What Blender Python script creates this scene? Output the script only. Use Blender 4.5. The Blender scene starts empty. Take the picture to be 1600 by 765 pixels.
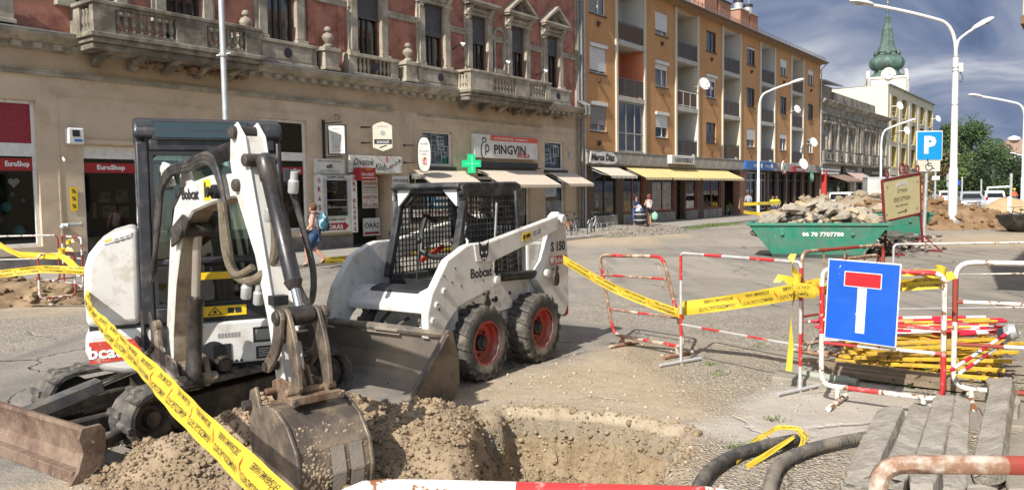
import bpy, math, random
import numpy as np
from mathutils import Vector, Matrix, noise as mnoise
R=math.radians
random.seed(7)
SC=bpy.context.scene
COL=SC.collection
# ---------------------------------------------------------------- camera
FPX=1250.; PITCH=R(3.7); ROLL=R(.86); EYE=1.9
_f=Vector((0,math.cos(PITCH),-math.sin(PITCH))); _U=Vector((0,math.sin(PITCH),math.cos(PITCH))); _X=Vector((1,0,0))
_r=_X*math.cos(ROLL)-_U*math.sin(ROLL); _u=_X*math.sin(ROLL)+_U*math.cos(ROLL)
cam=bpy.data.cameras.new('camera'); camo=bpy.data.objects.new('camera',cam); COL.objects.link(camo)
cam.sensor_width=36; cam.lens=36*FPX/1600; cam.clip_start=.05; cam.clip_end=6000
camo.matrix_world=Matrix(((_r.x,_u.x,-_f.x,0),(_r.y,_u.y,-_f.y,0),(_r.z,_u.z,-_f.z,EYE),(0,0,0,1)))
SC.camera=camo
# ---------------------------------------------------------------- light
SUN_AZ=29.; SUN_EL=41.          # heading of the light on the ground, height of the sun
sv=Vector((math.sin(R(SUN_AZ))*math.cos(R(SUN_EL)),math.cos(R(SUN_AZ))*math.cos(R(SUN_EL)),-math.sin(R(SUN_EL))))
sl=bpy.data.lights.new('sun','SUN'); sl.energy=5.0; sl.angle=R(.5); sl.color=(1,.955,.88)
so=bpy.data.objects.new('sun',sl); COL.objects.link(so); so.rotation_euler=sv.to_track_quat('-Z','Y').to_euler()
w=bpy.data.worlds.new('World'); SC.world=w; w.use_nodes=True
SC.view_settings.view_transform='Standard'; SC.view_settings.look='None'; SC.view_settings.gamma=1
SC.view_settings.exposure=.47
def world():
    nt=w.node_tree; N=nt.nodes; L=nt.links; N.clear()
    out=N.new('ShaderNodeOutputWorld'); bg=N.new('ShaderNodeBackground'); bg2=N.new('ShaderNodeBackground'); mx=N.new('ShaderNodeMixShader')
    sky=N.new('ShaderNodeTexSky'); sky.sky_type='NISHITA'; sky.sun_disc=False; sky.sun_elevation=R(SUN_EL); sky.sun_rotation=R(SUN_AZ+180)
    L.new(sky.outputs[0],bg.inputs[0]); bg.inputs[1].default_value=.125
    tc=N.new('ShaderNodeTexCoord'); sp=N.new('ShaderNodeSeparateXYZ'); L.new(tc.outputs['Generated'],sp.inputs[0])
    def mth(op,a,b=None):
        n=N.new('ShaderNodeMath'); n.operation=op
        for i,q in enumerate((a,b)):
            if q is None: continue
            if isinstance(q,(int,float)): n.inputs[i].default_value=q
            else: L.new(q,n.inputs[i])
        return n.outputs[0]
    # a flat cloud deck: direction divided by its height gives streaks that flatten towards the horizon
    z=mth('ADD',mth('MAXIMUM',sp.outputs[2],0.),.34)
    cb=N.new('ShaderNodeCombineXYZ'); L.new(mth('DIVIDE',sp.outputs[0],z),cb.inputs[0]); L.new(mth('DIVIDE',sp.outputs[1],z),cb.inputs[1])
    mp=N.new('ShaderNodeMapping'); mp.inputs['Rotation'].default_value=(0,0,R(-25)); mp.inputs['Scale'].default_value=(1.5,2.2,1); mp.inputs['Location'].default_value=(3.3,1.7,0); L.new(cb.outputs[0],mp.inputs[0])
    n1=N.new('ShaderNodeTexNoise'); n1.inputs['Scale'].default_value=1.5; n1.inputs['Detail'].default_value=6; n1.inputs['Roughness'].default_value=.5; n1.inputs['Distortion'].default_value=.8; L.new(mp.outputs[0],n1.inputs[0])
    n2=N.new('ShaderNodeTexNoise'); n2.inputs['Scale'].default_value=.45; n2.inputs['Detail'].default_value=2; L.new(mp.outputs[0],n2.inputs[0])
    v=mth('ADD',mth('MULTIPLY',n1.outputs[0],.95),mth('MULTIPLY',n2.outputs[0],.35))
    v=mth('SUBTRACT',v,.075); v=mth('ADD',v,mth('MULTIPLY',mth('SUBTRACT',sp.outputs[2],.12),.75))
    cr=N.new('ShaderNodeValToRGB'); e=cr.color_ramp.elements
    e[0].position=.36; e[0].color=(.072,.105,.19,1); e[1].position=.76; e[1].color=(.52,.53,.57,1)
    k=e.new(.49); k.color=(.135,.175,.275,1); k=e.new(.61); k.color=(.245,.275,.36,1)
    L.new(v,cr.inputs[0]); L.new(cr.outputs[0],bg2.inputs[0]); bg2.inputs[1].default_value=1.0
    # the storm deck covers the half of the sky ahead; behind the camera it breaks up and the sky is clear
    cov=mth('MULTIPLY',mth('ADD',sp.outputs[1],mth('MULTIPLY',mth('SUBTRACT',n2.outputs[0],.5),.8)),2.2)
    cov=mth('ADD',cov,.55); n=N.new('ShaderNodeClamp'); L.new(cov,n.inputs[0])
    L.new(n.outputs[0],mx.inputs[0]); L.new(bg.outputs[0],mx.inputs[1]); L.new(bg2.outputs[0],mx.inputs[2]); L.new(mx.outputs[0],out.inputs[0])
world()
# ---------------------------------------------------------------- helpers
def ray(px,py): return _r*((px-800)/FPX)-_u*((py-382.5)/FPX)+_f
def G(px,py,z=0.):
    "the point at height z seen at a photograph pixel"
    q=ray(px,py); t=(z-EYE)/q.z; return Vector((q.x*t,q.y*t,z))
def DP(px,py,Y):
    q=ray(px,py)*(Y/ray(px,py).y); return Vector((q.x,q.y,EYE+q.z))
AL=math.atan2(935,1253)
D_=Vector((math.sin(AL),math.cos(AL),0)); N_=Vector((math.cos(AL),-math.sin(AL),0))
FACE=-21.3; FROT=math.pi/2-AL
def FS(s,off,z=0.): return D_*s+N_*(FACE+off)+Vector((0,0,z))
def nz(x,y,z=0.,sc=1.): return mnoise.noise(Vector((x*sc,y*sc,z*sc)))
def sstep(a,b,x):
    t=min(1,max(0,(x-a)/(b-a))); return t*t*(3-2*t)

class MB:
    def __init__(s): s.v=[]; s.f=[]; s.m=[]
    def add(s,vs,fs,mi=0):
        b=len(s.v); s.v+= [tuple(q) for q in vs]
        for i,f in enumerate(fs): s.f.append(tuple(b+k for k in f)); s.m.append(mi[i] if isinstance(mi,list) else mi)
        return s
    def box(s,x0,x1,y0,y1,z0,z1,mi=0):
        return s.add([(x0,y0,z0),(x1,y0,z0),(x1,y1,z0),(x0,y1,z0),(x0,y0,z1),(x1,y0,z1),(x1,y1,z1),(x0,y1,z1)],
              [(0,3,2,1),(4,5,6,7),(0,1,5,4),(1,2,6,5),(2,3,7,6),(3,0,4,7)],mi)
    def fb(s,s0,s1,o0,o1,z0,z1,mi=0):   # box in a facade frame: along, outwards, up
        return s.box(s0,s1,-o1,-o0,z0,z1,mi)
    def obox(s,c,ux,uy,uz,mi=0):        # centre and three half-axis vectors
        c=Vector(c);ux=Vector(ux);uy=Vector(uy);uz=Vector(uz)
        vs=[c+ux*a+uy*b+uz*d for d in(-1,1) for a,b in((-1,-1),(1,-1),(1,1),(-1,1))]
        return s.add(vs,[(0,3,2,1),(4,5,6,7),(0,1,5,4),(1,2,6,5),(2,3,7,6),(3,0,4,7)],mi)
    def bar(s,a,b,w,h,mi=0,up=(0,0,1)):  # a square bar from a to b
        a=Vector(a);b=Vector(b);d=(b-a);L=d.length;d/=L;up=Vector(up)
        if abs(d.dot(up))>.98: up=Vector((1,0,0))
        x=d.cross(up).normalized();y=x.cross(d)
        return s.obox((a+b)/2,x*w/2,d*L/2,y*h/2,mi)
    def prism(s,poly,y0,y1,mi=0,ax='y'):
        n=len(poly)
        mk={'y':lambda p,t:(p[0],t,p[1]),'x':lambda p,t:(t,p[0],p[1]),'z':lambda p,t:(p[0],p[1],t)}[ax]
        vs=[mk(p,y0) for p in poly]+[mk(p,y1) for p in poly]
        fs=[tuple(range(n)),tuple(range(2*n-1,n-1,-1))]+[(i,i+n,(i+1)%n+n,(i+1)%n) for i in range(n)]
        return s.add(vs,fs,mi)
    def tube(s,pts,r,seg=8,mi=0,caps=True,stripe=None):
        pts=[Vector(p) for p in pts]; n=len(pts); rs=r if isinstance(r,(list,tuple)) else [r]*n
        d=[(pts[min(i+1,n-1)]-pts[max(i-1,0)]).normalized() for i in range(n)]
        u=d[0].orthogonal().normalized(); rings=[]
        for i in range(n):
            u=(u-d[i]*u.dot(d[i])).normalized(); v=d[i].cross(u)
            rings.append([pts[i]+(u*math.cos(2*math.pi*k/seg)+v*math.sin(2*math.pi*k/seg))*rs[i] for k in range(seg)])
        vs=[p for q in rings for p in q]; fs=[];ms=[]; L=0
        for i in range(n-1):
            m=mi
            if stripe: m=stripe((L+(pts[i+1]-pts[i]).length/2))
            L+=(pts[i+1]-pts[i]).length
            for k in range(seg):
                a=i*seg+k;b=i*seg+(k+1)%seg; fs.append((a,b,b+seg,a+seg)); ms.append(m)
        if caps:
            fs.append(tuple(range(seg-1,-1,-1))); ms.append(ms[0]); fs.append(tuple((n-1)*seg+k for k in range(seg))); ms.append(ms[-2])
        return s.add(vs,fs,ms)
    def lathe(s,prof,c=(0,0,0),seg=16,mi=0,axis=None,caps=True):
        c=Vector(c); ax=Vector(axis or (0,0,1)).normalized(); u=ax.orthogonal().normalized(); v=ax.cross(u)
        vs=[];fs=[]
        for r,z in prof:
            for k in range(seg):
                a=2*math.pi*k/seg; vs.append(c+ax*z+(u*math.cos(a)+v*math.sin(a))*r)
        n=len(prof)
        for i in range(n-1):
            for k in range(seg):
                a=i*seg+k;b=i*seg+(k+1)%seg; fs.append((a,b,b+seg,a+seg))
        if caps: fs+= [tuple(range(seg-1,-1,-1)),tuple((n-1)*seg+k for k in range(seg))]
        return s.add(vs,fs,mi)
    def ball(s,c,r,su=10,sv=7,mi=0):
        rx,ry,rz=r if isinstance(r,(tuple,list)) else (r,r,r); c=Vector(c)
        vs=[c+Vector((0,0,-rz))];fs=[]
        for j in range(1,sv):
            a=-math.pi/2+math.pi*j/sv
            for k in range(su):
                b=2*math.pi*k/su; vs.append(c+Vector((rx*math.cos(a)*math.cos(b),ry*math.cos(a)*math.sin(b),rz*math.sin(a))))
        vs.append(c+Vector((0,0,rz))); t=len(vs)-1
        for k in range(su): fs.append((0,1+(k+1)%su,1+k)); fs.append((t,t-su+k,t-su+(k+1)%su))
        for j in range(sv-2):
            for k in range(su):
                a=1+j*su+k;b=1+j*su+(k+1)%su; fs.append((a,b,b+su,a+su))
        return s.add(vs,fs,mi)
    def disc(s,c,r,axis,seg=16,mi=0,th=.01):
        return s.lathe([(r,-th/2),(r,th/2)],c,seg,mi,axis)
    def quad(s,a,b,c,d,mi=0): return s.add([a,b,c,d],[(0,1,2,3)],mi)
    def xf(s,M):
        s.v=[tuple(M@Vector(p)) for p in s.v]; return s
    def build(s,name,mats,parent=None,loc=None,smooth=False,bevel=0,ang=40,label=None,cat=None,group=None,kind=None,rotz=0,segs=1):
        me=bpy.data.meshes.new(name); me.from_pydata(s.v,[],s.f)
        if not isinstance(mats,(list,tuple)): mats=[mats]
        for m in mats: me.materials.append(m)
        if len(mats)>1: me.polygons.foreach_set('material_index',s.m)
        if smooth:
            me.polygons.foreach_set('use_smooth',[True]*len(me.polygons)); me.set_sharp_from_angle(angle=R(ang))
        me.update()
        o=bpy.data.objects.new(name,me); COL.objects.link(o)
        if parent: o.parent=parent
        if loc is not None: o.location=loc
        if rotz: o.rotation_euler.z=rotz
        if bevel:
            b=o.modifiers.new('bevel','BEVEL'); b.width=bevel; b.segments=segs; b.limit_method='ANGLE'; b.angle_limit=R(35); b.harden_normals=False
        return tag(o,label,cat,group,kind)
def tag(o,label=None,cat=None,group=None,kind=None):
    for k,q in(('label',label),('category',cat),('group',group),('kind',kind)):
        if q: o[k]=q
    return o
def thing(name,label,cat,loc=(0,0,0),rotz=0,group=None):
    o=bpy.data.objects.new(name,None); COL.objects.link(o); o.location=loc; o.rotation_euler.z=rotz; o.empty_display_size=.2
    return tag(o,label,cat,group)
def kids(o): return [c for c in COL.objects if c.parent==o]
def copy_tree(o,label=None,loc=None,rotz=None,group=None):
    def rec(q,par):
        c=q.copy(); COL.objects.link(c); c.parent=par
        for ch in q.children: rec(ch,c)
        return c
    c=rec(o,None)
    if label: c['label']=label
    if group: c['group']=group
    if loc is not None: c.location=loc
    if rotz is not None: c.rotation_euler.z=rotz
    return c
_tm={}
def text_mesh(t,bold=0.,shear=0.):
    if (t,bold,shear) in _tm: return _tm[t,bold,shear]
    cu=bpy.data.curves.new('lettering','FONT'); cu.body=t; cu.size=1; cu.offset=bold; cu.shear=shear; cu.resolution_u=2; cu.fill_mode='FRONT'
    o=bpy.data.objects.new('lettering',cu); COL.objects.link(o)
    dg=bpy.context.evaluated_depsgraph_get(); me=bpy.data.meshes.new_from_object(o.evaluated_get(dg))
    vs=[v.co.copy() for v in me.vertices]; fs=[tuple(p.vertices) for p in me.polygons]
    bpy.data.objects.remove(o); bpy.data.curves.remove(cu); bpy.data.meshes.remove(me)
    if not vs: vs=[Vector((0,0,0))]; fs=[]
    x0=min(v.x for v in vs);x1=max(v.x for v in vs);y0=min(v.y for v in vs);y1=max(v.y for v in vs)
    vs=[((v.x-x0)/max(1e-6,x1-x0)-.5,(v.y-y0)/max(1e-6,y1-y0)-.5) for v in vs]
    _tm[t,bold,shear]=(vs,fs,(x1-x0),(y1-y0)); return _tm[t,bold,shear]
def put_text(mb,t,c,u,v,h,w=None,bold=.02,mi=0,lift=.004,shear=0.):
    "flat letters centred at c; u, v unit directions; h the height of the letters, w their width"
    vs,fs,tw,th=text_mesh(t,bold,shear); c=Vector(c);u=Vector(u);v=Vector(v); n=u.cross(v)
    if w is None: w=h*tw/th
    mb.add([c+u*(x*w)+v*(y*h)+n*lift for x,y in vs],fs,mi); return mb
# ---------------------------------------------------------------- materials
_mats={}
def M(key,col,rough=.6,metal=0.,var=.15,vs=3.,dirt=None,bump=0.,bs=40.,streak=0.,spots=None,spec=.5,coat=0.,trans=0.,alpha=1.,det=5):
    """col linear albedo; dirt=(col,amount 0..1,scale,sharp); spots=(col,threshold,scale) ; streak: vertical stains"""
    if key in _mats: return _mats[key]
    m=bpy.data.materials.new(key); m.use_nodes=True; nt=m.node_tree; N=nt.nodes; L=nt.links
    b=N['Principled BSDF']; b.inputs['Roughness'].default_value=rough; b.inputs['Metallic'].default_value=metal
    b.inputs['Specular IOR Level'].default_value=spec; b.inputs['Coat Weight'].default_value=coat; b.inputs['Transmission Weight'].default_value=trans
    tc=N.new('ShaderNodeTexCoord'); P=tc.outputs['Object']
    def noise(sc,det=det,rg=.6,vec=P):
        n=N.new('ShaderNodeTexNoise'); n.inputs['Scale'].default_value=sc; n.inputs['Detail'].default_value=det; n.inputs['Roughness'].default_value=rg; L.new(vec,n.inputs['Vector']); return n.outputs[0]
    def rng(x,a,c,lo=0.,hi=1.):
        n=N.new('ShaderNodeMapRange'); L.new(x,n.inputs[0]); n.inputs[1].default_value=a; n.inputs[2].default_value=c; n.inputs[3].default_value=lo; n.inputs[4].default_value=hi; return n.outputs[0]
    def mix(fac,a,c,mode='MIX'):
        n=N.new('ShaderNodeMix'); n.data_type='RGBA'; n.blend_type=mode
        for i,q in((0,fac),(6,a),(7,c)):
            if isinstance(q,(int,float)): n.inputs[i].default_value=q
            elif isinstance(q,tuple): n.inputs[i].default_value=(*q,1)
            else: L.new(q,n.inputs[i])
        return n.outputs[2]
    c=tuple(col); cur=c
    if var:
        cur=mix(rng(noise(vs),.3,.7),tuple(x*(1-var) for x in c),tuple(min(1,x*(1+var)) for x in c))
    if streak:
        mp=N.new('ShaderNodeMapping'); mp.inputs['Scale'].default_value=(3.2,3.2,.25); L.new(P,mp.inputs[0])
        cur=mix(rng(noise(1.3,5,.65,mp.outputs[0]),.5,.75,0,streak),cur,tuple(x*.35 for x in c))
    if dirt:
        dc,am,sc,sh=dirt
        cur=mix(rng(noise(sc,7,.68),.62-am*.45-sh,.62-am*.45+sh,0,min(1,.5+am)),cur,dc)
    if spots:
        scol,th,sc=spots
        cur=mix(rng(noise(sc,4,.6),th,th+.03),cur,scol)
    if isinstance(cur,tuple): b.inputs['Base Color'].default_value=(*cur,1)
    else: L.new(cur,b.inputs['Base Color'])
    if rough and var: L.new(rng(noise(vs*2.7),.3,.7,max(.02,rough-.12),min(1,rough+.12)),b.inputs['Roughness'])
    if bump:
        bn=N.new('ShaderNodeBump'); bn.inputs['Strength'].default_value=min(1,bump); bn.inputs['Distance'].default_value=.02*max(1,bump); L.new(noise(bs,6,.65),bn.inputs['Height']); L.new(bn.outputs[0],b.inputs['Normal'])
    _mats[key]=m; return m
def glass(key,tint=(.5,.55,.55),refl=.10):
    if key in _mats: return _mats[key]
    m=bpy.data.materials.new(key); m.use_nodes=True; nt=m.node_tree; N=nt.nodes; L=nt.links; N.remove(N['Principled BSDF'])
    t=N.new('ShaderNodeBsdfTransparent'); t.inputs[0].default_value=(*tint,1); g=N.new('ShaderNodeBsdfGlossy'); g.inputs['Roughness'].default_value=.03
    fr=N.new('ShaderNodeFresnel'); fr.inputs[0].default_value=1.5; a=N.new('ShaderNodeMath'); a.operation='ADD'; a.use_clamp=True; L.new(fr.outputs[0],a.inputs[0]); a.inputs[1].default_value=refl-.04
    mx=N.new('ShaderNodeMixShader'); L.new(a.outputs[0],mx.inputs[0]); L.new(t.outputs[0],mx.inputs[1]); L.new(g.outputs[0],mx.inputs[2]); L.new(mx.outputs[0],N['Material Output'].inputs[0])
    _mats[key]=m; return m
WHITE=M('white_paint',(.74,.73,.70),.5,var=.05,dirt=((.45,.40,.33),.12,6,.12))
BLACK=M('black_paint',(.018,.018,.02),.5,var=.3)
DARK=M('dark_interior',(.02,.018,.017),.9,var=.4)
STEEL=M('grey_steel',(.42,.43,.44),.45,.3,var=.12)
GALV=M('galvanised',(.50,.51,.51),.45,.35,var=.12,dirt=((.3,.29,.27),.2,5,.15))
REDP=M('red_print',(.50,.03,.025),.5,var=.05)
INK=M('black_print',(.02,.02,.022),.6,var=0)
PANE=glass('window_glass',(.62,.66,.66),.10)
SHOPPANE=glass('shop_glass',(.72,.74,.74),.07)
# ================================================================ the ground
def inpoly(x,y,P):
    c=np.zeros(x.shape,bool); j=len(P)-1
    for i in range(len(P)):
        xi,yi=P[i];xj,yj=P[j]
        k=((yi>y)!=(yj>y)); c^=k&(x<(xj-xi)*(y-yi)/((yj-yi) if yj!=yi else 1e-9)+xi); j=i
    return c
def pdist(x,y,P):
    d=np.full(x.shape,1e9)
    for i in range(len(P)):
        ax,ay=P[i];bx,by=P[(i+1)%len(P)]; vx,vy=bx-ax,by-ay
        t=np.clip(((x-ax)*vx+(y-ay)*vy)/(vx*vx+vy*vy),0,1); d=np.minimum(d,np.hypot(x-ax-t*vx,y-ay-t*vy))
    return np.where(inpoly(x,y,P),-d,d)
_rs=np.random.RandomState(5)
_nt=_rs.rand(64,64)
def vn(x,y,sc):        # tiling value noise on arrays
    x=x*sc;y=y*sc; xi=np.floor(x).astype(int);yi=np.floor(y).astype(int); fx=x-xi;fy=y-yi; fx=fx*fx*(3-2*fx);fy=fy*fy*(3-2*fy)
    g=lambda a,b:_nt[a%64,b%64]
    return (g(xi,yi)*(1-fx)+g(xi+1,yi)*fx)*(1-fy)+(g(xi,yi+1)*(1-fx)+g(xi+1,yi+1)*fx)*fy
def fbm(x,y,sc,o=4):
    s=0;a=.5
    for i in range(o): s=s+a*(vn(x+17.3*i,y+9.1*i,sc)-.5); sc*=2.07;a*=.55
    return s
PX=lambda pts:[tuple(G(*p)[:2]) for p in pts]
TRENCH=[(.40,6.90),(.95,6.62),(1.40,6.30),(1.28,5.75),(1.08,5.2),(.8,4.3),(.4,3.2),(-.6,2.8),(-.38,5.2),(-.36,6.2),(-.12,6.9)]
def trench_z(x,y):
    d=pdist(x,y,TRENCH)+.16*fbm(x,y,2.2)+.13*fbm(x,y,6)+.06*fbm(x,y,19)
    wr=.16+np.clip((x-.9)/.3,0,1)*(.28+.3*np.clip((6.0-y),0,1))+np.clip((.1-x)/.4,0,1)*.16      # softer slopes at both ends
    wr=wr*(1+.5*fbm(x,y,3.1))
    t=np.clip(-d/wr,0,1); t=t*t*(3-2*t)
    lip=np.exp(-((d-.08)/.16)**2)*.02*(1+3*fbm(x,y,6))
    return -.52*t*(1+.25*fbm(x,y,3)) + np.where(t>0,(fbm(x,y,7)*.18+fbm(x,y,19)*.12+fbm(x,y,37)*.05)*np.minimum(1,t*3)*(1.2-t*.4),0)+lip
def ground_z(x,y):
    near=np.clip((16-np.hypot(x,y-5))/6,0,1)
    return trench_z(x,y)+near*(.012*fbm(x,y,.9)+.004*fbm(x,y,6))
def ground():
    def axis(a,b,st,lo,hi,gr=1.22):
        c=list(np.arange(a,b,st)); s=st;q=c[-1]
        while q<hi: s*=gr;q+=s;c.append(q)
        s=st;q=c[0];l=[]
        while q>lo: s*=gr;q-=s;l.append(q)
        return np.array(l[::-1]+c)
    xs=axis(-3.6,4.6,.032,-2500,2500); ys=axis(3.,9.2,.032,-600,3000)
    X,Y=np.meshgrid(xs,ys); nx,ny=len(xs),len(ys)
    Z=ground_z(X,Y)
    me=bpy.data.meshes.new('ground'); V=np.stack([X,Y,Z],-1).reshape(-1,3)
    i=np.arange((ny-1)*(nx-1)); a=(i//(nx-1))*nx+i%(nx-1)
    F=np.stack([a,a+1,a+nx+1,a+nx],1)
    me.vertices.add(len(V)); me.vertices.foreach_set('co',V.ravel()); me.loops.add(F.size); me.loops.foreach_set('vertex_index',F.ravel().astype(np.int32))
    me.polygons.add(len(F)); me.polygons.foreach_set('loop_start',np.arange(0,F.size,4,dtype=np.int32)); me.polygons.foreach_set('loop_total',np.full(len(F),4,np.int32)); me.polygons.foreach_set('use_smooth',np.ones(len(F),bool)); me.update(calc_edges=True)
    def zone(name,polys,soft,amp=.35):
        d=np.full(X.shape,1e9)
        for p in polys: d=np.minimum(d,pdist(X,Y,p))
        d=d+amp*fbm(X,Y,1.1)+amp*.4*fbm(X,Y,5)
        at=me.attributes.new(name,'FLOAT','POINT'); at.data.foreach_set('value',np.clip(.5-d/soft,0,1).ravel().astype(np.float32))
    sand=[PX([(560,640),(650,610),(740,596),(880,565),(985,532),(1040,560),(1110,610),(1120,640),(1082,662)])+[(1.3,5.9),(1.1,5.2),(.9,3.0),(-4.2,3.0),(-3.3,5.2),(-2.6,6.2)],
          PX([(0,440),(130,440),(170,470),(120,492),(0,492)]), PX([(880,372),(1000,356),(1080,366),(1000,385),(900,386)]),
          PX([(1440,372),(1600,360),(1900,372),(1900,390),(1460,392)])]
    zone('sand',sand,.5,.6)
    gravel=[PX([(960,552),(1040,522),(1130,540),(1240,560),(1330,600),(1235,606),(1170,625),(1130,650),(1080,620)]),PX([(1400,600),(1700,560),(1800,620),(1480,640)]),PX([(1060,700),(1220,690),(1330,705),(1345,790),(1050,800)]),PX([(1440,675),(1700,640),(1750,800),(1400,790)])]
    zone('gravel',gravel,.25,.4)
    slab=[PX([(1125,640),(1232,590),(1430,600),(1440,650),(1380,690),(1300,700),(1150,690),(1085,680),(1078,664)])]
    zone('slab',slab,.06,.12)
    aggr=[PX([(-200,520),(140,478),(140,515),(30,545),(-200,580)]),PX([(440,470),(560,438),(880,404),(960,400),(700,452),(560,478),(430,500)]),PX([(880,468),(1010,466),(1240,492),(1600,500),(1600,545),(1240,545),(1000,515),(890,505)]),PX([(960,380),(1160,352),(1180,368),(1060,384)])]
    zone('aggregate',aggr,.6,.7)
    o=bpy.data.objects.new('ground',me); COL.objects.link(o); o['kind']='structure'
    m=bpy.data.materials.new('street_ground'); m.use_nodes=True; nt=m.node_tree; N=nt.nodes; L=nt.links; b=N['Principled BSDF']; me.materials.append(m)
    tc=N.new('ShaderNodeTexCoord'); P=tc.outputs['Object']
    def noise(sc,det=6,rg=.62,dist=0):
        n=N.new('ShaderNodeTexNoise'); n.inputs['Scale'].default_value=sc; n.inputs['Detail'].default_value=det; n.inputs['Roughness'].default_value=rg; n.inputs['Distortion'].default_value=dist; L.new(P,n.inputs['Vector']); return n.outputs[0]
    def rng(x,a,c,lo=0.,hi=1.):
        n=N.new('ShaderNodeMapRange'); L.new(x,n.inputs[0])
        for i,q in enumerate((a,c,lo,hi)): n.inputs[i+1].default_value=q
        return n.outputs[0]
    def mix(f,a,c):
        n=N.new('ShaderNodeMix'); n.data_type='RGBA'
        for i,q in((0,f),(6,a),(7,c)):
            if isinstance(q,(int,float)): n.inputs[i].default_value=q
            elif isinstance(q,tuple): n.inputs[i].default_value=(*q,1)
            else: L.new(q,n.inputs[i])
        return n.outputs[2]
    def mth(op,a,c):
        n=N.new('ShaderNodeMath'); n.operation=op
        for i,q in enumerate((a,c)):
            if isinstance(q,(int,float)): n.inputs[i].default_value=q
            else: L.new(q,n.inputs[i])
        return n.outputs[0]
    def attr(nm):
        n=N.new('ShaderNodeAttribute'); n.attribute_name=nm; return n.outputs['Fac']
    def vor(sc,feat='F1',rnd=1.):
        n=N.new('ShaderNodeTexVoronoi'); n.feature=feat; n.inputs['Scale'].default_value=sc; n.inputs['Randomness'].default_value=rnd; L.new(P,n.inputs['Vector']); return n
    # asphalt: dusty, patched and cracked
    wn=N.new('ShaderNodeTexNoise'); wn.inputs['Scale'].default_value=2.5; L.new(P,wn.inputs[0]); va0=N.new('ShaderNodeVectorMath'); va0.operation='MULTIPLY_ADD'; L.new(wn.outputs['Color'],va0.inputs[0]); va0.inputs[1].default_value=(.25,.25,0); mpr=N.new('ShaderNodeMapping'); mpr.inputs['Rotation'].default_value=(0,0,R(-8)); mpr.inputs['Scale'].default_value=(1,1,0); L.new(P,mpr.inputs[0]); L.new(mpr.outputs[0],va0.inputs[2])
    asp=mix(rng(noise(.45,4),.35,.65),(.25,.225,.19),(.335,.30,.25))
    asp=mix(rng(noise(55,4,.7),.42,.62,0,.38),asp,(.11,.10,.09)); asp=mix(rng(noise(17,6,.75),.5,.68,0,.5),asp,(.30,.275,.24)); asp=mix(rng(noise(5,7,.75),.56,.68,0,.35),asp,(.13,.12,.105)); v4=N.new('ShaderNodeTexVoronoi'); v4.distance='MANHATTAN'; v4.inputs['Scale'].default_value=.27; L.new(va0.outputs[0],v4.inputs['Vector']); sx4=N.new('ShaderNodeSeparateColor'); L.new(v4.outputs['Color'],sx4.inputs[0]); asp=mix(rng(sx4.outputs[0],.62,.63,0,.42),asp,(.15,.14,.125)); asp=mix(rng(sx4.outputs[1],.70,.71,0,.4),asp,(.38,.345,.285))
    asp=mix(rng(noise(1.8,7,.7),.45,.70,0,.75),asp,(.31,.27,.215))
    # long dusty wheel streaks along the street
    mp=N.new('ShaderNodeMapping'); mp.inputs['Rotation'].default_value=(0,0,R(36.7)); mp.inputs['Scale'].default_value=(1.5,.16,1); L.new(P,mp.inputs[0])
    ns=N.new('ShaderNodeTexNoise'); ns.inputs['Scale'].default_value=1.4; ns.inputs['Detail'].default_value=5; L.new(mp.outputs[0],ns.inputs[0])
    asp=mix(rng(ns.outputs[0],.5,.68,0,.6),asp,(.30,.27,.225)); asp=mix(rng(ns.outputs[0],.36,.47,.35,0),asp,(.11,.107,.103))
    wv=N.new('ShaderNodeMix'); wv.data_type='VECTOR'
    dn=N.new('ShaderNodeTexNoise'); dn.inputs['Scale'].default_value=1.1; dn.inputs['Detail'].default_value=4; L.new(P,dn.inputs[0])
    va=N.new('ShaderNodeVectorMath'); va.operation='MULTIPLY_ADD'; L.new(dn.outputs['Color'],va.inputs[0]); va.inputs[1].default_value=(.9,.9,0); L.new(P,va.inputs[2])
    vc=N.new('ShaderNodeTexVoronoi'); vc.feature='DISTANCE_TO_EDGE'; vc.inputs['Scale'].default_value=.36; L.new(va.outputs[0],vc.inputs['Vector'])
    crack=rng(vc.outputs['Distance'],.002,.008,1,0)
    crack=mth('MULTIPLY',crack,rng(noise(.7,3),.46,.56))
    asp=mix(mth('MULTIPLY',crack,.55),asp,(.04,.038,.035))
    # pebbles for gravel and exposed aggregate
    v1=vor(42); v2=vor(85); sx2=N.new('ShaderNodeSeparateColor'); L.new(v2.outputs['Color'],sx2.inputs[0])
    peb=N.new('ShaderNodeValToRGB'); e=peb.color_ramp.elements; e[0].color=(.16,.13,.10,1); e[1].color=(.55,.49,.40,1); k=e.new(.5); k.color=(.33,.28,.22,1)
    sx=N.new('ShaderNodeSeparateColor'); L.new(v1.outputs['Color'],sx.inputs[0]); L.new(sx.outputs[0],peb.inputs[0])
    grv=mix(rng(v1.outputs['Distance'],.25,.62,0,.6),peb.outputs[0],(.25,.205,.15))
    grv=mix(rng(sx2.outputs[2],.72,.76,0,.6),grv,(.58,.52,.43)); grv=mix(rng(noise(2.4,6),.45,.66,0,.8),grv,(.40,.335,.25))
    ag=mix(rng(noise(1.5,6),.40,.62),(.26,.235,.195),(.37,.325,.26));
    ag=mix(rng(sx2.outputs[0],.55,.6,0,.7),ag,(.54,.48,.39)); ag=mix(rng(sx2.outputs[1],.62,.66,0,.7),ag,(.10,.085,.07)); v3=vor(30); sx3=N.new('ShaderNodeSeparateColor'); L.new(v3.outputs['Color'],sx3.inputs[0]); ag=mix(rng(sx3.outputs[0],.72,.76,0,.5),ag,(.15,.125,.095))
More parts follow.
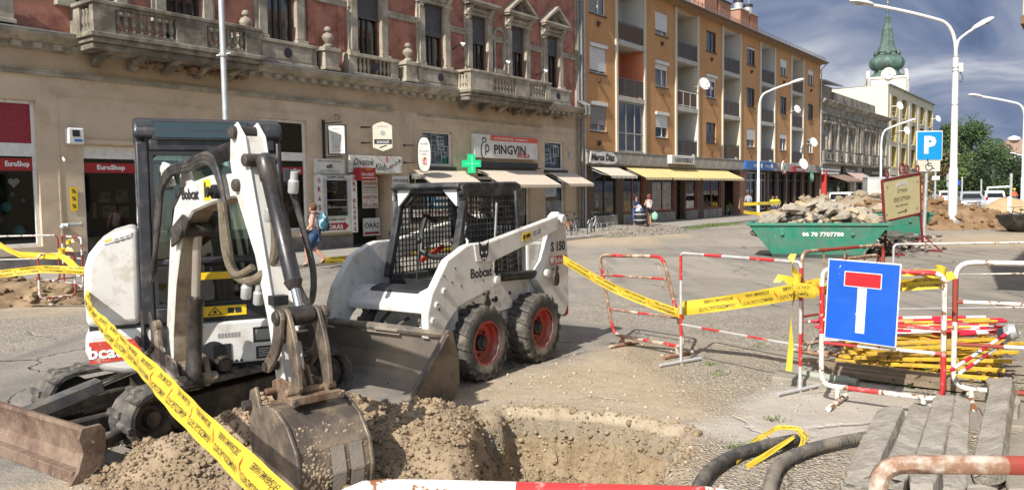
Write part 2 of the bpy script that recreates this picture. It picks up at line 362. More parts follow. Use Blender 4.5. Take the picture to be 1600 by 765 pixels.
    sand_c=mix(rng(noise(1.3,7,.65),.35,.68),(.37,.29,.20),(.455,.375,.27)); sand_c=mix(rng(noise(9,6,.7),.5,.75,0,.6),sand_c,(.21,.155,.10)); sand_c=mix(rng(noise(.9,5,.6,1.),.56,.70,0,.5),sand_c,(.45,.40,.32)); sand_c=mix(rng(noise(70,3),.62,.7,0,.5),sand_c,(.5,.45,.37)); sand_c=mix(rng(noise(26,5,.7),.55,.68,0,.35),sand_c,(.19,.145,.095))
    slab_c=mix(rng(noise(2,6,.65),.35,.68),(.39,.345,.29),(.48,.435,.37)); slab_c=mix(rng(noise(14,6,.7),.55,.75,0,.5),slab_c,(.23,.20,.165))
    col=mix(rng(attr('aggregate'),.3,.7,0,.85),asp,ag)
    col=mix(attr('gravel'),col,grv); col=mix(attr('slab'),col,slab_c)
    sfac=mth('MULTIPLY',attr('sand'),rng(mth('ADD',attr('sand'),mth('MULTIPLY',noise(3,6,.7),.8)),.55,.85)); col=mix(sfac,col,sand_c)
    # the cut face of the trench: soil, layered by height
    sz=N.new('ShaderNodeSeparateXYZ'); L.new(P,sz.inputs[0])
    soil=mix(rng(noise(4,7,.7),.35,.65),(.25,.18,.105),(.37,.285,.18)); soil=mix(rng(noise(12,6,.7),.52,.7,0,.7),soil,(.15,.105,.06))
    lay=mth('ADD',sz.outputs[2],mth('MULTIPLY',noise(1.6,4),.16))
    soil=mix(rng(lay,-.16,-.10,0,.7),soil,(.26,.22,.165)); soil=mix(rng(noise(33,5,.7),.52,.66,0,.6),soil,(.13,.095,.055))
    col=mix(rng(sz.outputs[2],-.075,-.035,1,0),col,soil)
    L.new(col,b.inputs['Base Color']); b.inputs['Roughness'].default_value=.92; b.inputs['Specular IOR Level'].default_value=.25
    h=mth('ADD',mth('MULTIPLY',noise(28,7,.7),.5),mth('MULTIPLY',noise(5,6,.65),.6)); h=mth('ADD',h,mth('MULTIPLY',mth('MULTIPLY',v1.outputs['Distance'],-.8),mth('MAXIMUM',attr('gravel'),mth('MULTIPLY',attr('aggregate'),.35)))); h=mth('SUBTRACT',h,mth('MULTIPLY',crack,.9))
    bn=N.new('ShaderNodeBump'); bn.inputs['Strength'].default_value=.9; bn.inputs['Distance'].default_value=.05; L.new(h,bn.inputs['Height']); L.new(bn.outputs[0],b.inputs['Normal'])
    return o
ground()
# pavement along the facades with a stone kerb
PAVE=M('pavement_asphalt',(.25,.235,.215),.9,var=.15,vs=1.2,dirt=((.33,.30,.25),.35,2.5,.12),bump=.3,bs=30,spec=.2)
KERB=M('kerb_stone',(.34,.32,.28),.85,var=.2,vs=2,bump=.4,bs=25,spec=.2)
fo=thing('pavement',None,None,N_*FACE,FROT); fo['kind']='structure'
MB().fb(-20,300,-.6,4.05,-.2,.10).build('pavement_slab',PAVE,fo,kind='structure')
kb=MB().fb(0,1.0,4.05,4.22,-.2,.115)
k0=kb.build('kerb_stone',KERB,fo,bevel=.012,kind='structure')
for i in range(1,60):
    k=k0.copy(); COL.objects.link(k); k.location=(i*1.008+random.uniform(-.003,.003),random.uniform(-.006,.006),random.uniform(-.008,.004))
# ================================================================ building kit
class Bld:
    def __init__(s,name,label,off=0.):
        s.t=thing(name,label,'building',N_*(FACE+off),FROT)
    def part(s,name,mb,mat,**k): return mb.build(name,mat,k.pop('parent',s.t),**k)
def wall_grid(mb,s0,s1,z0,z1,holes,off=0.,dep=.25,mi=0,mr=0,floor=True):
    ss=sorted({s0,s1}|{min(max(q,s0),s1) for h in holes for q in h[:2]}); zs=sorted({z0,z1}|{min(max(q,z0),z1) for h in holes for q in h[2:4]})
    for a,b in zip(ss,ss[1:]):
        for c,d in zip(zs,zs[1:]):
            m=((a+b)/2,(c+d)/2)
            if any(h[0]<m[0]<h[1] and h[2]<m[1]<h[3] for h in holes): continue
            mb.quad((a,-off,c),(b,-off,c),(b,-off,d),(a,-off,d),mi)
    for h in holes:
        a,b,c,d=h[:4]; e=h[4] if len(h)>4 else dep; y0,y1=-off,-off+e
        mb.quad((a,y0,c),(a,y0,d),(a,y1,d),(a,y1,c),mr); mb.quad((b,y0,d),(b,y0,c),(b,y1,c),(b,y1,d),mr)
        mb.quad((a,y0,d),(b,y0,d),(b,y1,d),(a,y1,d),mr); mb.quad((b,y0,c),(a,y0,c),(a,y1,c),(b,y1,c),mr)
    return mb
def frame_mb(s0,s1,z0,z1,off,t=.06,d=.06,mull=(),trans=()):
    mb=MB().fb(s0,s0+t,off-d,off,z0,z1).fb(s1-t,s1,off-d,off,z0,z1).fb(s0+t,s1-t,off-d,off,z0,z0+t).fb(s0+t,s1-t,off-d,off,z1-t,z1)
    for q in mull: mb.fb(q-t/2,q+t/2,off-d+.003,off-.003,z0+t,z1-t)
    for q in trans: mb.fb(s0+t,s1-t,off-d+.006,off-.006,q-t/2,q+t/2)
    return mb
CURT=M('net_curtain',(.50,.49,.46),.9,var=.35,vs=9)
CURT2=M('grey_curtain',(.20,.21,.22),.9,var=.5,vs=8)
SHUT=M('roller_shutter_grey',(.085,.082,.088),.6,var=.15,vs=4)
SHUTW=M('roller_shutter_white',(.60,.60,.58),.55,var=.08)
WINBR=M('dark_brown_joinery',(.055,.038,.028),.6,var=.3)
def slats(s0,s1,z0,z1,off,mat,par,n=None):
    n=n or max(3,int((z1-z0)/.075)); h=(z1-z0)/n; mb=MB()
    for i in range(n): mb.prism([(-off,z0+i*h),(-off-.014,z0+i*h+h*.25),(-off-.014,z0+i*h+h*.75),(-off,z0+i*h+h*.97),(-off+.01,z0+i*h+h*.97),(-off+.01,z0+i*h)],s0,s1,ax='x')
    return mb.build('roller_shutter',mat,par)
# ================================================================ the ornate building on the left
PLASTER=M('beige_plaster',(.58,.46,.33),.9,var=.08,vs=.7,dirt=((.33,.25,.17),.10,.9,.10),bump=.2,bs=18,streak=.14,spec=.2)
PLASTER2=M('ochre_frieze_plaster',(.47,.36,.245),.9,var=.10,vs=.7,dirt=((.34,.24,.14),.14,.8,.10),bump=.25,bs=18,streak=.15,spec=.2)
REDWALL=M('terracotta_render',(.44,.205,.145),.9,var=.10,vs=1.1,dirt=((.17,.06,.045),.22,1.3,.1),bump=.2,bs=20,streak=.3,spec=.2,spots=((.30,.27,.23),.73,3.5))
STONE=M('grey_beige_stucco',(.43,.38,.30),.9,var=.12,vs=1.3,dirt=((.17,.145,.11),.24,1.7,.12),bump=.3,bs=22,streak=.55,spec=.2)
OLDST=M('weathered_stucco',(.36,.32,.255),.92,var=.2,vs=1.8,dirt=((.11,.095,.075),.38,1.6,.12),bump=.4,bs=20,streak=.7,spec=.15)
SOCLE=M('grey_socle_render',(.23,.21,.19),.9,var=.2,vs=1.5,dirt=((.12,.11,.10),.3,2,.1),bump=.5,bs=25,spec=.2)
ZINC=M('zinc_flashing',(.38,.38,.38),.5,.4,var=.15)
def ornate():
    B=Bld('ornate_building','long two storey corner building with terracotta upper walls, stone balconies and beige shop fronts'); T=B.t
    S0,S1=-4.,34.4
    shops=[(-3.2,-.4,.75,4.35),(1.0,4.6,.75,4.35),(5.9,8.98,.75,4.35),(10.04,12.9,.30,3.30),(15.4,17.32,.78,4.37),(19.18,21.15,.10,2.66,.9),(22.1,24.6,.75,2.72),(22.88,24.66,3.02,4.38),(26.2,30.0,.12,2.95),(31.25,32.95,.45,2.85),(31.22,32.9,2.98,4.34)]
    mb=MB(); wall_grid(mb,S0,S1,.55,5.06,shops,0,.22)
    mb.fb(S0,S1,-9,-8.9,0,12.9); mb.box(S1-.02,S1,.0,9,0,12.9); mb.box(S0,S0+.02,0,9,0,12.9)
    B.part('wall',mb,PLASTER)
    mb=MB().fb(S0,S1,-.0,.012,5.02,5.62); B.part('frieze',mb,PLASTER2)
    mb=MB()
    cuts=sorted(((h[0],h[1]) for h in shops if h[2]<.55))
    a=S0
    for c,d in cuts+[(S1,S1)]:
        B.part('socle',MB().fb(a,c,-.2,.03,.0,.56),SOCLE); a=d
    for c,d,z,_ in [h[:4] for h in shops if h[2]<.55 and h[2]>.15]: B.part('socle',MB().fb(c,d,-.2,.02,0,z),SOCLE)
    B.part('string_course',MB().fb(S0,21.3,0,.07,4.98,5.08).fb(S0,21.3,0,.10,5.08,5.11).fb(22.6,31,0,.04,4.92,4.98),STONE)
    # raised plaster panel borders on the wall
    for s0,s1,z0,z1 in((9.45,13.9,.6,4.55),(14.9,17.75,.6,4.65),(22.4,33.7,.6,4.75)):
        mb=MB()
        for q in(s0,s1): mb.fb(q-.02,q+.02,0,.018,z0,z1)
        B.part('plaster_panel',mb.fb(s0+.02,s1-.02,0,.018,z1-.04,z1),PLASTER)
    B.part('door_hood',MB().fb(10.0,13.2,0,.09,3.34,3.45),PLASTER)
    # cornice
    pr=[(0,5.56),(-.10,5.60),(-.12,5.72),(-.30,5.76),(-.44,5.86),(-.50,5.90),(-.52,6.0),(-.05,6.06),(0.2,6.06),(.2,5.56)]
    B.part('cornice',MB().prism(pr,S0,S1,ax='x'),STONE)
    B.part('flashing',MB().prism([(-.54,5.985),(-.54,6.015),(-.02,6.085),(-.02,6.05)],S0,S1,ax='x'),ZINC)
    d0=MB().fb(0,.2,.10,.27,5.60,5.74).build('dentil',STONE,T)
    s=S0+.2
    while s<S1-.2:
        if s>d0.location.x and s>S0+.3:
            c=d0.copy(); COL.objects.link(c); c.location.x=s
        else: d0.location.x=s
        s+=.47
    # upper storey
    wins=[(-2.6,-1.5),(.9,2.0),(4.6,5.7),(9.95,11.05),(12.45,13.6),(15.8,16.92),(19.55,20.70),(23.0,24.15),(25.85,26.88),(28.58,29.64),(31.35,32.38)]
    holes=[(a,b,6.85 if i not in(3,4) else 6.1,9.28) for i,(a,b) in enumerate(wins)]
    mb=MB(); wall_grid(mb,S0,S1,6.0,12.4,holes,0,.20)
    B.part('upper_wall',mb,REDWALL)
    B.part('attic_cornice',MB().prism([(.1,12.2),(-.35,12.3),(-.6,12.55),(-.6,12.75),(.1,12.75)],S0,S1,ax='x').fb(S0,S1,0,.06,11.3,11.8),STONE)
    B.part('roof',MB().prism([(-.6,12.76),(9,12.76),(9,13),(4.5,15.5)],S0,S1,ax='x'),M('red_tile_roof',(.25,.09,.05),.85,var=.3,vs=4,bump=.5))
    # a dark interior behind all openings
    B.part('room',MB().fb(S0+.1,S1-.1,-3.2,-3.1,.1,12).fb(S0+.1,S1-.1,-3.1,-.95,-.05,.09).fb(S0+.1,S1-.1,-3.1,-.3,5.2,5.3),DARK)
    bands=[]
    for i,((a,b),h) in enumerate(zip(wins,holes)):
        z0,z1=h[2],h[3]; fm=B.part('window',frame_mb(a,b,z0,z1,-.10,.07,.07,[(a+b)/2-.12,(a+b)/2+.12],[]),WINBR)
        MB().quad((a,.15,z0),(b,.15,z0),(b,.15,z1),(a,.15,z1)).build('pane',PANE,fm)
        cz=MB()
        for q in range(26):
            u0=a+(b-a)*q/26;u1=a+(b-a)*(q+1)/26; y=[.24,.29]
            cz.quad((u0,y[q%2],z0),(u1,y[(q+1)%2],z0),(u1,y[(q+1)%2],z1),(u0,y[q%2],z1))
        if i%3!=2: cz.build('curtain',CURT2,fm)
        else: cz.build('curtain',CURT,fm)
        if i>=6: slats(a,b,z0+1.28+(.2 if i==10 else 0)-(.1 if i==7 else 0),z1,-.05,SHUT,fm)
        # surround
        for sgn,e in((-1,a),(1,b)):
            x0,x1=(e-.40,e) if sgn<0 else (e,e+.40); xi0,xi1=(x0+.10,x1) if sgn<0 else (x0,x1-.10)
            pm=MB().fb(x0,x1,0,.10,6.8,9.3).fb(xi0,xi1,0.10,.16,6.95,9.0).fb(x0-.03,x1+.03,0,.20,6.75,6.93).fb(x0-.02,x1+.02,0,.15,8.38,8.60)
            pm.fb(x0-.03,x1+.03,0,.20,9.18,9.32)
            B.part('pilaster',pm,STONE,bevel=.012)
            br=MB().prism([(0,8.98),(-.16,9.0),(-.2,9.1),(-.16,9.25),(-.3,9.42),(-.36,9.58),(0,9.58)],(x0+x1)/2-.11,(x0+x1)/2+.11,ax='x')
            B.part('console_bracket',br,STONE,bevel=.015)
        em=MB().fb(a-.42,b+.42,0,.14,9.3,9.60).fb(a-.5,b+.5,0,.40,9.60,9.68).fb(a-.55,b+.55,0,.46,9.68,9.78).fb(a-.05,b+.05,0.0,.19,9.24,9.30).fb(a-.05,b+.05,0.14,.2,9.38,9.5)
        B.part('entablature',em,STONE)
        if i>=9 or i in(1,3,5):
            c=(a+b)/2; w2=(b-a)/2+.55
            pm=MB()
            for sg in(-1,1):
                p=[(c+sg*w2,9.782),(c+sg*(w2-.12),9.782),(c,10.40),(c,10.56)]; pm.prism([(x,z) for x,z in p],-.46,-.0)
            pm.prism([(c-w2+.2,9.785),(c+w2-.2,9.785),(c,10.42)],-.10,0.0)
            B.part('pediment',pm,STONE)
            B.part('pediment_ornament',MB().ball((c,-.13,10.0),(.22,.07,.14)).ball((c-.32,-.12,9.92),(.13,.05,.06)).ball((c+.32,-.12,9.92),(.13,.05,.06)).ball((c,-.13,10.2),(.08,.05,.08)),OLDST,smooth=True)
        # parapet pedestal under the window
        if i in(5,7,10) or i<3:
            pm=MB().fb(a-.62,b+.62,.0,.34,6.08,6.68).fb(a-.68,b+.68,0,.40,6.68,6.78).fb(a-.40,b+.40,.34,.365,6.2,6.6).fb(a-.66,b+.66,.0,.37,6.06,6.14)
            pp=B.part('window_pedestal',pm,STONE,bevel=.01)
            MB().disc(((a+b)/2+.0,-.38,6.42),.15,(0,1,0),14,0,.04).build('round_vent',BLACK,pp)
        if i==6:
            pm=MB().fb(a-.62,b+.62,.0,.40,6.68,6.80).fb(a-.66,b+.66,0,.37,6.06,6.14).fb(a-.62,a-.25,0,.34,6.14,6.68).fb(b+.25,b+.62,0,.34,6.14,6.68).fb(a-.25,b+.25,0,.03,6.14,6.68)
            pp=B.part('window_balustrade',pm,STONE,bevel=.01)
            for q in range(9):
                if q==4: continue
                MB().lathe([(.06,0),(.06,.05),(.035,.08),(.07,.2),(.06,.3),(.035,.42),(.06,.5),(.06,.54)],(a-.2+(b-a+.4)*q/8,-.22,6.14),8).build('baluster',STONE,pp,smooth=True)
            MB().disc(((a+b)/2,-.35,6.42),.15,(0,1,0),14,0,.05).build('round_vent',BLACK,pp)
    for a,b in [(-1.1,.5),(2.4,4.2),(6.1,9.5),(14.0,15.4),(17.32,19.15),(21.1,22.6),(24.55,25.45),(27.28,28.18),(30.04,30.95),(32.78,34.3)]:
        bands.append(MB().fb(a,b,0,.07,8.36,8.60).fb(a,b,.07,.10,8.52,8.56))
    for q in bands: B.part('wall_band',q,STONE)
    B.part('corner_pilaster',MB().fb(33.95,34.38,.0,.09,6.0,8.36).fb(33.95,34.38,0,.09,8.6,12.2),STONE)
    # niche between the last windows
    pm=MB()
    for q in range(10):
        t0,t1=math.pi*q/10,math.pi*(q+1)/10; c=27.73
        pm.prism([(c+.30*math.cos(t0),8.6+.30*math.sin(t0)),(c+.40*math.cos(t0),8.6+.40*math.sin(t0)),(c+.40*math.cos(t1),8.6+.40*math.sin(t1)),(c+.30*math.cos(t1),8.6+.30*math.sin(t1))],-.13,0)
    pm.fb(27.33,27.43,0,.13,7.2,8.6).fb(28.03,28.13,0,.13,7.2,8.6).fb(27.3,28.16,0,.2,7.05,7.2)
    B.part('niche_surround',pm,STONE)
    B.part('corner_relief',MB().fb(17.45,17.7,0,.05,6.9,9.2).fb(18.75,19.0,0,.05,6.9,9.2),REDWALL)
    # finial posts
    for s in(18.05,21.85,14.9,8.1):
        pm=MB().fb(s-.30,s+.30,.12,.5,6.06,6.66).fb(s-.36,s+.36,.06,.56,6.66,6.78).fb(s-.24,s+.24,.16,.46,6.78,6.84).fb(s-.34,s+.34,.08,.54,6.06,6.16)
        f=B.part('finial_post',pm,STONE,bevel=.012)
        MB().lathe([(.17,6.84),(.17,6.9),(.09,6.94),(.12,7.0),(.19,7.10),(.20,7.17),(.15,7.26),(.07,7.29),(.06,7.32),(.11,7.36),(.12,7.42),(.08,7.49),(.0,7.51)],(s,-.31,0),14,0,caps=False).build('urn',STONE,f,smooth=True)
    # balconies
    def balcony(s0,s1,off,groups,side_n,broken):
        mat=OLDST if broken else STONE
        b=B.part('balcony',MB().fb(s0-.12,s1+.12,.5,off+.10,5.90,6.02).fb(s0-.05,s1+.05,.3,off+.02,5.78,5.90).fb(s0,s1,.1,off-.1,5.62,5.78),OLDST,bevel=.015)
        zb,zt=6.02,6.72
        MB().fb(s0-.06,s1+.06,off-.26,off+.04,zt,zt+.10).fb(s0-.06,s0+.22,.0,off-.26,zt,zt+.10).fb(s1-.22,s1+.06,.0,off-.26,zt,zt+.10).build('balcony_rail',mat,b,bevel=.015)
        edges=[s0]+[q for g in groups for q in g]+[s1]
        pm=MB()
        for k in range(0,len(edges),2): pm.fb(edges[k],edges[k+1],off-.2,off,zb,zt)
        for g in groups: pm.fb(g[0],g[1],off-.18,off-.02,zb,zb+.10).fb(g[0],g[1],off-.18,off-.02,zt-.08,zt)
        pm.fb(s0,s0+.18,.0,off*.42,zb,zt).fb(s0,s0+.18,off*.85,off-.2,zb,zt).fb(s0+.02,s0+.16,off*.42,off*.85,zb,zb+.1).fb(s1-.18,s1,.0,off-.2,zb,zt)
        pm.build('balcony_parapet',mat,b)
        prof=[(.075,0),(.075,.05),(.04,.08),(.085,.2),(.075,.28),(.04,.42),(.06,.48),(.06,.52)]
        p0=MB().lathe(prof,(0,0,0),8).build('baluster',mat,b,smooth=True); first=True
        pos=[]
        for g in groups:
            n=max(3,int((g[1]-g[0])/.2)); pos+=[(g[0]+(k+.5)*(g[1]-g[0])/n,-off+.10) for k in range(n)]
        pos+=[(s0+.09,-off*(.42+.43*(k+.5)/side_n)) for k in range(side_n)]
        for x,y in pos:
            q=p0 if first else p0.copy()
            if not first: COL.objects.link(q)
            first=False; q.location=(x,y,zb+.10)
        for q in np.linspace(s0+.5,s1-.5,5):
            MB().prism([(-.12,5.3),(-.2,5.32),(-.5,5.5),(-off+.2,5.60),(-off+.2,5.64),(-.12,5.64)],q-.12,q+.12,ax='x').build('balcony_console',OLDST,b,bevel=.02)
        return b
    balcony(9.9,14.75,1.2,[(10.45,12.1),(13.0,14.25)],3,True)
    balcony(24.65,30.3,1.0,[(26.1,27.65),(28.65,29.9)],3,False)
    # broken masonry under the left balcony
    mb=MB()
    for i in range(60):
        s=random.uniform(11.5,14.7); a=random.uniform(.02,.11); mb.obox((s,-random.uniform(.08,.5),random.uniform(5.42,5.62)),Vector((a,random.uniform(-.02,.02),.01)),Vector((0,a*.8,random.uniform(-.02,.02))),Vector((0,0,a*.45)))
    B.part('crumbling_brick',mb,M('broken_brick',(.22,.13,.08),.95,var=.4,vs=6),kind='stuff')
    mb=MB()
    for i in range(40):
        s=random.uniform(26.5,33); a=random.uniform(.02,.09); mb.obox((s,-random.uniform(.08,.4),random.uniform(5.42,5.6)),Vector((a,.01,.01)),Vector((0,a*.8,.01)),Vector((0,0,a*.45)))
    B.part('crumbling_brick',mb,_mats['broken_brick'],kind='stuff')
    # little floodlights
    for s,z in((24.75,7.7),(27.75,7.35),(30.6,7.3)):
        f=B.part('wall_lamp',MB().tube([(s,0,z),(s,-.4,z+.12)],.025,6),BLACK); MB().lathe([(.03,-.09),(.11,.06),(.10,.09)],(s+.08,-.46,z+.16),10,0,(.6,-.5,-.5)).build('lamp_head',STEEL,f,smooth=True)
    # drainpipes at the joint with the next house
    for s,o in((34.05,.12),(34.25,.2)):
        B.part('drainpipe',MB().tube([(s,-o,.15),(s,-o,5.5),(s,-o-.45,5.75),(s,-o-.45,6.15),(s,-o,6.4),(s,-o,12.6)],.055,8),M('old_drainpipe',(.22,.22,.21),.6,.3,var=.2),smooth=True)
    return B,shops
OB,SHOPS=ornate()
# ---------------------------------------------------------------- shop fronts of the ornate building
REDBAND=M('red_window_film',(.33,.02,.02),.45,var=.1)
REDCLOTH=M('red_window_panel',(.26,.025,.035),.7,var=.25,vs=14)
LETTER=M('white_print',(.8,.8,.78),.6,var=0)
TEALP=M('teal_paper',(.08,.33,.38),.7,var=.1)
SHELF=M('shop_goods',(.10,.085,.07),.8,var=.8,vs=6)
YELLOWP=M('yellow_sticker',(.80,.55,.02),.5,var=.05)
U=(1,0,0); V=(0,0,1)
def shopfit():
    B=OB; T=B.t
    def front(s0,s1,z0,z1,trans=None,mull=(),band=None,words=(),panel=None,off=-.12):
        f=B.part('shop_window',frame_mb(s0,s1,z0,z1,off,.085,.08,mull,[]),WHITE,bevel=.006)
        if trans: MB().fb(s0+.085,s1-.085,off-.07,off-.01,trans[0],trans[1]).build('transom',WHITE,f)
        MB().quad((s0,-off+.05,z0),(s1,-off+.05,z0),(s1,-off+.05,z1),(s0,-off+.05,z1)).build('pane',SHOPPANE,f)
        if panel: MB().fb(s0+.085,s1-.085,off-.03,off-.02,panel[0],panel[1]).build('window_panel',REDCLOTH,f)
        if band:
            MB().fb(s0+.085,s1-.085,off-.045,off-.035,band[0],band[1]).build('red_band',REDBAND,f)
            tm=MB()
            for c,h,wd in words: put_text(tm,'EuroShop',(c,-off+.03,(band[0]+band[1])/2),U,V,h,wd,.03)
            tm.build('lettering',LETTER,f)
        gm=MB(); random.seed(int(s0*10))
        for k in range(16):
            s=random.uniform(s0+.2,s1-.2); a=random.uniform(.05,.2); zz=z0+.1+random.choice([0,.0,.5,1.0,1.4])*(1 if z1-z0>1.5 else 0); y=-off+random.uniform(.35,.75)
            gm.box(s-a,s+a,y,y+.15,zz,zz+random.uniform(.1,.45))
        gm.build('window_display',SHELF,f,kind='stuff')
        return f
    f=front(5.9,8.98,.75,4.35,(2.98,3.30),[7.4],(2.63,2.93),[(8.55,.17,.55),(6.6,.17,.55)],(3.30,4.26))
    # paper lanterns behind the first window
    for s,z,r in((8.35,1.75,.13),(8.62,1.15,.15),(8.05,1.85,.08),(8.1,1.4,.10),(8.5,2.05,.05),(8.75,1.9,.05)):
        q=MB().lathe([(.02,-r),(r*.75,-r*.55),(r,0),(r*.75,r*.55),(.02,r)],(s,.42,z),12).build('paper_lantern',TEALP,smooth=True)
        tag(q,None,'paper lantern','paper lanterns hung in the shop window'); q['label']={.13:'large teal paper lantern with pale figures behind the red-panelled shop window',.15:'largest and lowest teal paper lantern behind the red-panelled shop window',.08:'teal lantern left of the others at mid height in the shop window',.10:'lower teal lantern at the left edge of the shop window',.05:'tiny teal bauble hanging '+('above the large lantern' if z>2 else 'right of the large lantern')+' in the shop window'}[r]
        q.matrix_world=T.matrix_basis
    q=MB(); hs=[(math.sin(t)**3*.13,(13*math.cos(t)-5*math.cos(2*t)-2*math.cos(3*t)-math.cos(4*t))/16*.13) for t in np.linspace(0,2*math.pi,24,endpoint=False)]
    q.prism([(8.55+a,2.35+b) for a,b in hs],.40,.43); q=q.build('heart_decoration',WHITE); tag(q,'white heart decoration hanging under the red shop band at far left','decoration'); q.matrix_world=T.matrix_basis
    front(1.0,4.6,.75,4.35,(2.98,3.30),[2.8],(2.63,2.93),[(2.0,.17,.55)],(3.30,4.26)); front(-3.2,-.4,.75,4.35)
    front(10.04,12.9,.30,3.30,(2.97,3.22),[11.55],(2.60,2.86),[(10.85,.17,.75)])
    front(15.4,17.32,.78,4.37,(3.06,3.33),[],(2.62,2.86),[(16.85,.15,.55)])
    front(22.1,24.6,.75,2.72,None,[23.3]); f=front(22.88,24.66,3.02,4.38)
    def squares(f,s0,s1,z0,z1,seed):
        random.seed(seed); m=MB()
        for k in range(13):
            a=random.uniform(.12,.24); s=random.uniform(s0+a,s1-a); z=random.uniform(z0+a,z1-a); y0=.150-k*.0012;t=.022
            for (x0,x1,c0,c1) in((s-a,s+a,z-a,z-a+t),(s-a,s+a,z+a-t,z+a),(s-a,s-a+t,z-a+t,z+a-t),(s+a-t,s+a,z-a+t,z+a-t)): m.quad((x0,y0,c0),(x1,y0,c0),(x1,y0,c1),(x0,y0,c1))
        m.build('square_pattern',M('pale_blue_film',(.42,.46,.48),.6,var=.1),f)
        MB().fb(s0,s1,-.24,-.2,z0,z1).build('blind',M('blue_grey_blind',(.13,.155,.175),.6,var=.1),f)
    squares(f,22.97,24.57,3.1,4.3,3)
    f=front(31.22,32.9,2.98,4.34); squares(f,31.3,32.82,3.06,4.26,4)
    f=front(31.25,32.95,.45,2.85); MB().fb(31.35,32.85,-.19,-.17,.5,1.5).fb(31.5,32.4,-.165,-.155,1.7,2.4).build('poster',M('pale_poster',(.45,.52,.60),.5,var=.5,vs=3),f)
    MB().fb(31.35,32.85,-.24,-.2,.5,2.8).build('poster',M('blue_poster',(.05,.13,.20),.5,var=.5,vs=2),f)
    f=front(26.2,30.0,.12,2.95,(2.5,2.62),[27.4,28.9]); MB().fb(28.95,29.85,-.19,-.17,.9,2.3).build('poster',M('pale_poster2',(.55,.56,.52),.5,var=.4,vs=7),f)
    B.part('window_sill',MB().fb(22.8,24.75,0,.10,2.86,2.98),BLACK); B.part('window_sill',MB().fb(31.15,33.0,0,.14,2.82,2.97),BLACK)
    B.part('awning_cassette',MB().fb(25.9,30.35,0,.22,3.02,3.24).fb(25.9,30.5,0,.3,2.98,3.02),BLACK,bevel=.01)
shopfit()
def scallop_awning(name,label,s0,s1,zb,zf,off0,off1,mat,bld_off=0.,valmat=None,group=None,drop=.15,frame=True,lift=0):
    t=thing(name,label,'awning',N_*(FACE+bld_off),FROT,group)
    nrm=.02
    MB().prism([(-off0,zb),(-off1,zf),(-off1,zf-nrm),(-off0,zb-nrm)],s0,s1,ax='x').build('canvas',mat,t)
    m=MB(); n=max(6,int((s1-s0)/.22)); W=(s1-s0)/n
    for i in range(n):
        a=s0+i*W; k=5
        for j in range(k):
            u0,u1=j/k,(j+1)/k; d0=drop*(.65+.35*math.sin(math.pi*u0)); d1=drop*(.65+.35*math.sin(math.pi*u1))
            m.quad((a+W*u0,-off1-.005,zf-d0),(a+W*u1,-off1-.005,zf-d1),(a+W*u1,-off1-.005,zf),(a+W*u0,-off1-.005,zf),i%2 if valmat else 0)
    m.build('valance',[mat,valmat] if valmat else mat,t)
    if frame:
        fr=MB().tube([(s0+.02,-off1+.02,zf-.03),(s1-.02,-off1+.02,zf-.03)],.02,6)
        for s in(s0+.1,s1-.1): fr.tube([(s,-off0,zb-.15),(s,-(off0+off1)/2,zb-.42+lift),(s,-off1+.03,zf-.04)],.018,6)
        fr.build('awning_arm',STEEL,t)
    return t
BEIGEAWN=M('beige_awning',(.56,.47,.37),.85,var=.05,vs=2)
scallop_awning('awning','wide beige awning with scalloped edge under the white pharmacy sign',26.0,30.3,2.98,2.25,.05,1.5,BEIGEAWN)
scallop_awning('awning','narrow beige awning beside the drainpipe at the end of the pharmacy',31.4,33.6,2.88,2.30,.05,1.25,BEIGEAWN)
scallop_awning('awning','beige awning directly left of the green cross',22.3,25.3,2.84,2.20,.05,1.2,BEIGEAWN)
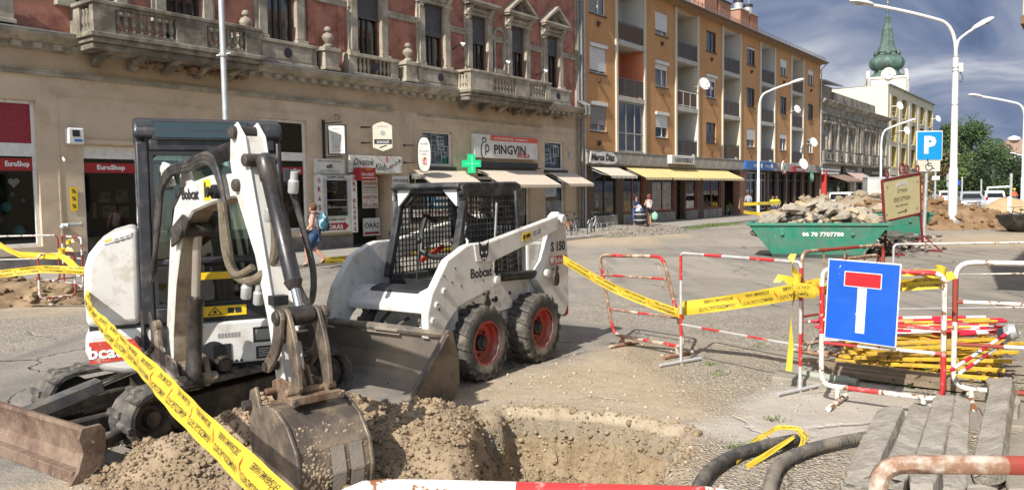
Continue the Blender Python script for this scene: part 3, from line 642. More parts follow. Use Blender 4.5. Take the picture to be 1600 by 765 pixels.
# ---------------------------------------------------------------- signs of the ornate building
BOARD=M('white_sign_board',(.66,.65,.61),.5,var=.05,dirt=((.45,.42,.36),.1,4,.12))
CREAMB=M('cream_sign_board',(.62,.58,.47),.5,var=.06)
BRED=M('dark_red_print',(.30,.015,.02),.5,var=.1)
def fsign(name,label,cat='sign',loc=None,group=None): return thing(name,label,cat,N_*FACE if loc is None else loc,FROT,group)
def signs():
    t=fsign('pharmacy_sign','long white pharmacy board with black PINGVIN lettering and red top strip')
    MB().fb(25.78,30.34,.02,.20,3.40,4.38).build('sign_board',BOARD,t,bevel=.01)
    MB().fb(26.85,30.34,.20,.206,4.14,4.37).build('red_strip',M('orange_red_print',(.62,.10,.05),.5,var=.03),t)
    tm=MB(); put_text(tm,'PINGVIN',(28.25,-.206,3.78),U,V,.40,2.3,.025,0); put_text(tm,'GYÓGYSZERTÁR - PHARMACY',(28.35,-.208,4.255),U,V,.10,2.5,.01,1); put_text(tm,'PATIKA',(29.2,-.21,3.55),U,V,.20,.95,.02,2,shear=.3)
    # the bird drawn with two strokes
    def stroke(pts,wd):
        for (x0,z0),(x1,z1) in zip(pts,pts[1:]):
            dx,dz=x1-x0,z1-z0;l=math.hypot(dx,dz); nx,nz_=-dz/l*wd,dx/l*wd
            tm.quad((x0-nx,-.207,z0-nz_),(x1-nx,-.207,z1-nz_),(x1+nx,-.207,z1+nz_),(x0+nx,-.207,z0+nz_),0)
    arc=lambda cx,cz,rx,rz,a0,a1,n=10:[(cx+rx*math.cos(R(a0+(a1-a0)*i/n)),cz+rz*math.sin(R(a0+(a1-a0)*i/n))) for i in range(n+1)]
    stroke(arc(26.42,4.13,.13,.10,-60,200),.03); stroke(arc(26.45,3.72,.24,.36,95,265),.03); stroke(arc(26.62,3.80,.12,.14,150,-150),.03); stroke([(26.5,3.5),(26.52,3.92)],.025)
    tm.build('lettering',[INK,LETTER,REDP],t)
    # shop name board over the doorway
    t=fsign('club_sign','long white board over the dark doorway with hand-drawn script and stair pictogram')
    MB().fb(19.0,21.55,.02,.16,2.70,3.30).build('sign_board',BOARD,t,bevel=.008)
    tm=MB(); put_text(tm,'Divatok',(19.65,-.166,3.08),U,V,.24,1.0,.01,0,shear=.4); put_text(tm,'Klub',(20.45,-.166,2.92),U,V,.24,.55,.01,0,shear=.4)
    for i in range(4): tm.box(20.72+i*.17,20.89+i*.17,-.168,-.162,2.83+i*.085,2.85+i*.085,0).box(20.87+i*.17,20.89+i*.17,-.168,-.162,2.85+i*.085,2.935+i*.085,0)
    tm.prism([(21.38,3.08),(21.5,3.16),(21.38,3.22)],-.168,-.162,0); put_text(tm,'AZ EMELETEN',(20.9,-.166,2.76),U,V,.035,.6,0,0); tm.box(20.75,20.80,-.168,-.162,3.1,3.25,1).ball((20.775,-.16,3.28),.03,8,5,1).box(20.95,20.99,-.168,-.162,2.85,3.0,1)
    tm.build('lettering',[M('green_black_print',(.02,.05,.045),.6,var=0),REDP],t)
    t=fsign('lit_sign_box','small red lightbox with white lettering fixed under the doorway board')
    MB().fb(19.12,19.85,.18,.55,2.42,2.86).build('sign_box',REDBAND,t,bevel=.01)
    tm=MB(); put_text(tm,'ÓRA-ÜZLET',(19.45,-.556,2.64),U,V,.11,.6,.015,0); put_text(tm,'TELEFON',(19.5,-.556,2.80),U,V,.05,.3,.01,1); tm.box(19.2,19.8,-.557,-.552,2.5,2.52,0)
    tm.build('lettering',[LETTER,YELLOWP],t)
    t=fsign('notice_board','white notice board with a black emblem above the watch shop showcase')
    MB().fb(17.52,18.82,.02,.10,2.64,3.15).build('sign_board',BOARD,t,bevel=.006)
    tm=MB(); put_text(tm,'BIZTONSÁG, BIZALOM',(18.15,-.106,3.07),U,V,.055,1.0,.008); put_text(tm,'eR',(18.15,-.106,2.90),U,V,.14,.3,.03); put_text(tm,'KULCSMÁSOLÁS',(18.15,-.106,2.76),U,V,.045,.85,.005); put_text(tm,'SZOMBATHELY, KÁRPÁT U. 5.',(18.15,-.106,2.69),U,V,.04,1.1,.005)
    tm.build('lettering',INK,t)
    # watch-shop showcase
    t=fsign('display_case','white framed watch shop showcase with red ÓRÁS arrow and ELEMCSERE lettering','display case')
    MB().fb(17.50,18.95,.02,.22,.66,2.60).build('case_body',BOARD,t,bevel=.01)
    MB().fb(17.84,18.74,.221,.225,1.22,2.42).build('case_back',M('dark_green_case',(.012,.022,.018),.3,var=.4),t)
    frame_mb(17.78,18.80,1.16,2.48,.28,.06,.06).build('frame',STEEL,t)
    MB().fb(17.86,18.72,.226,.27,1.50,1.52).fb(17.86,18.72,.226,.27,1.75,1.77).build('shelf',STEEL,t)
    MB().quad((17.84,-.262,1.2),(18.74,-.262,1.2),(18.74,-.262,2.44),(17.84,-.262,2.44)).build('pane',SHOPPANE,t)
    tm=MB()
    for k in range(5): put_text(tm,['GYORSSZERVIZ','javítás - szíjak','elemek, órák','hívás nélkül','azonnal'][k],(18.12,-.228,2.34-k*.07),U,V,.04,.45,.003,1)
    tm.lathe([(.05,0),(.05,.01)],(18.2,-.24,2.02),12,3,(0,-1,0)).box(17.9,18.0,-.25,-.235,1.53,1.6,1).box(18.1,18.2,-.25,-.235,1.53,1.57,1)
    put_text(tm,'ELEMCSERE',(18.3,-.226,2.54),U,V,.07,.75,.012,0); put_text(tm,'ELEMCSERE',(18.3,-.226,1.09),U,V,.07,.75,.012,0)
    tm.prism([(17.75,.74),(18.62,.74),(18.62,.70),(18.82,.86),(18.62,1.02),(18.62,.98),(17.75,.98)],-.228,-.222,2); put_text(tm,'ÓRÁS',(18.22,-.231,.86),U,V,.17,.65,.02,1)
    tm.build('lettering',[INK,LETTER,BRED,YELLOWP],t)
    t=fsign('vertical_sign','narrow white vertical board reading ÓRÁS left of the showcase')
    MB().fb(17.40,17.66,.23,.27,1.2,2.62).build('sign_board',BOARD,t,bevel=.005); tm=MB()
    for i,ch in enumerate('ÓRÁS'): put_text(tm,ch,(17.53,-.276,2.42-i*.30),U,V,.17,.13,.03)
    put_text(tm,'•',(17.53,-.276,1.26),U,V,.05); tm.build('lettering',BRED,t)
    t=fsign('vertical_sign','narrow white vertical board reading ÓRA ELADÁS beside the dark doorway')
    MB().fb(18.93,19.20,.23,.27,.62,2.62).build('sign_board',BOARD,t,bevel=.005); tm=MB()
    for i,ch in enumerate('ÓRA ELADÁS'):
        if ch!=' ': put_text(tm,ch,(19.065,-.276,2.50-i*.195),U,V,.14,.12,.03)
    tm.build('lettering',BRED,t)
    # posters in the doorway
    MB().fb(19.2,21.13,-.90,-.86,.1,2.66).build('door_leaf',M('dark_door',(.022,.02,.018),.6,var=.4),OB.t)
    def poster(label,s0,s1,z0,z1,off,lines,col=BOARD):
        t=fsign('poster',label,'poster'); MB().fb(s0,s1,off-.03,off,z0,z1).build('sign_board',col,t); tm=MB(); h=z1-z0;c=(s0+s1)/2
        for txt,zz,hh,ww,mi in lines:
            if txt=='#': tm.box(c-ww*(s1-s0)/2,c+ww*(s1-s0)/2,-off-.006,-off-.001,z0+h*zz-h*hh/2,z0+h*zz+h*hh/2,mi)
            else: put_text(tm,txt,(c,-off-.004,z0+h*zz),U,V,h*hh,ww*(s1-s0),.02,mi)
        tm.build('lettering',[INK,BRED,LETTER],t)
    poster('tall white poster in the dark doorway listing watch batteries and CD and DVD',20.2,20.98,1.43,2.58,-.55,[('ÓRACSAT',.92,.09,.8,1),('ÓRASZÍJ',.78,.11,.85,1),('#',.66,.025,.9,0),('ELEMEK, TÖLTŐK',.58,.04,.9,0),('#',.50,.012,.8,0),('KAZETTÁK',.36,.12,.9,1),('• • •',.24,.02,.5,1),('CD és DVD',.09,.12,.9,1)])
    poster('white ÓRÁS poster low in the dark doorway with a red bar',20.2,21.05,.41,1.06,-.55,[('ÓRÁS',.62,.36,.86,0),('#',.16,.13,.84,1)])
    poster('tall white poster beside the doorway with three black exclamation marks',21.16,22.02,.62,2.60,.04,[('NYUGDÍJ',.91,.09,.9,0),('•',.82,.02,.05,0),('DIÁK',.72,.10,.6,0),('KEDV.',.61,.04,.4,0),('ELEMCSERE',.54,.045,.85,0),('!!!',.38,.20,.55,0),('ELEMCSERE',.18,.05,.85,0),('ÓRAJAVÍTÁS',.07,.05,.85,0)])
    poster('white shop poster with red SZÍNHÁZI lettering seen through the loader cab mesh',22.2,24.5,1.0,1.32,.03,[('SZÍJAK ÓRÁK',.5,.6,.9,1)])
    poster('blue and white poster board seen through the loader cab mesh',23.3,24.55,1.36,2.35,.03,[('#',.85,.12,.8,2),('#',.62,.14,.9,2),('#',.40,.1,.7,2),('#',.15,.12,.8,2)],M('bright_blue_poster',(.03,.20,.36),.5,var=.2,vs=5))
    poster('white ELEMCSERE board over the window behind the loader',22.2,24.6,2.50,2.70,.05,[('ELEMCSERE',.5,.5,.5,0)])
    # projecting signs
    t=fsign('hanging_sign','black framed white price list sign hanging on an iron bracket')
    MB().fb(17.95,18.03,.0,.06,3.15,4.45).tube([(18,-.03,4.33),(18.02,-.9,4.33)],.02,6).tube([(18,-.03,3.2),(18.02,-.9,3.2)],.02,6).build('bracket',BLACK,t)
    cr=MB()
    for k in(-1,1): cr.tube([(18.06+.0*k,-.62+k*.02+k*.16*math.sin(a)*(1-a/9),4.42+.12*(1-math.cos(a))*(1-a/12)) for a in np.linspace(0,5,12)],.012,5)
    cr.build('scroll',BLACK,t)
    M_=lambda s,o,z:(s,-o,z)
    MB().obox((18.06,-.62,3.76),(.03,.02,0),(-.16,.28,0),(0,0,.50)).build('sign_box',BLACK,t,bevel=.006)
    uu=Vector((.5,-.866,0)); uu=Vector((.16,-.28,0)).normalized(); nn=Vector((uu.y,-uu.x,0))
    c=Vector((18.06,-.62,3.76))+nn*.045
    uq=-uu if (uu.cross(Vector(V))).dot(Vector((-.5,-1,0)))<0 else uu
    nn=uq.cross(Vector(V)); c=Vector((18.06,-.62,3.76))+nn*.040
    MB().obox(c,uq*.27,nn*.004,Vector((0,0,.46))).build('sign_face',BOARD,t)
    tm=MB(); put_text(tm,'KULCS',c+Vector((0,0,.36)),uq,V,.06,.25,.01,0,.008)
    for k in range(10): put_text(tm,['MÁSOLÁS','ZÁRAK','LAKATOK','ÉLEZÉS','BÉLYEGZŐ','GRAVÍROZÁS','ÓRASZÍJ','ELEMEK','TÁSKA','CIPŐ'][k],c+Vector((0,0,.24-k*.068)),uq,V,.04,.34,.01,0,.008)
    tm.build('lettering',INK,t)
    t=fsign('hanging_sign','white shield-shaped pub sign on black wall brackets')
    MB().tube([(19.7,0,4.3),(19.85,-.35,4.3)],.03,6).tube([(19.7,0,3.75),(19.85,-.35,3.75)],.03,6).build('bracket',BLACK,t)
    uq=Vector((.80,-.6,0)).normalized(); nn=uq.cross(Vector(V)); c=Vector((20.15,-.62,3.98))
    sh=[(-.34,-.42),(0,-.54),(.34,-.42),(.34,.36),(.2,.44),(0,.50),(-.2,.44),(-.34,.36)]
    m=MB(); n=len(sh)
    m.add([c+uq*x+Vector((0,0,z))+nn*.07 for x,z in sh]+[c+uq*x+Vector((0,0,z))-nn*.07 for x,z in sh],[tuple(range(n)),tuple(range(2*n-1,n-1,-1))]+[(i+n,(i+1)%n+n,(i+1)%n,i) for i in range(n)])
    m.build('sign_box',CREAMB,t,bevel=.012)
    tm=MB(); put_text(tm,'SÖRÖZŐ',c+nn*.072+Vector((0,0,-.20)),uq,V,.10,.44,.01,1,.004); tm.obox(c+nn*.072+Vector((0,0,-.20)),uq*.31,nn*.002,Vector((0,0,.085)),0)
    tm.lathe([(.09,0),(.09,.004)],c+nn*.072+Vector((0,0,.1)),12,2,nn).obox(c+nn*.074+Vector((0,0,-.37)),uq*.12+Vector((0,0,.04)),nn*.002,Vector((0,0,.02)),0); put_text(tm,'Kanizsai',c+nn*.072+Vector((0,0,.34)),uq,V,.06,.35,0,2,.004)
    tm.build('lettering',[INK,LETTER,M('grey_print',(.35,.34,.32),.6,var=0)],t)
    t=fsign('hanging_sign','white oval doctor sign with coat of arms in a black wrought frame')
    MB().tube([(21.85,0,3.75),(22.1,-.30,3.75)],.02,6).tube([(21.85,0,3.1),(22.1,-.30,3.1)],.02,6).lathe([(.05,0),(.05,.03)],(21.85,-.015,3.75),8,0,(0,1,0)).lathe([(.05,0),(.05,.03)],(21.85,-.015,3.1),8,0,(0,1,0)).build('bracket',BLACK,t)
    c=Vector((22.35,-.55,3.40)); ov=[(.24*math.copysign(abs(math.cos(a))**.75,math.cos(a)),.64*math.copysign(abs(math.sin(a))**.75,math.sin(a))) for a in np.linspace(0,2*math.pi,28,endpoint=False)]
    def plate(poly,d,mi_name,mat,lift=0):
        n=len(poly); m=MB(); m.add([c+uq*x+Vector((0,0,z))+nn*(d+lift) for x,z in poly]+[c+uq*x+Vector((0,0,z))-nn*d for x,z in poly],[tuple(range(n)),tuple(range(2*n-1,n-1,-1))]+[(i+n,(i+1)%n+n,(i+1)%n,i) for i in range(n)]); return m.build(mi_name,mat,t)
    plate([(x*1.12,z*1.05) for x,z in ov],.035,'frame',BLACK); plate(ov,.035,'sign_face',BOARD,.006)
    tm=MB(); put_text(tm,'ÜGYVÉDI',c+nn*.045+Vector((0,0,.40)),uq,V,.05,.28,0,2); put_text(tm,'Dr. Nováky',c+nn*.045+Vector((0,0,.12)),uq,V,.06,.32,0,2); put_text(tm,'Iroda',c+nn*.045+Vector((0,0,.02)),uq,V,.05,.16,0,2)
    cc=c+nn*.045+Vector((0,0,-.27))
    for k in range(4): tm.obox(cc+uq*(-.04)+Vector((0,0,.09-k*.055)),uq*.04,nn*.003,Vector((0,0,.0135)),0)
    tm.obox(cc+uq*.04,uq*.038,nn*.003,Vector((0,0,.12)),0); tm.obox(cc+uq*.04,uq*.012,nn*.004,Vector((0,0,.08)),1); tm.ball(cc+Vector((0,0,.15)),(.05,.05,.03),8,5,3)
    tm.build('coat_of_arms',[REDP,LETTER,INK,M('gold_print',(.45,.3,.05),.4,var=0)],t)
    t=fsign('green_cross','glowing green pharmacy cross on the wall beside the pharmacy board')
    gm=bpy.data.materials.new('green_led'); gm.use_nodes=True; gb=gm.node_tree.nodes['Principled BSDF']; gb.inputs['Base Color'].default_value=(.0,.32,.12,1); gb.inputs['Emission Color'].default_value=(.02,.8,.3,1); gb.inputs['Emission Strength'].default_value=.35
    c=Vector((25.2,-.5,3.12)); uq=Vector((.85,-.53,0)).normalized(); nn=uq.cross(Vector(V)); a,b=.14,.38
    cross=[(-a,-b),(a,-b),(a,-a),(b,-a),(b,a),(a,a),(a,b),(-a,b),(-a,a),(-b,a),(-b,-a),(-a,-a)]; n=12
    m=MB(); m.add([c+uq*x+Vector((0,0,z))+nn*.09 for x,z in cross]+[c+uq*x+Vector((0,0,z))-nn*.09 for x,z in cross],[(0,1,2,11),(11,2,5,8),(2,3,4,5),(8,9,10,11),(5,6,7,8)]+[(23,14,13,12),(20,17,14,23),(17,16,15,14),(23,22,21,20),(20,19,18,17)]+[(i+n,(i+1)%n+n,(i+1)%n,i) for i in range(n)])
    m.build('cross_body',gm,t); m=MB()
    for p,q in(((-.3,0),(.3,0)),((0,-.3),(0,.3))): m.bar(c+uq*p[0]+nn*.094+Vector((0,0,p[1])),c+uq*q[0]+nn*.094+Vector((0,0,q[1])),.02,.01,0)
    lm=bpy.data.materials.new('green_led_bright'); lm.use_nodes=True; gb=lm.node_tree.nodes['Principled BSDF']; gb.inputs['Base Color'].default_value=(.3,.8,.4,1); gb.inputs['Emission Color'].default_value=(.3,1,.5,1); gb.inputs['Emission Strength'].default_value=.6
    m.build('led_strip',lm,t); MB().bar((25.3,0,3.12),(25.22,-.45,3.12),.06,.06).build('bracket',BLACK,t)
    # small fittings on the wall
    t=fsign('vending_box','small white wall box with a dark display above the shop corner','wall box'); MB().fb(9.62,10.02,.0,.22,3.30,3.72).build('box_body',BOARD,t,bevel=.03); MB().fb(9.72,9.90,.22,.226,3.50,3.66).build('display',BLACK,t); MB().fb(9.76,9.96,.22,.224,3.37,3.44).build('label_print',M('blue_print',(.03,.15,.4),.5,var=0),t)
    t=fsign('sticker','yellow vertical sticker with black figures on the beige wall','sticker'); MB().fb(9.68,9.86,.02,.026,1.62,2.22).build('sticker_sheet',YELLOWP,t); tm=MB()
    for k in range(3): put_text(tm,'%',(9.77,-.026,1.74+k*.19),U,V,.11,.11,.02)
    tm.build('lettering',INK,t)
    t=fsign('pipe_stub','short pale conduit stub sticking out of the beige wall','pipe stub'); MB().tube([(9.55,0,3.0),(9.50,-.22,2.86)],.03,8).build('pipe',CREAMB,t)
    t=fsign('hose_outlet','grey twin water outlet low on the beige wall','wall outlet'); MB().tube([(9.45,-.02,1.25),(9.55,-.16,1.25)],.06,8).tube([(9.5,-.1,1.27),(9.85,-.12,1.27)],.045,8).ball((9.42,-.1,1.22),.07).ball((9.88,-.1,1.27),.06).build('valve',GALV,t,smooth=True)
    t=fsign('wall_speaker','small grey box on the wall end beside the drainpipe','wall box'); MB().fb(33.3,33.42,0,.14,3.55,3.85).build('box_body',GALV,t,bevel=.01)
signs()
# ================================================================ the ochre apartment block
OCHRE=M('ochre_render',(.52,.275,.12),.9,var=.07,vs=.6,dirt=((.39,.22,.10),.2,.9,.14),bump=.15,bs=12,spec=.2,streak=.2)
CREAM=M('cream_render',(.55,.50,.40),.9,var=.06,vs=1,spec=.2)
CREAMW=M('pale_render',(.56,.55,.52),.9,var=.06,vs=1,spec=.2)
SALMON=M('salmon_render',(.60,.22,.12),.9,var=.06,spec=.2)
CONC=M('raw_concrete',(.33,.315,.285),.9,var=.12,vs=1.5,dirt=((.17,.155,.14),.25,2,.12),streak=.5,bump=.2,spec=.2)
CONCL=M('pale_concrete',(.44,.42,.37),.9,var=.1,vs=2,streak=.4,spec=.2)
RAILB=M('brown_railing_panel',(.05,.035,.03),.6,var=.25,vs=8)
BRICKW=M('brown_brick',(.13,.085,.06),.9,var=.3,vs=9,bump=.3,bs=30)
BRICKR=M('red_chimney_brick',(.36,.17,.095),.9,var=.35,vs=7,bump=.4,bs=25)
def bricks(mb,x0,x1,y0,y1,z0,z1,bl=.25,bh=.075,j=.012):
    "brick skin standing 8 mm proud of a mortar core, on all four sides"
    mb.box(x0+.008,x1-.008,y0+.008,y1-.008,z0,z1,1); n=int((z1-z0)/(bh+j))
    for r in range(n):
        z=z0+r*(bh+j); o=(r%2)*.5*bl
        for (a0,a1,fx) in((x0,x1,True),(y0,y1,False)):
            a=a0-o
            while a<a1:
                p,q=max(a,a0),min(a+bl-j,a1)
                if q-p>.03:
                    if fx:
                        for y in((y0,y0+.02),(y1-.02,y1)): mb.box(p,q,y[0],y[1],z,z+bh)
                    else:
                        for x in((x0,x0+.02),(x1-.02,x1)): mb.box(x[0],x[1],p+.021,max(p+.03,q-.021),z,z+bh)
                a+=bl
MORTAR=M('mortar',(.30,.27,.23),.95,var=.15)
def apartment():
    B=Bld('apartment_block','four storey ochre apartment block with rows of recessed balconies'); T=B.t
    S0,S1=34.46,75.7; LP=7.33; FL=[4.08,7.06,10.02]
    lg=[(38.15+LP*i,41.2+LP*i) for i in range(5)]; wn=[(35.37+LP*i,37.0+LP*i) for i in range(6)]
    holes=[(a,b,3.98,12.84,1.35) for a,b in lg]+[(a,b,z,z+1.34) for a,b in wn for z in(5.02,7.98,10.97)]
    wd=[(a,b,z,z+1.34) for a,b in wn for z in(5.02,7.98,10.97)]
    mb=MB(); wall_grid(mb,S0,S1,3.98,13.06,[(a,b,3.98,12.84,.0) for a,b in lg]+[h+(.16,) for h in wd],0,.16)
    mb.box(S0,S0+.02,.0,11,0,13.0).box(S1-.02,S1,0,11,0,13.0).fb(S0,S1,-11,-10.9,0,13)
    B.part('wall',mb,OCHRE)
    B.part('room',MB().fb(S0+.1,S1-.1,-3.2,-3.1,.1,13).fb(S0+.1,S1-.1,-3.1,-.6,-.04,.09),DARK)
    cols=[CREAMW,CREAM,CREAM,CREAMW,CREAM]
    for i,(a,b) in enumerate(lg):
        lp=thing('loggia',None,None); lp.parent=T
        for k,z in enumerate(FL):
            zt=[6.8,9.78,12.84][k]
            mt=SALMON if (i,k)==(0,1) else (CREAMW if (i+k)%3==1 else cols[i])
            m=MB().quad((a,0,z),(a,0,zt),(a,1.35,zt),(a,1.35,z)).quad((b,0,zt),(b,0,z),(b,1.35,z),(b,1.35,zt)).quad((a,1.35,z),(a,1.35,zt),(b,1.35,zt),(b,1.35,z)).quad((a,0,zt),(b,0,zt),(b,1.35,zt),(a,1.35,zt))
            m.build('loggia_wall',mt,lp)
            m=MB().fb(a+.25,a+1.05,-1.352,-1.32,z+.02,z+2.1).fb(a+1.3,a+2.5,-1.352,-1.33,z+.9,z+2.1); m.build('balcony_door',WINBR if i%2 else WHITE,lp)
            if k==0: MB().fb(a-.0,b,-1.34,.05,z-.22,z).build('slab',CONCL,lp)
            else: MB().fb(a,b,-1.34,.08,z-.27,z).build('slab',CONCL,lp,bevel=.008)
            if (i,k)==(0,0):
                g=frame_mb(a+.02,b-.02,z,zt-.02,-.02,.07,.06,[a+1.05,a+2.05],[z+1.0]).build('glazed_screen',M('beige_joinery',(.33,.31,.27),.6,var=.1),lp); MB().quad((a,.05,z),(b,.05,z),(b,.05,zt),(a,.05,zt)).build('pane',glass('dark_glass',(.18,.2,.2),.12),g); continue
            rl=MB().fb(a,b,-.02,.02,z+.93,z+.98).fb(a,b,-.015,.015,z+.08,z+.12)
            for q in(a+.02,a+1.0,a+2.02,b-.02): rl.fb(q-.02,q+.02,-.017,.017,z,z+.93)
            r=rl.build('railing',M('steel_rail',(.10,.095,.09),.5,.3,var=.1) if (i,k)!=(1,1) else WHITE,lp)
            pm=MB()
            for q in range(3):
                w3=(b-a)/3; pm.fb(a+q*w3+.05,a+(q+1)*w3-.05,-.008,.008,z+.13,z+.9)
            pm.build('railing_panel',RAILB if (i+k)%4!=2 else M('reed_screen',(.10,.06,.035),.9,var=.5,vs=20),r)
        for s0,s1 in((a-.20,a),(b,b+.20)): MB().fb(s0,s1,.0,.10,3.98,12.95).build('loggia_frame',CREAM,lp,bevel=.01)
    # windows
    SILL=M('dark_sill',(.08,.055,.045),.7,var=.2)
    n=0
    for a,b in wn:
        for z in(5.02,7.98,10.97):
            dark=n in(6,8,10,11,13,16); f=frame_mb(a,b,z,z+1.34,-.06,.07,.06,[(a+b)/2+.12],[]).build('window',WINBR if dark else WHITE,T)
            MB().quad((a,.1,z),(b,.1,z),(b,.1,z+1.34),(a,.1,z+1.34)).build('pane',PANE,f)
            m=MB()
            for q in range(20):
                u0=a+(b-a)*q/20;u1=a+(b-a)*(q+1)/20; y=[.2,.235]; m.quad((u0,y[q%2],z),(u1,y[(q+1)%2],z),(u1,y[(q+1)%2],z+1.34),(u0,y[q%2],z+1.34))
            m.build('curtain',CURT if n%3 else CURT2,f)
            sh=[.75,.9,.0,.55,.25,.8,0,.2,.0,.6,.0,.15,.3,0,.5,.2,.0,.35][n]
            if sh: slats(a+.03,b-.03,z+1.34*(1-sh),z+1.3,-.03,SHUTW if not n==0 else M('roller_shutter_dim',(.22,.21,.2),.6,var=.1),f)
            if n in(0,1,3,4,7): MB().fb(a-.02,b+.02,-.02,.10,z+1.32,z+1.5).build('shutter_box',SHUTW,f,bevel=.01)
            MB().fb(a-.06,b+.06,-.02,.07,z-.06,z).build('sill',SILL,f); n+=1
        for z in(4.42,7.62,10.50):
            if z==4.42 and a>70: pass
            v=MB().prism([(0,z+.12),(-.14,z+.10),(-.16,z-.02),(-.03,z-.14),(0,z-.14)],a+.72,a+.88,ax='x').build('flue_vent',M('rusty_vent',(.09,.045,.025),.8,var=.3),T)
    # eaves, gutter and roof
    B.part('eaves',MB().fb(S0,S1,-.3,.62,13.06,13.16).prism([(0,12.98),(-.06,12.98),(-.12,13.06),(0,13.06)],S0,S1,ax='x'),M('eaves_board',(.27,.17,.09),.8,var=.15))
    g=MB(); g.tube([(S0,-.70,13.17),(S1+.05,-.70,13.17)],.075,8); B.part('gutter',g,M('brown_gutter',(.12,.085,.06),.5,.2,var=.15),smooth=True)
    TILE=M('dusty_roof_tile',(.26,.17,.12),.9,var=.25,vs=5,bump=.4,bs=15)
    rf=MB(); 
    for r in range(16):
        y0=-.70+r*.42; z0=13.20+r*.19; rf.prism([(y0,z0),(y0,z0+.035),(y0+.46,z0+.035+.19*1.05),(y0+.46,z0+.19)],S0,S1,ax='x')
    rf.prism([(-.6,13.1),(5.6,16.0),(11,13.1)],S0+.01,S1-.01,ax='x')
    r_=B.part('roof',rf,TILE)
    sg=MB()
    q=S0+.3
    while q<S1: sg.bar((q,-.45,13.3),(q,-.45,13.62),.03,.03).bar((q,-.45,13.62),(q,-.2,13.42),.02,.02); q+=.62
    sg.tube([(S0,-.45,13.50),(S1,-.45,13.50)],.014,5).tube([(S0,-.45,13.61),(S1,-.45,13.61)],.014,5); sg.build('snow_guard',M('snow_guard_metal',(.16,.15,.15),.5,.4,var=.1),r_)
    for s0,s1,zt,cap in((51.4,53.5,15.5,0),(53.9,56.0,15.15,1),(57.9,59.6,15.2,2),(59.9,61.5,15.2,2)):
        c=MB(); bricks(c,s0,s1,.7,1.7,13.0,zt-.1); c=c.build('chimney',[BRICKR,MORTAR],r_)
        MB().box(s0-.08,s1+.08,.62,1.78,zt-.1,zt).build('chimney_cap',CONCL if cap!=1 else BLACK,r_)
        if cap==2: MB().lathe([(.32,zt),(.32,zt+.55)],((s0+s1)/2,1.2,0),12).lathe([(.38,zt+.57),(.38,zt+.75)],((s0+s1)/2,1.2,0),12,1).build('chimney_pot',[GALV,BLACK],r_,smooth=True)
    B.part('aerial',MB().tube([(60.9,1.2,15.2),(60.95,1.2,17.2)],.03,5),GALV)
    # downpipes
    for s,o in((34.62,.14),(75.6,.12)): B.part('drainpipe',MB().tube([(s,-o,.12),(s,-o,12.6),(s,-.6,13.1)],.06,8),GALV,smooth=True)
    # fascia: ribbed concrete panels
    fp=thing('fascia',None,None); fp.parent=T
    p0=None; s=S0+.05; 
    while s<57.4:
        m=MB().fb(0,1.20,-.3,.30,3.31,3.96)
        for k in range(10): m.fb(.02+k*.119,.085+k*.119,.30,.325,3.33,3.95)
        if p0 is None: p0=m.build('fascia_panel',CONC,fp); p0.location.x=s
        else: c=p0.copy(); COL.objects.link(c); c.location.x=s
        s+=1.212
    MB().fb(S0,57.6,.24,.34,3.955,4.0).fb(S0,57.6,-.3,.26,3.26,3.305).build('fascia_trim',CONC,fp)
    while s<75.0:
        c=p0.copy(); COL.objects.link(c); c.location.x=s; s+=1.212
    # ground floor
    gl=[(35.68,38.05),(38.85,41.15),(42.28,45.2),(46.94,48.56),(49.66,52.55)]
    dr=[(45.55,46.75)]
    mb=MB(); solid=[]; prev=S0+.05
    REDJ=M('rust_red_joinery',(.30,.075,.04),.6,var=.1)
    for a,b in sorted(gl+dr):
        B.part('brick_pier',MB().fb(prev,a,-.35,-.02,.1,3.3),BRICKW); prev=b
    B.part('brick_pier',MB().fb(prev,53.25,-.35,-.02,.1,3.3),BRICKW)
    for i,(a,b) in enumerate(gl):
        MB().fb(a-.03,b+.03,-.3,.06,.08,.66).build('stone_plinth',CONC,T,bevel=.015)
        f=frame_mb(a,b,.70,2.9,-.08,.09,.08,[(a+b)/2] if i!=3 else [],[]).build('shop_window',REDJ if i else BLACK,T,bevel=.005)
        MB().quad((a,.12,.7),(b,.12,.7),(b,.12,2.9),(a,.12,2.9)).build('pane',SHOPPANE,f)
        gm=MB(); random.seed(i)
        for k in range(46):
            s=random.uniform(a+.1,b-.1); z=random.choice([.75,1.15,1.55,1.95]); wd_=random.uniform(.05,.14); gm.box(s-wd_,s+wd_,random.uniform(.35,.5),.6,z,z+random.uniform(.15,.34),random.randint(0,3))
        gm.fb(a+.1,b-.1,-.7,-.3,.70,.74,0).fb(a+.1,b-.1,-.7,-.33,1.11,1.14,0)
        gm.build('window_display',[SHELF,M('book_cover_pale',(.34,.32,.28),.6,var=.4,vs=8),M('book_cover_red',(.25,.05,.03),.6,var=.3),M('book_cover_tan',(.24,.16,.08),.6,var=.4)],f,kind='stuff')
    MB().fb(45.6,46.7,-.45,-.40,.1,2.7).build('shop_door',BLACK,T)
    # passage with a brick lattice pier
    m=MB(); bricks(m,56.0,57.2,-.02,.5,.1,3.25,.26,.11,.02); B.part('brick_pier',m,[BRICKR,MORTAR])
    m=MB().quad((53.25,.0,.1),(53.25,.0,3.3),(53.25,4,3.3),(53.25,4,.1)).quad((57.2,.5,.1),(57.2,.5,3.3),(57.2,4,3.3),(57.2,4,.1)).fb(53.2,57.2,-4.1,-4,.1,3.3); B.part('passage_wall',m,BRICKW)
    s=57.3
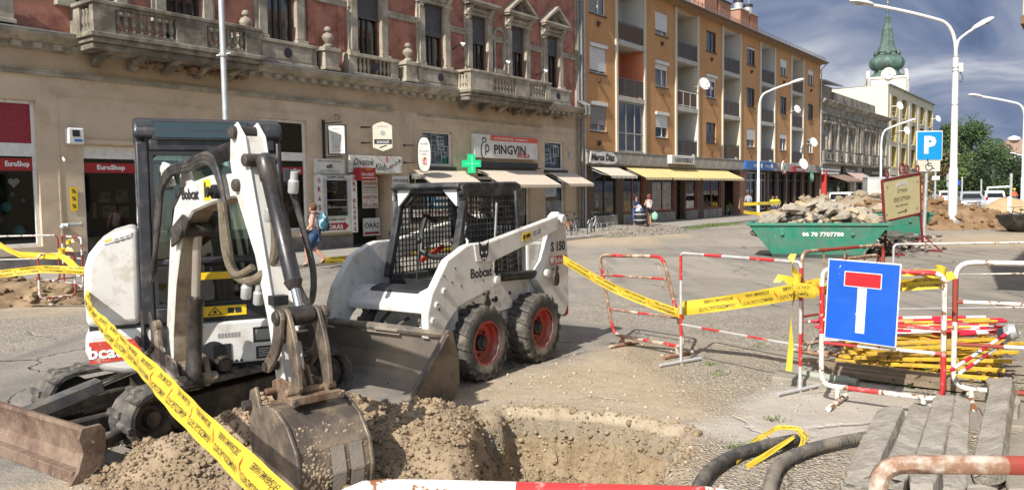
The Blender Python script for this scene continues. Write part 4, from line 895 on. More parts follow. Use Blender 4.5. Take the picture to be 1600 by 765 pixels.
    for i,e in enumerate((60.0,62.0,64.2,66.4,68.6,70.8,73.0,75.0)):
        f=frame_mb(s+.25,e-.25,.35,3.2,-.15,.09,.08,[(s+e)/2],[2.6]).build('shop_window',GALV if i<2 else BLACK,T); MB().quad((s+.2,.2,.3),(e-.2,.2,.3),(e-.2,.2,3.2),(s+.2,.2,3.2)).build('pane',SHOPPANE,f)
        if i<2: MB().fb(s+.3,e-.3,-.6,-.55,.3,3.1).build('white_blind',M('pale_blind',(.42,.43,.42),.7,var=.2),f)
        m=MB(); m.fb(e-.22,e+.22,-.35,.02,.1,3.3); B.part('brick_pier',m,BRICKW); s=e
    return B
APT=apartment()
YAWN=M('yellow_awning',(.68,.50,.21),.8,var=.04,vs=2); YAWN2=M('pale_yellow_stripe',(.70,.62,.42),.8,var=.04)
GAWN=M('grey_beige_awning',(.50,.44,.33),.85,var=.08,vs=2); GAWN2=M('cream_stripe',(.62,.58,.48),.85,var=.05)
GA=scallop_awning('awning','pale grey striped awning at the left end of the bookshop front',34.95,37.7,3.24,2.70,.1,1.45,GAWN,0,GAWN2)
m=MB()
for k in range(12):
    q=35.05+k*.225; m.prism([(-.1,3.247),(-1.45,2.707),(-1.45,2.703),(-.1,3.243)],q,q+.09,ax='x')
m.build('canvas_stripe',GAWN2,GA)
for i,(a,b) in enumerate(((38.66,41.85),(42.0,45.85),(46.0,49.3),(49.4,53.05))):
    scallop_awning('awning',['yellow awning beside the grey striped awning','yellow awning below the KÖNYVESBOLT sign','yellow awning third along the bookshop front','yellow awning at the passage end of the bookshop'][i],a,b,3.26,2.64,.1,1.45,YAWN,0,YAWN2,'yellow awnings over the bookshop')
def apt_signs():
    t=fsign('bookshop_sign','white KÖNYVESBOLT lightbox on the concrete fascia'); MB().fb(43.55,46.8,.33,.62,3.50,4.0).build('sign_box',BOARD,t,bevel=.02)
    tm=MB(); put_text(tm,'KÖNYVESBOLT',(45.3,-.626,3.75),U,V,.34,2.55,.03); put_text(tm,'É',(43.85,-.626,3.75),U,V,.28,.12,.0,1); tm.build('lettering',[M('grey_black_print',(.03,.035,.05),.6,var=0),REDP],t)
    t=fsign('antique_shop_sign','black shop lettering on a pale jagged board above the grey awning'); 
    MB().prism([(34.65,3.4),(34.9,3.33),(35.6,3.38),(36.4,3.33),(37.2,3.36),(37.5,3.5),(37.35,3.8),(37.0,3.93),(36.3,3.97),(35.5,3.9),(34.8,3.95)],-.38,-.34).build('sign_board',BOARD,t)
    tm=MB(); put_text(tm,'Maros Dísz',(36.0,-.384,3.66),U,V,.36,2.4,.05,0,shear=.15); tm.build('lettering',INK,t)
    t=fsign('bank_sign','blue shop sign with white lettering on the fascia behind the lamp post'); MB().fb(55.95,61.8,.33,.50,3.34,3.98).build('sign_box',M('blue_sign',(.02,.12,.38),.45,var=.08),t,bevel=.02)
    tm=MB(); put_text(tm,'Otthoni',(58.0,-.506,3.66),U,V,.26,1.2,.01); put_text(tm,'Otthoni',(60.4,-.506,3.66),U,V,.26,1.2,.01); tm.lathe([(.18,0),(.18,.004)],(59.1,-.502,3.66),12,0,(0,-1,0)).lathe([(.18,0),(.18,.004)],(61.4,-.502,3.66),12,0,(0,-1,0)); tm.build('lettering',LETTER,t)
    t=fsign('round_sign','round white and red sign with green centre on the fascia of the ochre block'); MB().lathe([(.0,-.05),(.55,-.05),(.55,.05),(0,.05)],(64.4,-.45,3.62),20,0,(0,-1,0),False).lathe([(.55,.052),(.44,.058),(.44,.05)],(64.4,-.45,3.62),20,1,(0,-1,0),False).lathe([(.2,.052),(.2,.06),(0,.06)],(64.4,-.45,3.62),14,2,(0,-1,0),False).build('sign_face',[BOARD,REDP,M('green_print',(.03,.25,.08),.5,var=0)],t)
    t=fsign('round_sign','small lit green round sign under the fascia near the red column'); MB().lathe([(.0,-.05),(.42,-.05),(.42,.05),(0,.05)],(71.4,-.6,2.9),16,0,(0,-1,0),False).lathe([(.25,.052),(.25,.06),(0,.06)],(71.4,-.6,2.9),14,1,(0,-1,0),False).build('sign_face',[_mats['green_print'],BOARD],t)
    t=fsign('shop_sign','dark red narrow sign on the fascia below the large dish'); MB().fb(66.6,69.6,.33,.5,3.3,3.75).build('sign_box',BRED,t); tm=MB(); put_text(tm,'CSEMEGE',(68.2,-.506,3.5),U,V,.2,2); tm.build('lettering',LETTER,t)
    # wall-mounted satellite dishes
    def dish(label,s,z,r,off=.7):
        t=fsign('satellite_dish',label,'satellite dish',None,'satellite dishes on the facade')
        pr=[(0,0),(r*.35,r*.02),(r*.7,r*.085),(r,r*.19),(r,r*.21),(r*.7,r*.11),(0,r*.03)]
        ax=Vector((-.45,-.85,.30)); MB().lathe(pr,(s,-off,z),22,0,ax,False).build('dish',M('dish_white',(.68,.67,.64),.5,var=.06),t,smooth=True)
        f=Vector((s,-off,z))+ax.normalized()*r*.9+Vector((0,0,-r*.2)); MB().tube([Vector((s,-off,z-r*.98)),f],.02,6).ball(f,.06).build('feed_arm',GALV,t); MB().tube([(s,-off+.02,z),(s+.1,-off+.25,z-.1),(s+.1,0,z-.1)],.03,6).build('bracket',GALV,t)
    dish('large white satellite dish beside the second window column',48.0,8.55,.40,.7)
    dish('white satellite dish at the end bay beside the cream balconies',67.0,8.4,.34,.6); dish('white satellite dish below the last window column of the ochre block',71.6,5.9,.42,.6); dish('lowest white satellite dish just above the shop fascia of the ochre block',68.1,3.95,.47,.8)
apt_signs()
# ================================================================ the grey stripped building, the yellow block, the tower
def grey_house():
    B=Bld('stripped_facade_house','low grey nineteenth-century house with bare brick showing through its old facade',0.); T=B.t
    GB=M('bare_grey_brick',(.17,.14,.112),.95,var=.3,vs=1.4,dirt=((.36,.33,.28),.3,.8,.1),bump=.6,bs=8,streak=.5,spec=.1); GS=M('old_grey_stucco',(.42,.385,.32),.95,var=.25,vs=1.2,dirt=((.18,.15,.12),.35,1.1,.1),bump=.5,bs=9,streak=.5,spec=.1)
    S0,S1=75.78,103.3
    wn=[(77.0,78.1),(79.2,80.3),(82.6,83.8),(85.9,87.1),(91.9,93.2),(95.0,96.2),(99.7,101.2)]
    mb=MB(); wall_grid(mb,S0,S1,4.2,9.7,[(a,b,5.55,7.85) for a,b in wn],0,.3); mb.box(S0,S0+.02,0,12,0,10).box(S1-.02,S1,0,12,0,10); mb.fb(S0,S1,-12,-11.9,0,10); B.part('wall',mb,GB)
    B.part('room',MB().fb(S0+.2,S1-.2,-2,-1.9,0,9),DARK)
    for a,b in wn:
        f=frame_mb(a,b,5.55,7.85,-.15,.1,.08,[(a+b)/2],[7.1]).build('window',M('pale_joinery',(.45,.43,.38),.7,var=.15),T); MB().quad((a,.2,5.55),(b,.2,5.55),(b,.2,7.85),(a,.2,7.85)).build('pane',PANE,f)
        MB().fb(a-.3,b+.3,0,.28,8.0,8.14).fb(a-.2,b+.2,0,.14,7.88,8.0).build('window_hood',GS,T)
    for s in(78.65,81.5,84.9,88.2,88.9,90.3,91.0,94.1,97.0,98.7,102.4): MB().fb(s-.22,s+.22,0,.2,5.5,8.3).fb(s-.28,s+.28,0,.26,8.3,8.6).build('pilaster',GS,T,bevel=.02)
    for s in(76.4,81.0,84.4,87.6,90.7,94,97.6,101.6): MB().fb(s-.28,s+.28,0,.3,4.4,5.35).build('balustrade_post',GS,T,bevel=.02)
    for a,b in((76.7,80.7),(81.3,84.1),(84.7,87.3),(87.9,90.4),(91,93.7),(94.3,97.3),(97.9,101.3)):
        p=MB().fb(a,b,0,.16,4.5,5.3).build('parapet_panel',GS,T); 
        for q in(np.linspace(a,b,4)[1:3] if b-a>3 else [(a+b)/2]): MB().disc((q,-.17,4.9),.25,(0,1,0),10,0,.04).build('round_vent',BLACK,p)
    B.part('cornice',MB().prism([(0,9.55),(-.15,9.6),(-.4,9.85),(-.5,9.95),(-.5,10.05),(.1,10.2)],S0,S1,ax='x').fb(S0,S1,0,.15,8.75,8.95),GS)
    B.part('lower_cornice',MB().fb(S0,S1,-.1,.5,4.18,4.36).fb(S0,S1,-.1,.3,4.05,4.18),GS)
    B.part('attic_wall',MB().fb(81.4,99,-1.2,-.4,10.1,11.2).fb(S0,81.4,-1.4,-.5,10,11.6),GB)
    B.part('roof',MB().prism([(.1,10.15),(12,10.15),(6,12.4)],S0+5,S1,ax='x').prism([(-.55,11.6),(-.55,11.7),(2,12.2),(2,12.1)],S0,81.4,ax='x'),ZINC)
    for s in(77.5,79.4,82.5): B.part('chimney',MB().fb(s-.4,s+.4,-2.4,-1.6,11,12.6).lathe([(.25,12.6),(.25,13.2)],(s,2.0,0),10),CONCL)
    mb=MB(); 
    for a,b in((76,77.2),(86.5,88.2),(92,93.5),(101.5,103.3)): mb.fb(a,b,-.4,0,0,4.1)
    mb.fb(S0,S1,-.4,0,3.4,4.1); B.part('ground_floor_wall',mb,M('dusty_plaster',(.38,.34,.28),.9,var=.15))
    for a,b in((77.2,86.5),(88.2,92),(93.5,101.5)): f=frame_mb(a,b,.3,3.4,-.2,.12,.1,list(np.linspace(a,b,5)[1:4]),[2.6]).build('shop_window',WINBR,T); MB().quad((a,.25,.3),(b,.25,.3),(b,.25,3.4),(a,.25,3.4)).build('pane',SHOPPANE,f)
    MB().fb(91.5,101.8,.03,.2,3.2,3.95).build('fascia_board',WINBR,T)
    tm=MB(); put_text(tm,'VENDÉGLŐ',(97,-.21,3.58),U,V,.4,4); tm.build('lettering',CREAMB,T)
    t=fsign('red_column','bright red square advertising column with white arms at the corner of the grey house','sign'); MB().fb(75.3,75.7,.3,.7,.1,3.5).build('column_body',M('bright_red',(.45,.03,.02),.5,var=.06),t,bevel=.02); MB().fb(74.5,80,.5,.62,3.2,3.4).fb(74.5,80.4,.5,.62,3.55,3.68).build('arm',BOARD,t)
    t=fsign('shop_sign','dark signboard over the awning of the grey house'); MB().fb(83,88.5,.03,.25,3.15,4.0).build('sign_box',WINBR,t); tm=MB(); put_text(tm,'Kávézó',(85.7,-.26,3.6),U,V,.45,3.4); tm.build('lettering',CREAMB,t)
    scallop_awning('awning','brown awning on the front of the grey house',76.5,83.5,3.3,2.55,.1,2.2,M('brown_awning',(.22,.15,.11),.85,var=.1))
    t=scallop_awning('awning','red and cream striped awning bulging beside the brown awning',83.8,90.5,3.6,2.6,.1,1.6,M('wine_awning',(.25,.045,.05),.85,var=.1)); m=MB()
    for k in range(7): m.prism([(-.1,3.61),(-1.6,2.61),(-1.6,2.605),(-.1,3.605)],84+k*.95,84.45+k*.95,ax='x')
    m.build('canvas_stripe',GAWN2,t)
grey_house()
def yellow_block():
    B=Bld('yellow_office_block','tall pale yellow block with deep yellow window recesses and a blank side wall'); T=B.t
    Y=M('pale_yellow_render',(.58,.52,.39),.9,var=.05,vs=.4,spec=.2,streak=.15); YD=M('deep_yellow_panel',(.40,.31,.11),.8,var=.1)
    S0,S1=103.4,134.2; cs=[(105.9,108.7),(111.7,114.5),(117.9,120.6),(123.8,126.6),(129.8,132.6)]; rows=[(1.0,3.4),(4.3,6.9),(7.4,10.05),(10.45,13.0)]
    mb=MB(); wall_grid(mb,S0,S1,0,14.0,[(a,b,c,d) for a,b in cs for c,d in rows],0,.6,0,1); mb.box(S0,S0+.02,0,30,0,14).box(S1-.02,S1,0,30,0,14); mb.quad((S0,0,14),(S1,0,14),(S1,30,14.4),(S0,30,14.4)); B.part('wall',mb,[Y,YD])
    B.part('roof_edge',MB().fb(S0,S1,-.2,.25,14.0,14.16),CONC)
    for a,b in cs:
        for c,d in rows:
            f=frame_mb(a+.3,b-.4,c+.5,d,-.5,.1,.08,[(a+b)/2],[]).build('window',WINBR,T); MB().quad((a,.56,c),(b,.56,c),(b,.56,d),(a,.56,d)).build('pane',glass('dark_glass',(.18,.2,.2),.12),f); MB().fb(a,b,-.55,-.48,c,c+.5).build('spandrel',YD,f); MB().fb(a+.1,b-.1,-.06,.06,c,c+.12).fb(a+.1,b-.1,-.02,.02,c+.6,c+.66).build('window_rail',Y,f)
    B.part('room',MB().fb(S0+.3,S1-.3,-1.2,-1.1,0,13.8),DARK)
    for s in(104.9,110.2,116.2,122.2,128.2,133.4): B.part('pilaster',MB().fb(s-.35,s+.35,0,.06,0,14),Y)
    for label,s,z in(('white dish high on the yellow block','105.2','11.6'),('white dish at the second column of the yellow block','109.5','8.9'),('white dish at the far top corner of the yellow block','131.8','11.8')):
        t=fsign('satellite_dish',label,'satellite dish',None,'satellite dishes on the facade'); MB().lathe([(0,0),(.35,.04),(.5,.1),(.5,.12),(0,.02)],(float(s),-.9,float(z)),16,0,(-.5,-.85,.3),False).tube([(float(s),-.9,float(z)),(float(s),0,float(z))],.05,5).build('dish',_mats['dish_white'],t,smooth=True)
yellow_block()
def tower():
    c=DP(1385,140,225.); Y=c.y; k=Y/FPX; zz=lambda y:DP(1385,y,Y).z
    t=thing('church_tower','green copper onion spire of a church rising over the yellow block','church',(c.x,c.y,0),R(-20))
    W=M('cream_tower_wall',(.66,.60,.46),.9,var=.05); CU=M('green_copper',(.085,.165,.13),.6,var=.3,vs=.35,dirt=((.05,.065,.055),.35,.5,.12),streak=.6,bump=.2,bs=3); a=4.7
    MB().box(-a,a,-a,a,0,zz(124)).build('shaft',W,t); 
    MB().box(-a-.3,a+.3,-a-.3,a+.3,zz(126),zz(123)).build('tower_cornice',WHITE,t)
    for r_ in range(4):
        M4=Matrix.Rotation(r_*math.pi/2,4,'Z'); g=MB()
        g.prism([(1.9*math.cos(q),zz(124)+.3+1.8*math.sin(q)*1.25) for q in np.linspace(0,math.pi,14)],-a-.5,-a+.3).xf(M4); g.build('clock_gable',W,t)
        g=MB().lathe([(0,.0),(1.15,0),(1.15,.1),(0,.1)],(0,-a-.5,zz(121)),20,0,(0,-1,0),False).box(-.06,.06,-a-.68,-a-.61,zz(121),zz(121)+.8,1).box(0,.6,-a-.68,-a-.61,zz(121)-.06,zz(121)+.06,1).xf(M4); g.build('clock_face',[WHITE,BLACK],t)
        g=MB()
        for sx in(-1,1): g.lathe([(.5,0),(.5,zz(126)-zz(150))],(sx*(a+.1),-a-.1,zz(150)),8)
        g.box(-1.2,1.2,-a-.06,-a+.01,zz(150),zz(132),0).xf(M4); g.build('corner_column',[WHITE],t,smooth=True)
    def rr(px): return px*k/2
    prof=[(rr(58),zz(123)),(rr(50),zz(119)),(rr(36),zz(114)),(rr(34),zz(111)),(rr(40),zz(109)),(rr(49),zz(104)),(rr(51),zz(99)),(rr(47),zz(93)),(rr(37),zz(88)),(rr(29),zz(86)),(rr(27),zz(83)),(rr(30),zz(82)),(rr(22),zz(74)),(rr(17),zz(62)),(rr(13),zz(48)),(rr(14),zz(46.5)),(rr(10),zz(42)),(rr(7),zz(30)),(rr(9),zz(27)),(rr(4),zz(25)),(rr(2.5),zz(20)),(rr(4),zz(19)),(rr(3),zz(17)),(rr(1.4),zz(12))]
    MB().lathe(prof,(0,0,0),8).build('spire',CU,t,smooth=True,ang=32)
    rb=MB()
    for q in range(8):
        an=2*math.pi*q/8; rb.tube([(r_*1.01*math.cos(an),r_*1.01*math.sin(an),z) for r_,z in prof[4:19]],.10,4)
    # the lathe's own orthogonal frame decides where its ridges lie; seams follow the same eight directions
    rb.build('seam',CU,t)
    for r_ in range(4): MB().lathe([(.9,0),(.9,.6),(.5,.9)],(0,-rr(28),zz(84)),10,0,(0,-1,.2)).xf(Matrix.Rotation(r_*math.pi/2,4,'Z')).build('dormer',BLACK if 0 else CU,t)
    MB().tube([(0,0,zz(18)),(0,0,zz(-12))],.12,6).ball((0,0,zz(5)),.35).bar((-.9,0,zz(-6)),(.9,0,zz(-6)),.2,.2).build('cross',M('old_gold',(.30,.28,.2),.5,.5,var=.1),t)
tower()
def far_right():
    c=DP(1590,240,240.); t=thing('distant_mansion','distant grey mansion with a red roof and white roof statue behind the trees','building',(c.x,c.y,0),R(-25)); z=lambda y:DP(1590,y+6,240).z
    MB().box(-5,22,-4,10,0,z(236)).build('wall',CONCL,t); MB().prism([(-6,z(236)),(23,z(236)),(20,z(213)),(-3,z(213))],-4.5,9,ax='y').build('roof',M('faded_red_roof',(.30,.20,.15),.9,var=.2),t)
    MB().lathe([(1.6,0),(1.8,.5),(1.2,1.0),(.0,1.4)],(-1.5,-4,z(214)),12).build('dome_cap',WHITE,t,smooth=True)
    MB().lathe([(1.2,0),(1.2,1.2),(.8,1.4)],(3.5,-4.6,z(232)),10).ball((3.5,-4.6,z(222)),(.9,.8,2.0)).ball((3.5,-4.6,z(216)),.7).build('roof_statue',WHITE,t,smooth=True)
far_right()
def corner_house():
    # the tall building along the right-hand pavement, only its bay reaches into the picture; its unseen body is added to cast shade on the pavement beside it
    p=Vector((3.75,4.05,0)); t=thing('corner_house','cream rendered corner house whose projecting bay shows at the top right','building',(p.x,p.y,0),FROT)
    W=M('peeling_cream_render',(.55,.47,.34),.9,var=.1,vs=1,spots=((.62,.60,.55),.62,2.2),spec=.2)
    mb=MB(); ws=[(2+4*i,3.4+4*i,z,z+2) for i in range(9) for z in(1.2,5.2,9.)]
    L_=40.; wall=MB(); wall_grid(wall,0,L_,0,13,ws,0,.25)
    for q in range(len(wall.v)): x,y,z=wall.v[q]; wall.v[q]=(x,-y,z)
    wall.f=[f[::-1] for f in wall.f]; wall.box(0,.02,-12,0,0,13).box(L_-.02,L_,-12,0,0,13).box(0,L_,-12,-11.9,0,13).box(.05,L_-.05,-12,-.3,12.9,13); wall.build('wall',W,t)
    MB().prism([(.5,13.02),(.5,13.1),(-6,15.5),(-12.5,13.1),(-12.5,13.02)],-.3,L_+.3,ax='x').build('roof',_mats['red_tile_roof'],t)
    for a,b,c,d in ws: f=MB().box(a,b,-.28,-.26,c,d).build('pane',PANE,t)
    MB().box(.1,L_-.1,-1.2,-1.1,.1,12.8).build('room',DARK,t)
    return t
CH=corner_house()
MB().box(7.0,8.1,0,1.55,4.1,8.5).build('bay',_mats['peeling_cream_render'],CH,bevel=.01)
MB().box(6.98,8.12,.0,1.57,4.0,4.1).build('bay_soffit',M('brown_soffit',(.16,.10,.06),.85,var=.2),CH)
# ================================================================ machines
MWHITE=M('machine_white',(.62,.60,.56),.42,var=.05,vs=1.5,dirt=((.36,.29,.21),.06,7,.07),spots=((.16,.10,.06),.715,19),coat=.15,streak=.25)
MGREY=M('machine_shade_white',(.62,.615,.59),.45,var=.05,dirt=((.30,.25,.19),.10,6,.1),spots=((.12,.08,.05),.70,15))
CABG=M('cab_dark_grey',(.022,.022,.027),.42,var=.25,vs=5,dirt=((.12,.105,.09),.02,7,.08),spots=((.45,.42,.38),.77,26))
DIRTY=M('dirty_dark_steel',(.04,.035,.031),.6,.25,var=.3,vs=6,dirt=((.15,.115,.08),.12,6,.10),bump=.25,bs=30)
RUSTY=M('rusty_blade',(.105,.06,.043),.75,.1,var=.35,vs=5,dirt=((.25,.18,.125),.28,4,.10),spots=((.36,.31,.27),.66,20),bump=.3,bs=30)
WORN=M('worn_bucket_steel',(.10,.08,.066),.55,.35,var=.35,vs=5,dirt=((.31,.24,.165),.20,3.2,.08),spots=((.10,.05,.03),.66,9),bump=.4,bs=22)
BSTEEL=M('loader_bucket_steel',(.25,.225,.195),.6,.25,var=.2,vs=3,dirt=((.36,.29,.21),.16,2.5,.12),spots=((.08,.06,.05),.66,12),bump=.3,bs=25)
RUB=M('track_rubber',(.05,.047,.044),.85,var=.25,vs=7,dirt=((.23,.195,.155),.16,5,.12),bump=.4,bs=35)
TYRE=M('dusty_tyre',(.05,.046,.042),.9,var=.25,vs=6,dirt=((.24,.21,.165),.18,5,.12),bump=.35,bs=30)
HOSE=M('black_hose',(.018,.018,.018),.5,var=.3,vs=9,dirt=((.1,.085,.07),.2,9,.1))
SLEEVE=M('brown_hose_sleeve',(.13,.105,.07),.9,var=.35,vs=9,bump=.5,bs=60)
CHROME=M('chrome_rod',(.6,.6,.6),.18,1.,var=.05)
CYL=M('black_cylinder',(.022,.021,.022),.38,.1,var=.3,vs=5,dirt=((.10,.08,.065),.12,7,.1),spots=((.16,.08,.05),.72,16))
RIMR=M('red_rim',(.42,.035,.02),.45,var=.15,dirt=((.22,.13,.08),.15,6,.1))
CABPANE=glass('cab_glass',(.60,.74,.68),.10)
DECR=M('red_decal',(.52,.06,.035),.45,var=.06,dirt=((.6,.58,.55),.10,9,.06))
GREYD=M('grey_decal',(.23,.23,.235),.5,var=.1)
EXAZ=155.; BOOMAZ=138.
def excavator():
    h=Vector((math.sin(R(EXAZ)),math.cos(R(EXAZ)),0))
    T=thing('mini_excavator','white mini excavator with dark grey cab and muddy bucket resting in the soil','excavator',(-2.76,7.2,0),math.atan2(h.y,h.x))
    UCR=Matrix.Rotation(R(90+145.2-360)-T.rotation_euler.z,4,'Z')   # the tracks stand turned against the house
    B=lambda mb,n,m,par=T,**k: mb.build(n,m,par,**k)
    # --- undercarriage
    def loop(x0,x1,r,n=9):
        p=[(x1+r*math.sin(a),r-r*math.cos(a)) for a in np.linspace(0,math.pi,n)]+[(x0-r*math.sin(a),r+r*math.cos(a)) for a in np.linspace(0,math.pi,n)]
        return p
    for y0,y1 in((.46,.76),(-.76,-.46)):
        x0,x1,r=-.80,.98,.225
        po=loop(x0,x1,r); pi=[(x1+(r-.035)*math.sin(a),r-(r-.035)*math.cos(a)) for a in np.linspace(0,math.pi,9)]+[(x0-(r-.035)*math.sin(a),r+(r-.035)*math.cos(a)) for a in np.linspace(0,math.pi,9)]
        m=MB(); n=len(po)
        for i in range(n):
            j=(i+1)%n
            for (a,b) in((po,pi),):
                m.add([(a[i][0],y0,a[i][1]),(a[j][0],y0,a[j][1]),(a[j][0],y1,a[j][1]),(a[i][0],y1,a[i][1]),(b[i][0],y0,b[i][1]),(b[j][0],y0,b[j][1]),(b[j][0],y1,b[j][1]),(b[i][0],y1,b[i][1])],[(0,1,2,3),(7,6,5,4),(0,4,5,1),(3,2,6,7)])
        tr=B(m.xf(UCR),'track',RUB,smooth=True)
        # lugs
        per=[];L=0
        for i in range(n):
            a=Vector((po[i][0],0,po[i][1]));b=Vector((po[(i+1)%n][0],0,po[(i+1)%n][1])); per.append((L,a,b)); L+=(b-a).length
        N_l=46; lug=None
        for k in range(N_l):
            q=L*k/N_l
            for (l0,a,b) in per:
                if l0<=q<l0+(b-a).length: break
            d=(b-a).normalized(); p=a+d*(q-l0); nr=Vector((d.z,0,-d.x))
            sgn=1 if k%2 else -1; yc=(y0+y1)/2+sgn*.072
            Mx=Matrix(((d.x,0,nr.x,p.x),(0,1,0,yc),(d.z,0,nr.z,p.z),(0,0,0,1)))
            if lug is None:
                lm=MB().add([(-.034,-.085,-.004),(.034,-.085,-.004),(.044,.085,-.004),(-.012,.085,-.004),(-.024,-.08,.022),(.022,-.08,.022),(.034,.08,.022),(-.004,.08,.022)],[(0,3,2,1),(4,5,6,7),(0,1,5,4),(1,2,6,5),(2,3,7,6),(3,0,4,7)])
                lug=lm.build('track_lug',RUB,tr); lo=lug
            else: lo=lug.copy(); COL.objects.link(lo)
            lo.matrix_local=UCR@Mx@Matrix.Rotation(math.pi if sgn<0 else 0,4,'Z')@Matrix.Rotation(R(12),4,'Z')
        s=1 if y0>0 else -1; yo=y1-.05 if s>0 else y0+.05; yi=(y0+y1)/2
        fm=MB().prism([(-.62,.10),(.80,.10),(.86,.2),(.80,.33),(-.60,.35),(-.7,.22)],yi-.09,yi+.09); B(fm.xf(UCR),'track_frame',DIRTY,tr,bevel=.01)
        B(MB().prism([(.45,.07),(.75,.07),(.83,.17),(.74,.30),(.45,.30),(.38,.18)],yo-.05*s-.012,yo-.05*s+.012).xf(UCR),'track_cover',DIRTY,tr,bevel=.004)
        B(MB().lathe([(.02,-.08),(.185,-.07),(.185,.07),(.14,.075),(.1,.03),(.07,.03),(.06,.09),(.0,.09)],(x1,yi,.225),20,0,(0,s,0)).xf(UCR),'idler_wheel',DIRTY,tr,smooth=True)
        B(MB().lathe([(.02,-.06),(.185,-.05),(.185,.05),(.15,.07),(.11,.06),(.10,.11),(.0,.11)],(x0,yi,.225),14,0,(0,s,0)).xf(UCR),'drive_sprocket',DIRTY,tr,smooth=True)
        for xx in(-.4,.05,.5): B(MB().lathe([(.03,-.09),(.075,-.09),(.075,.09),(.03,.1)],(xx,yi,.105),12,0,(0,1,0)).xf(UCR),'track_roller',DIRTY,tr,smooth=True)
    B(MB().box(-.5,.5,-.5,.5,.22,.42).lathe([(.42,.42),(.42,.56)],(0,0,0),24).xf(UCR),'undercarriage',DIRTY,bevel=.02)
    # --- dozer blade
    W=.95; fr=[]; 
    pr=[(1.60,.36),(1.56,.26),(1.555,.16),(1.60,.07),(1.68,.01),(1.71,.0),(1.72,.02),(1.66,.08),(1.615,.16),(1.615,.26),(1.645,.34),(1.64,.37)]
    bl=B(MB().prism(pr,-W,W).xf(UCR),'dozer_blade',RUSTY,smooth=True,ang=25)
    for s in(1,-1):
        sp=[(1.50,.33),(1.53,.37),(1.66,.37),(1.685,.30),(1.66,.2),(1.70,.08),(1.76,.0),(1.66,.0),(1.54,.08),(1.50,.2)]
        B(MB().prism(sp,s*W-.002 if s>0 else -W-.03,s*W+.03 if s>0 else -W+.002).xf(UCR),'blade_end_plate',RUSTY,bl,bevel=.004)
    B(MB().box(1.655,1.725,-W+.0,W,.002,.085).xf(UCR),'cutting_edge',RUSTY,bl,bevel=.005)
    for s in(1,-1): B(MB().bar((.55,s*.34,.20),(1.56,s*.36,.20),.10,.13).bar((.55,s*.34,.20),(1.56,s*.80,.14),.06,.08).xf(UCR),'blade_arm',DIRTY,bevel=.01)
    cy=B(MB().bar((.98,-.05,.40),(1.56,-.12,.26),.13,.11).xf(UCR),'blade_ram',M('grey_ram_cover',(.09,.09,.092),.5,.2,var=.2,dirt=((.2,.17,.13),.2,6,.1)),bevel=.012)
    B(MB().tube([(.35,0,.55),(1.0,-.05,.40)],.028,10).xf(UCR),'ram_rod',CHROME,cy,smooth=True)
    # --- house: deck, rear cover, hood
    def arc(r,a0,a1,n,cx=0,cy=0): return [(cx+r*math.cos(R(a)),cy+r*math.sin(R(a))) for a in np.linspace(a0,a1,n)]
    plan=[(.60,.60),(.60,-.44),(-.4,-.70)]+arc(1.05,222,140,12)+[(-.72,.60)]
    B(MB().prism(plan,.50,.86,ax='z'),'deck',MWHITE,bevel=.04,segs=2,smooth=True)
    sk=[(-.42,.86),(-.955,.86),(-.965,.70),(-.93,.60),(-.84,.53),(-.70,.495),(-.42,.49)]
    B(MB().prism(sk,-.75,.615,ax='x'),'counterweight',MWHITE,bevel=.05,segs=3,smooth=True)
    B(MB().prism([(.55,.45),(.55,-.5),(-.6,-.65),(-.8,.4)],.42,.50,ax='z'),'turntable',BLACK)
    hp=[(-.545,.885),(-.945,.885),(-.955,1.15),(-.945,1.36),(-.91,1.47),(-.84,1.56),(-.74,1.625),(-.62,1.66),(-.545,1.665)]
    B(MB().prism(hp,-.70,.61,ax='x'),'side_hood',MWHITE,bevel=.055,segs=3,smooth=True)
    B(MB().prism([(-.45,.89),(-.45,1.62),(-.72,1.52),(-.92,1.3),(-1.0,1.05),(-1.0,.89)],-.52,.55),'engine_hood',MWHITE,bevel=.08,segs=3,smooth=True)
    B(MB().box(.45,.612,-.548,-.525,.87,1.66),'hood_gap',BLACK)
    B(MB().box(-.6,.575,-.93,-.42,.858,.888),'hood_seam',BLACK)
    X=.617; Y1=(0,1,0)
    d=B(MB().prism([(-.935,.60),(-.50,.62),(-.52,.78),(-.935,.775)],X-.001,X+.002,ax='x'),'red_band_decal',DECR)
    tm=MB(); put_text(tm,'bcat',(X+.003,-.82,.69),Y1,V,.10,.24,.03,0); B(tm,'lettering',LETTER,d)
    B(MB().prism([(-.49,.80),(-.42,.80),(-.30,.66),(-.34,.62)],X-.001,X+.003,ax='x'),'stripe_decal',GREYD)
    B(MB().box(.555,.614,-.72,-.58,1.645,1.668),'hood_latch',BLACK) if 0 else None
    lb=B(MB().prism([(-.80,1.585),(-.60,1.645),(-.60,1.60),(-.80,1.54)],X-.004,X-.001,ax='x'),'warning_label',M('label_white',(.62,.62,.6),.5,var=.02))
    B(MB().prism([(-.79,1.575),(-.74,1.59),(-.74,1.575),(-.79,1.56)],X-.0008,X+.0002,ax='x'),'label_print',YELLOWP,lb)
    tm=MB()
    for i in range(3):
        for j in range(2): tm.prism([(-.72+i*.04,1.58+i*.012-j*.016),(-.69+i*.04,1.589+i*.012-j*.016),(-.69+i*.04,1.583+i*.012-j*.016),(-.72+i*.04,1.574+i*.012-j*.016)],X-.0008,X+.0002,ax='x')
    B(tm,'label_print',INK,lb,kind='stuff')
    for k in range(3): B(MB().box(X-.004,X+.004,-.60+k*.01,-.49+k*.01,.60-k*.022,.612-k*.022),'vent_slot',BLACK)
    # front apron under the cab
    ap=B(MB().box(.60,.66,-.10,.585,.505,.865),'front_apron',MGREY,bevel=.02,segs=2)
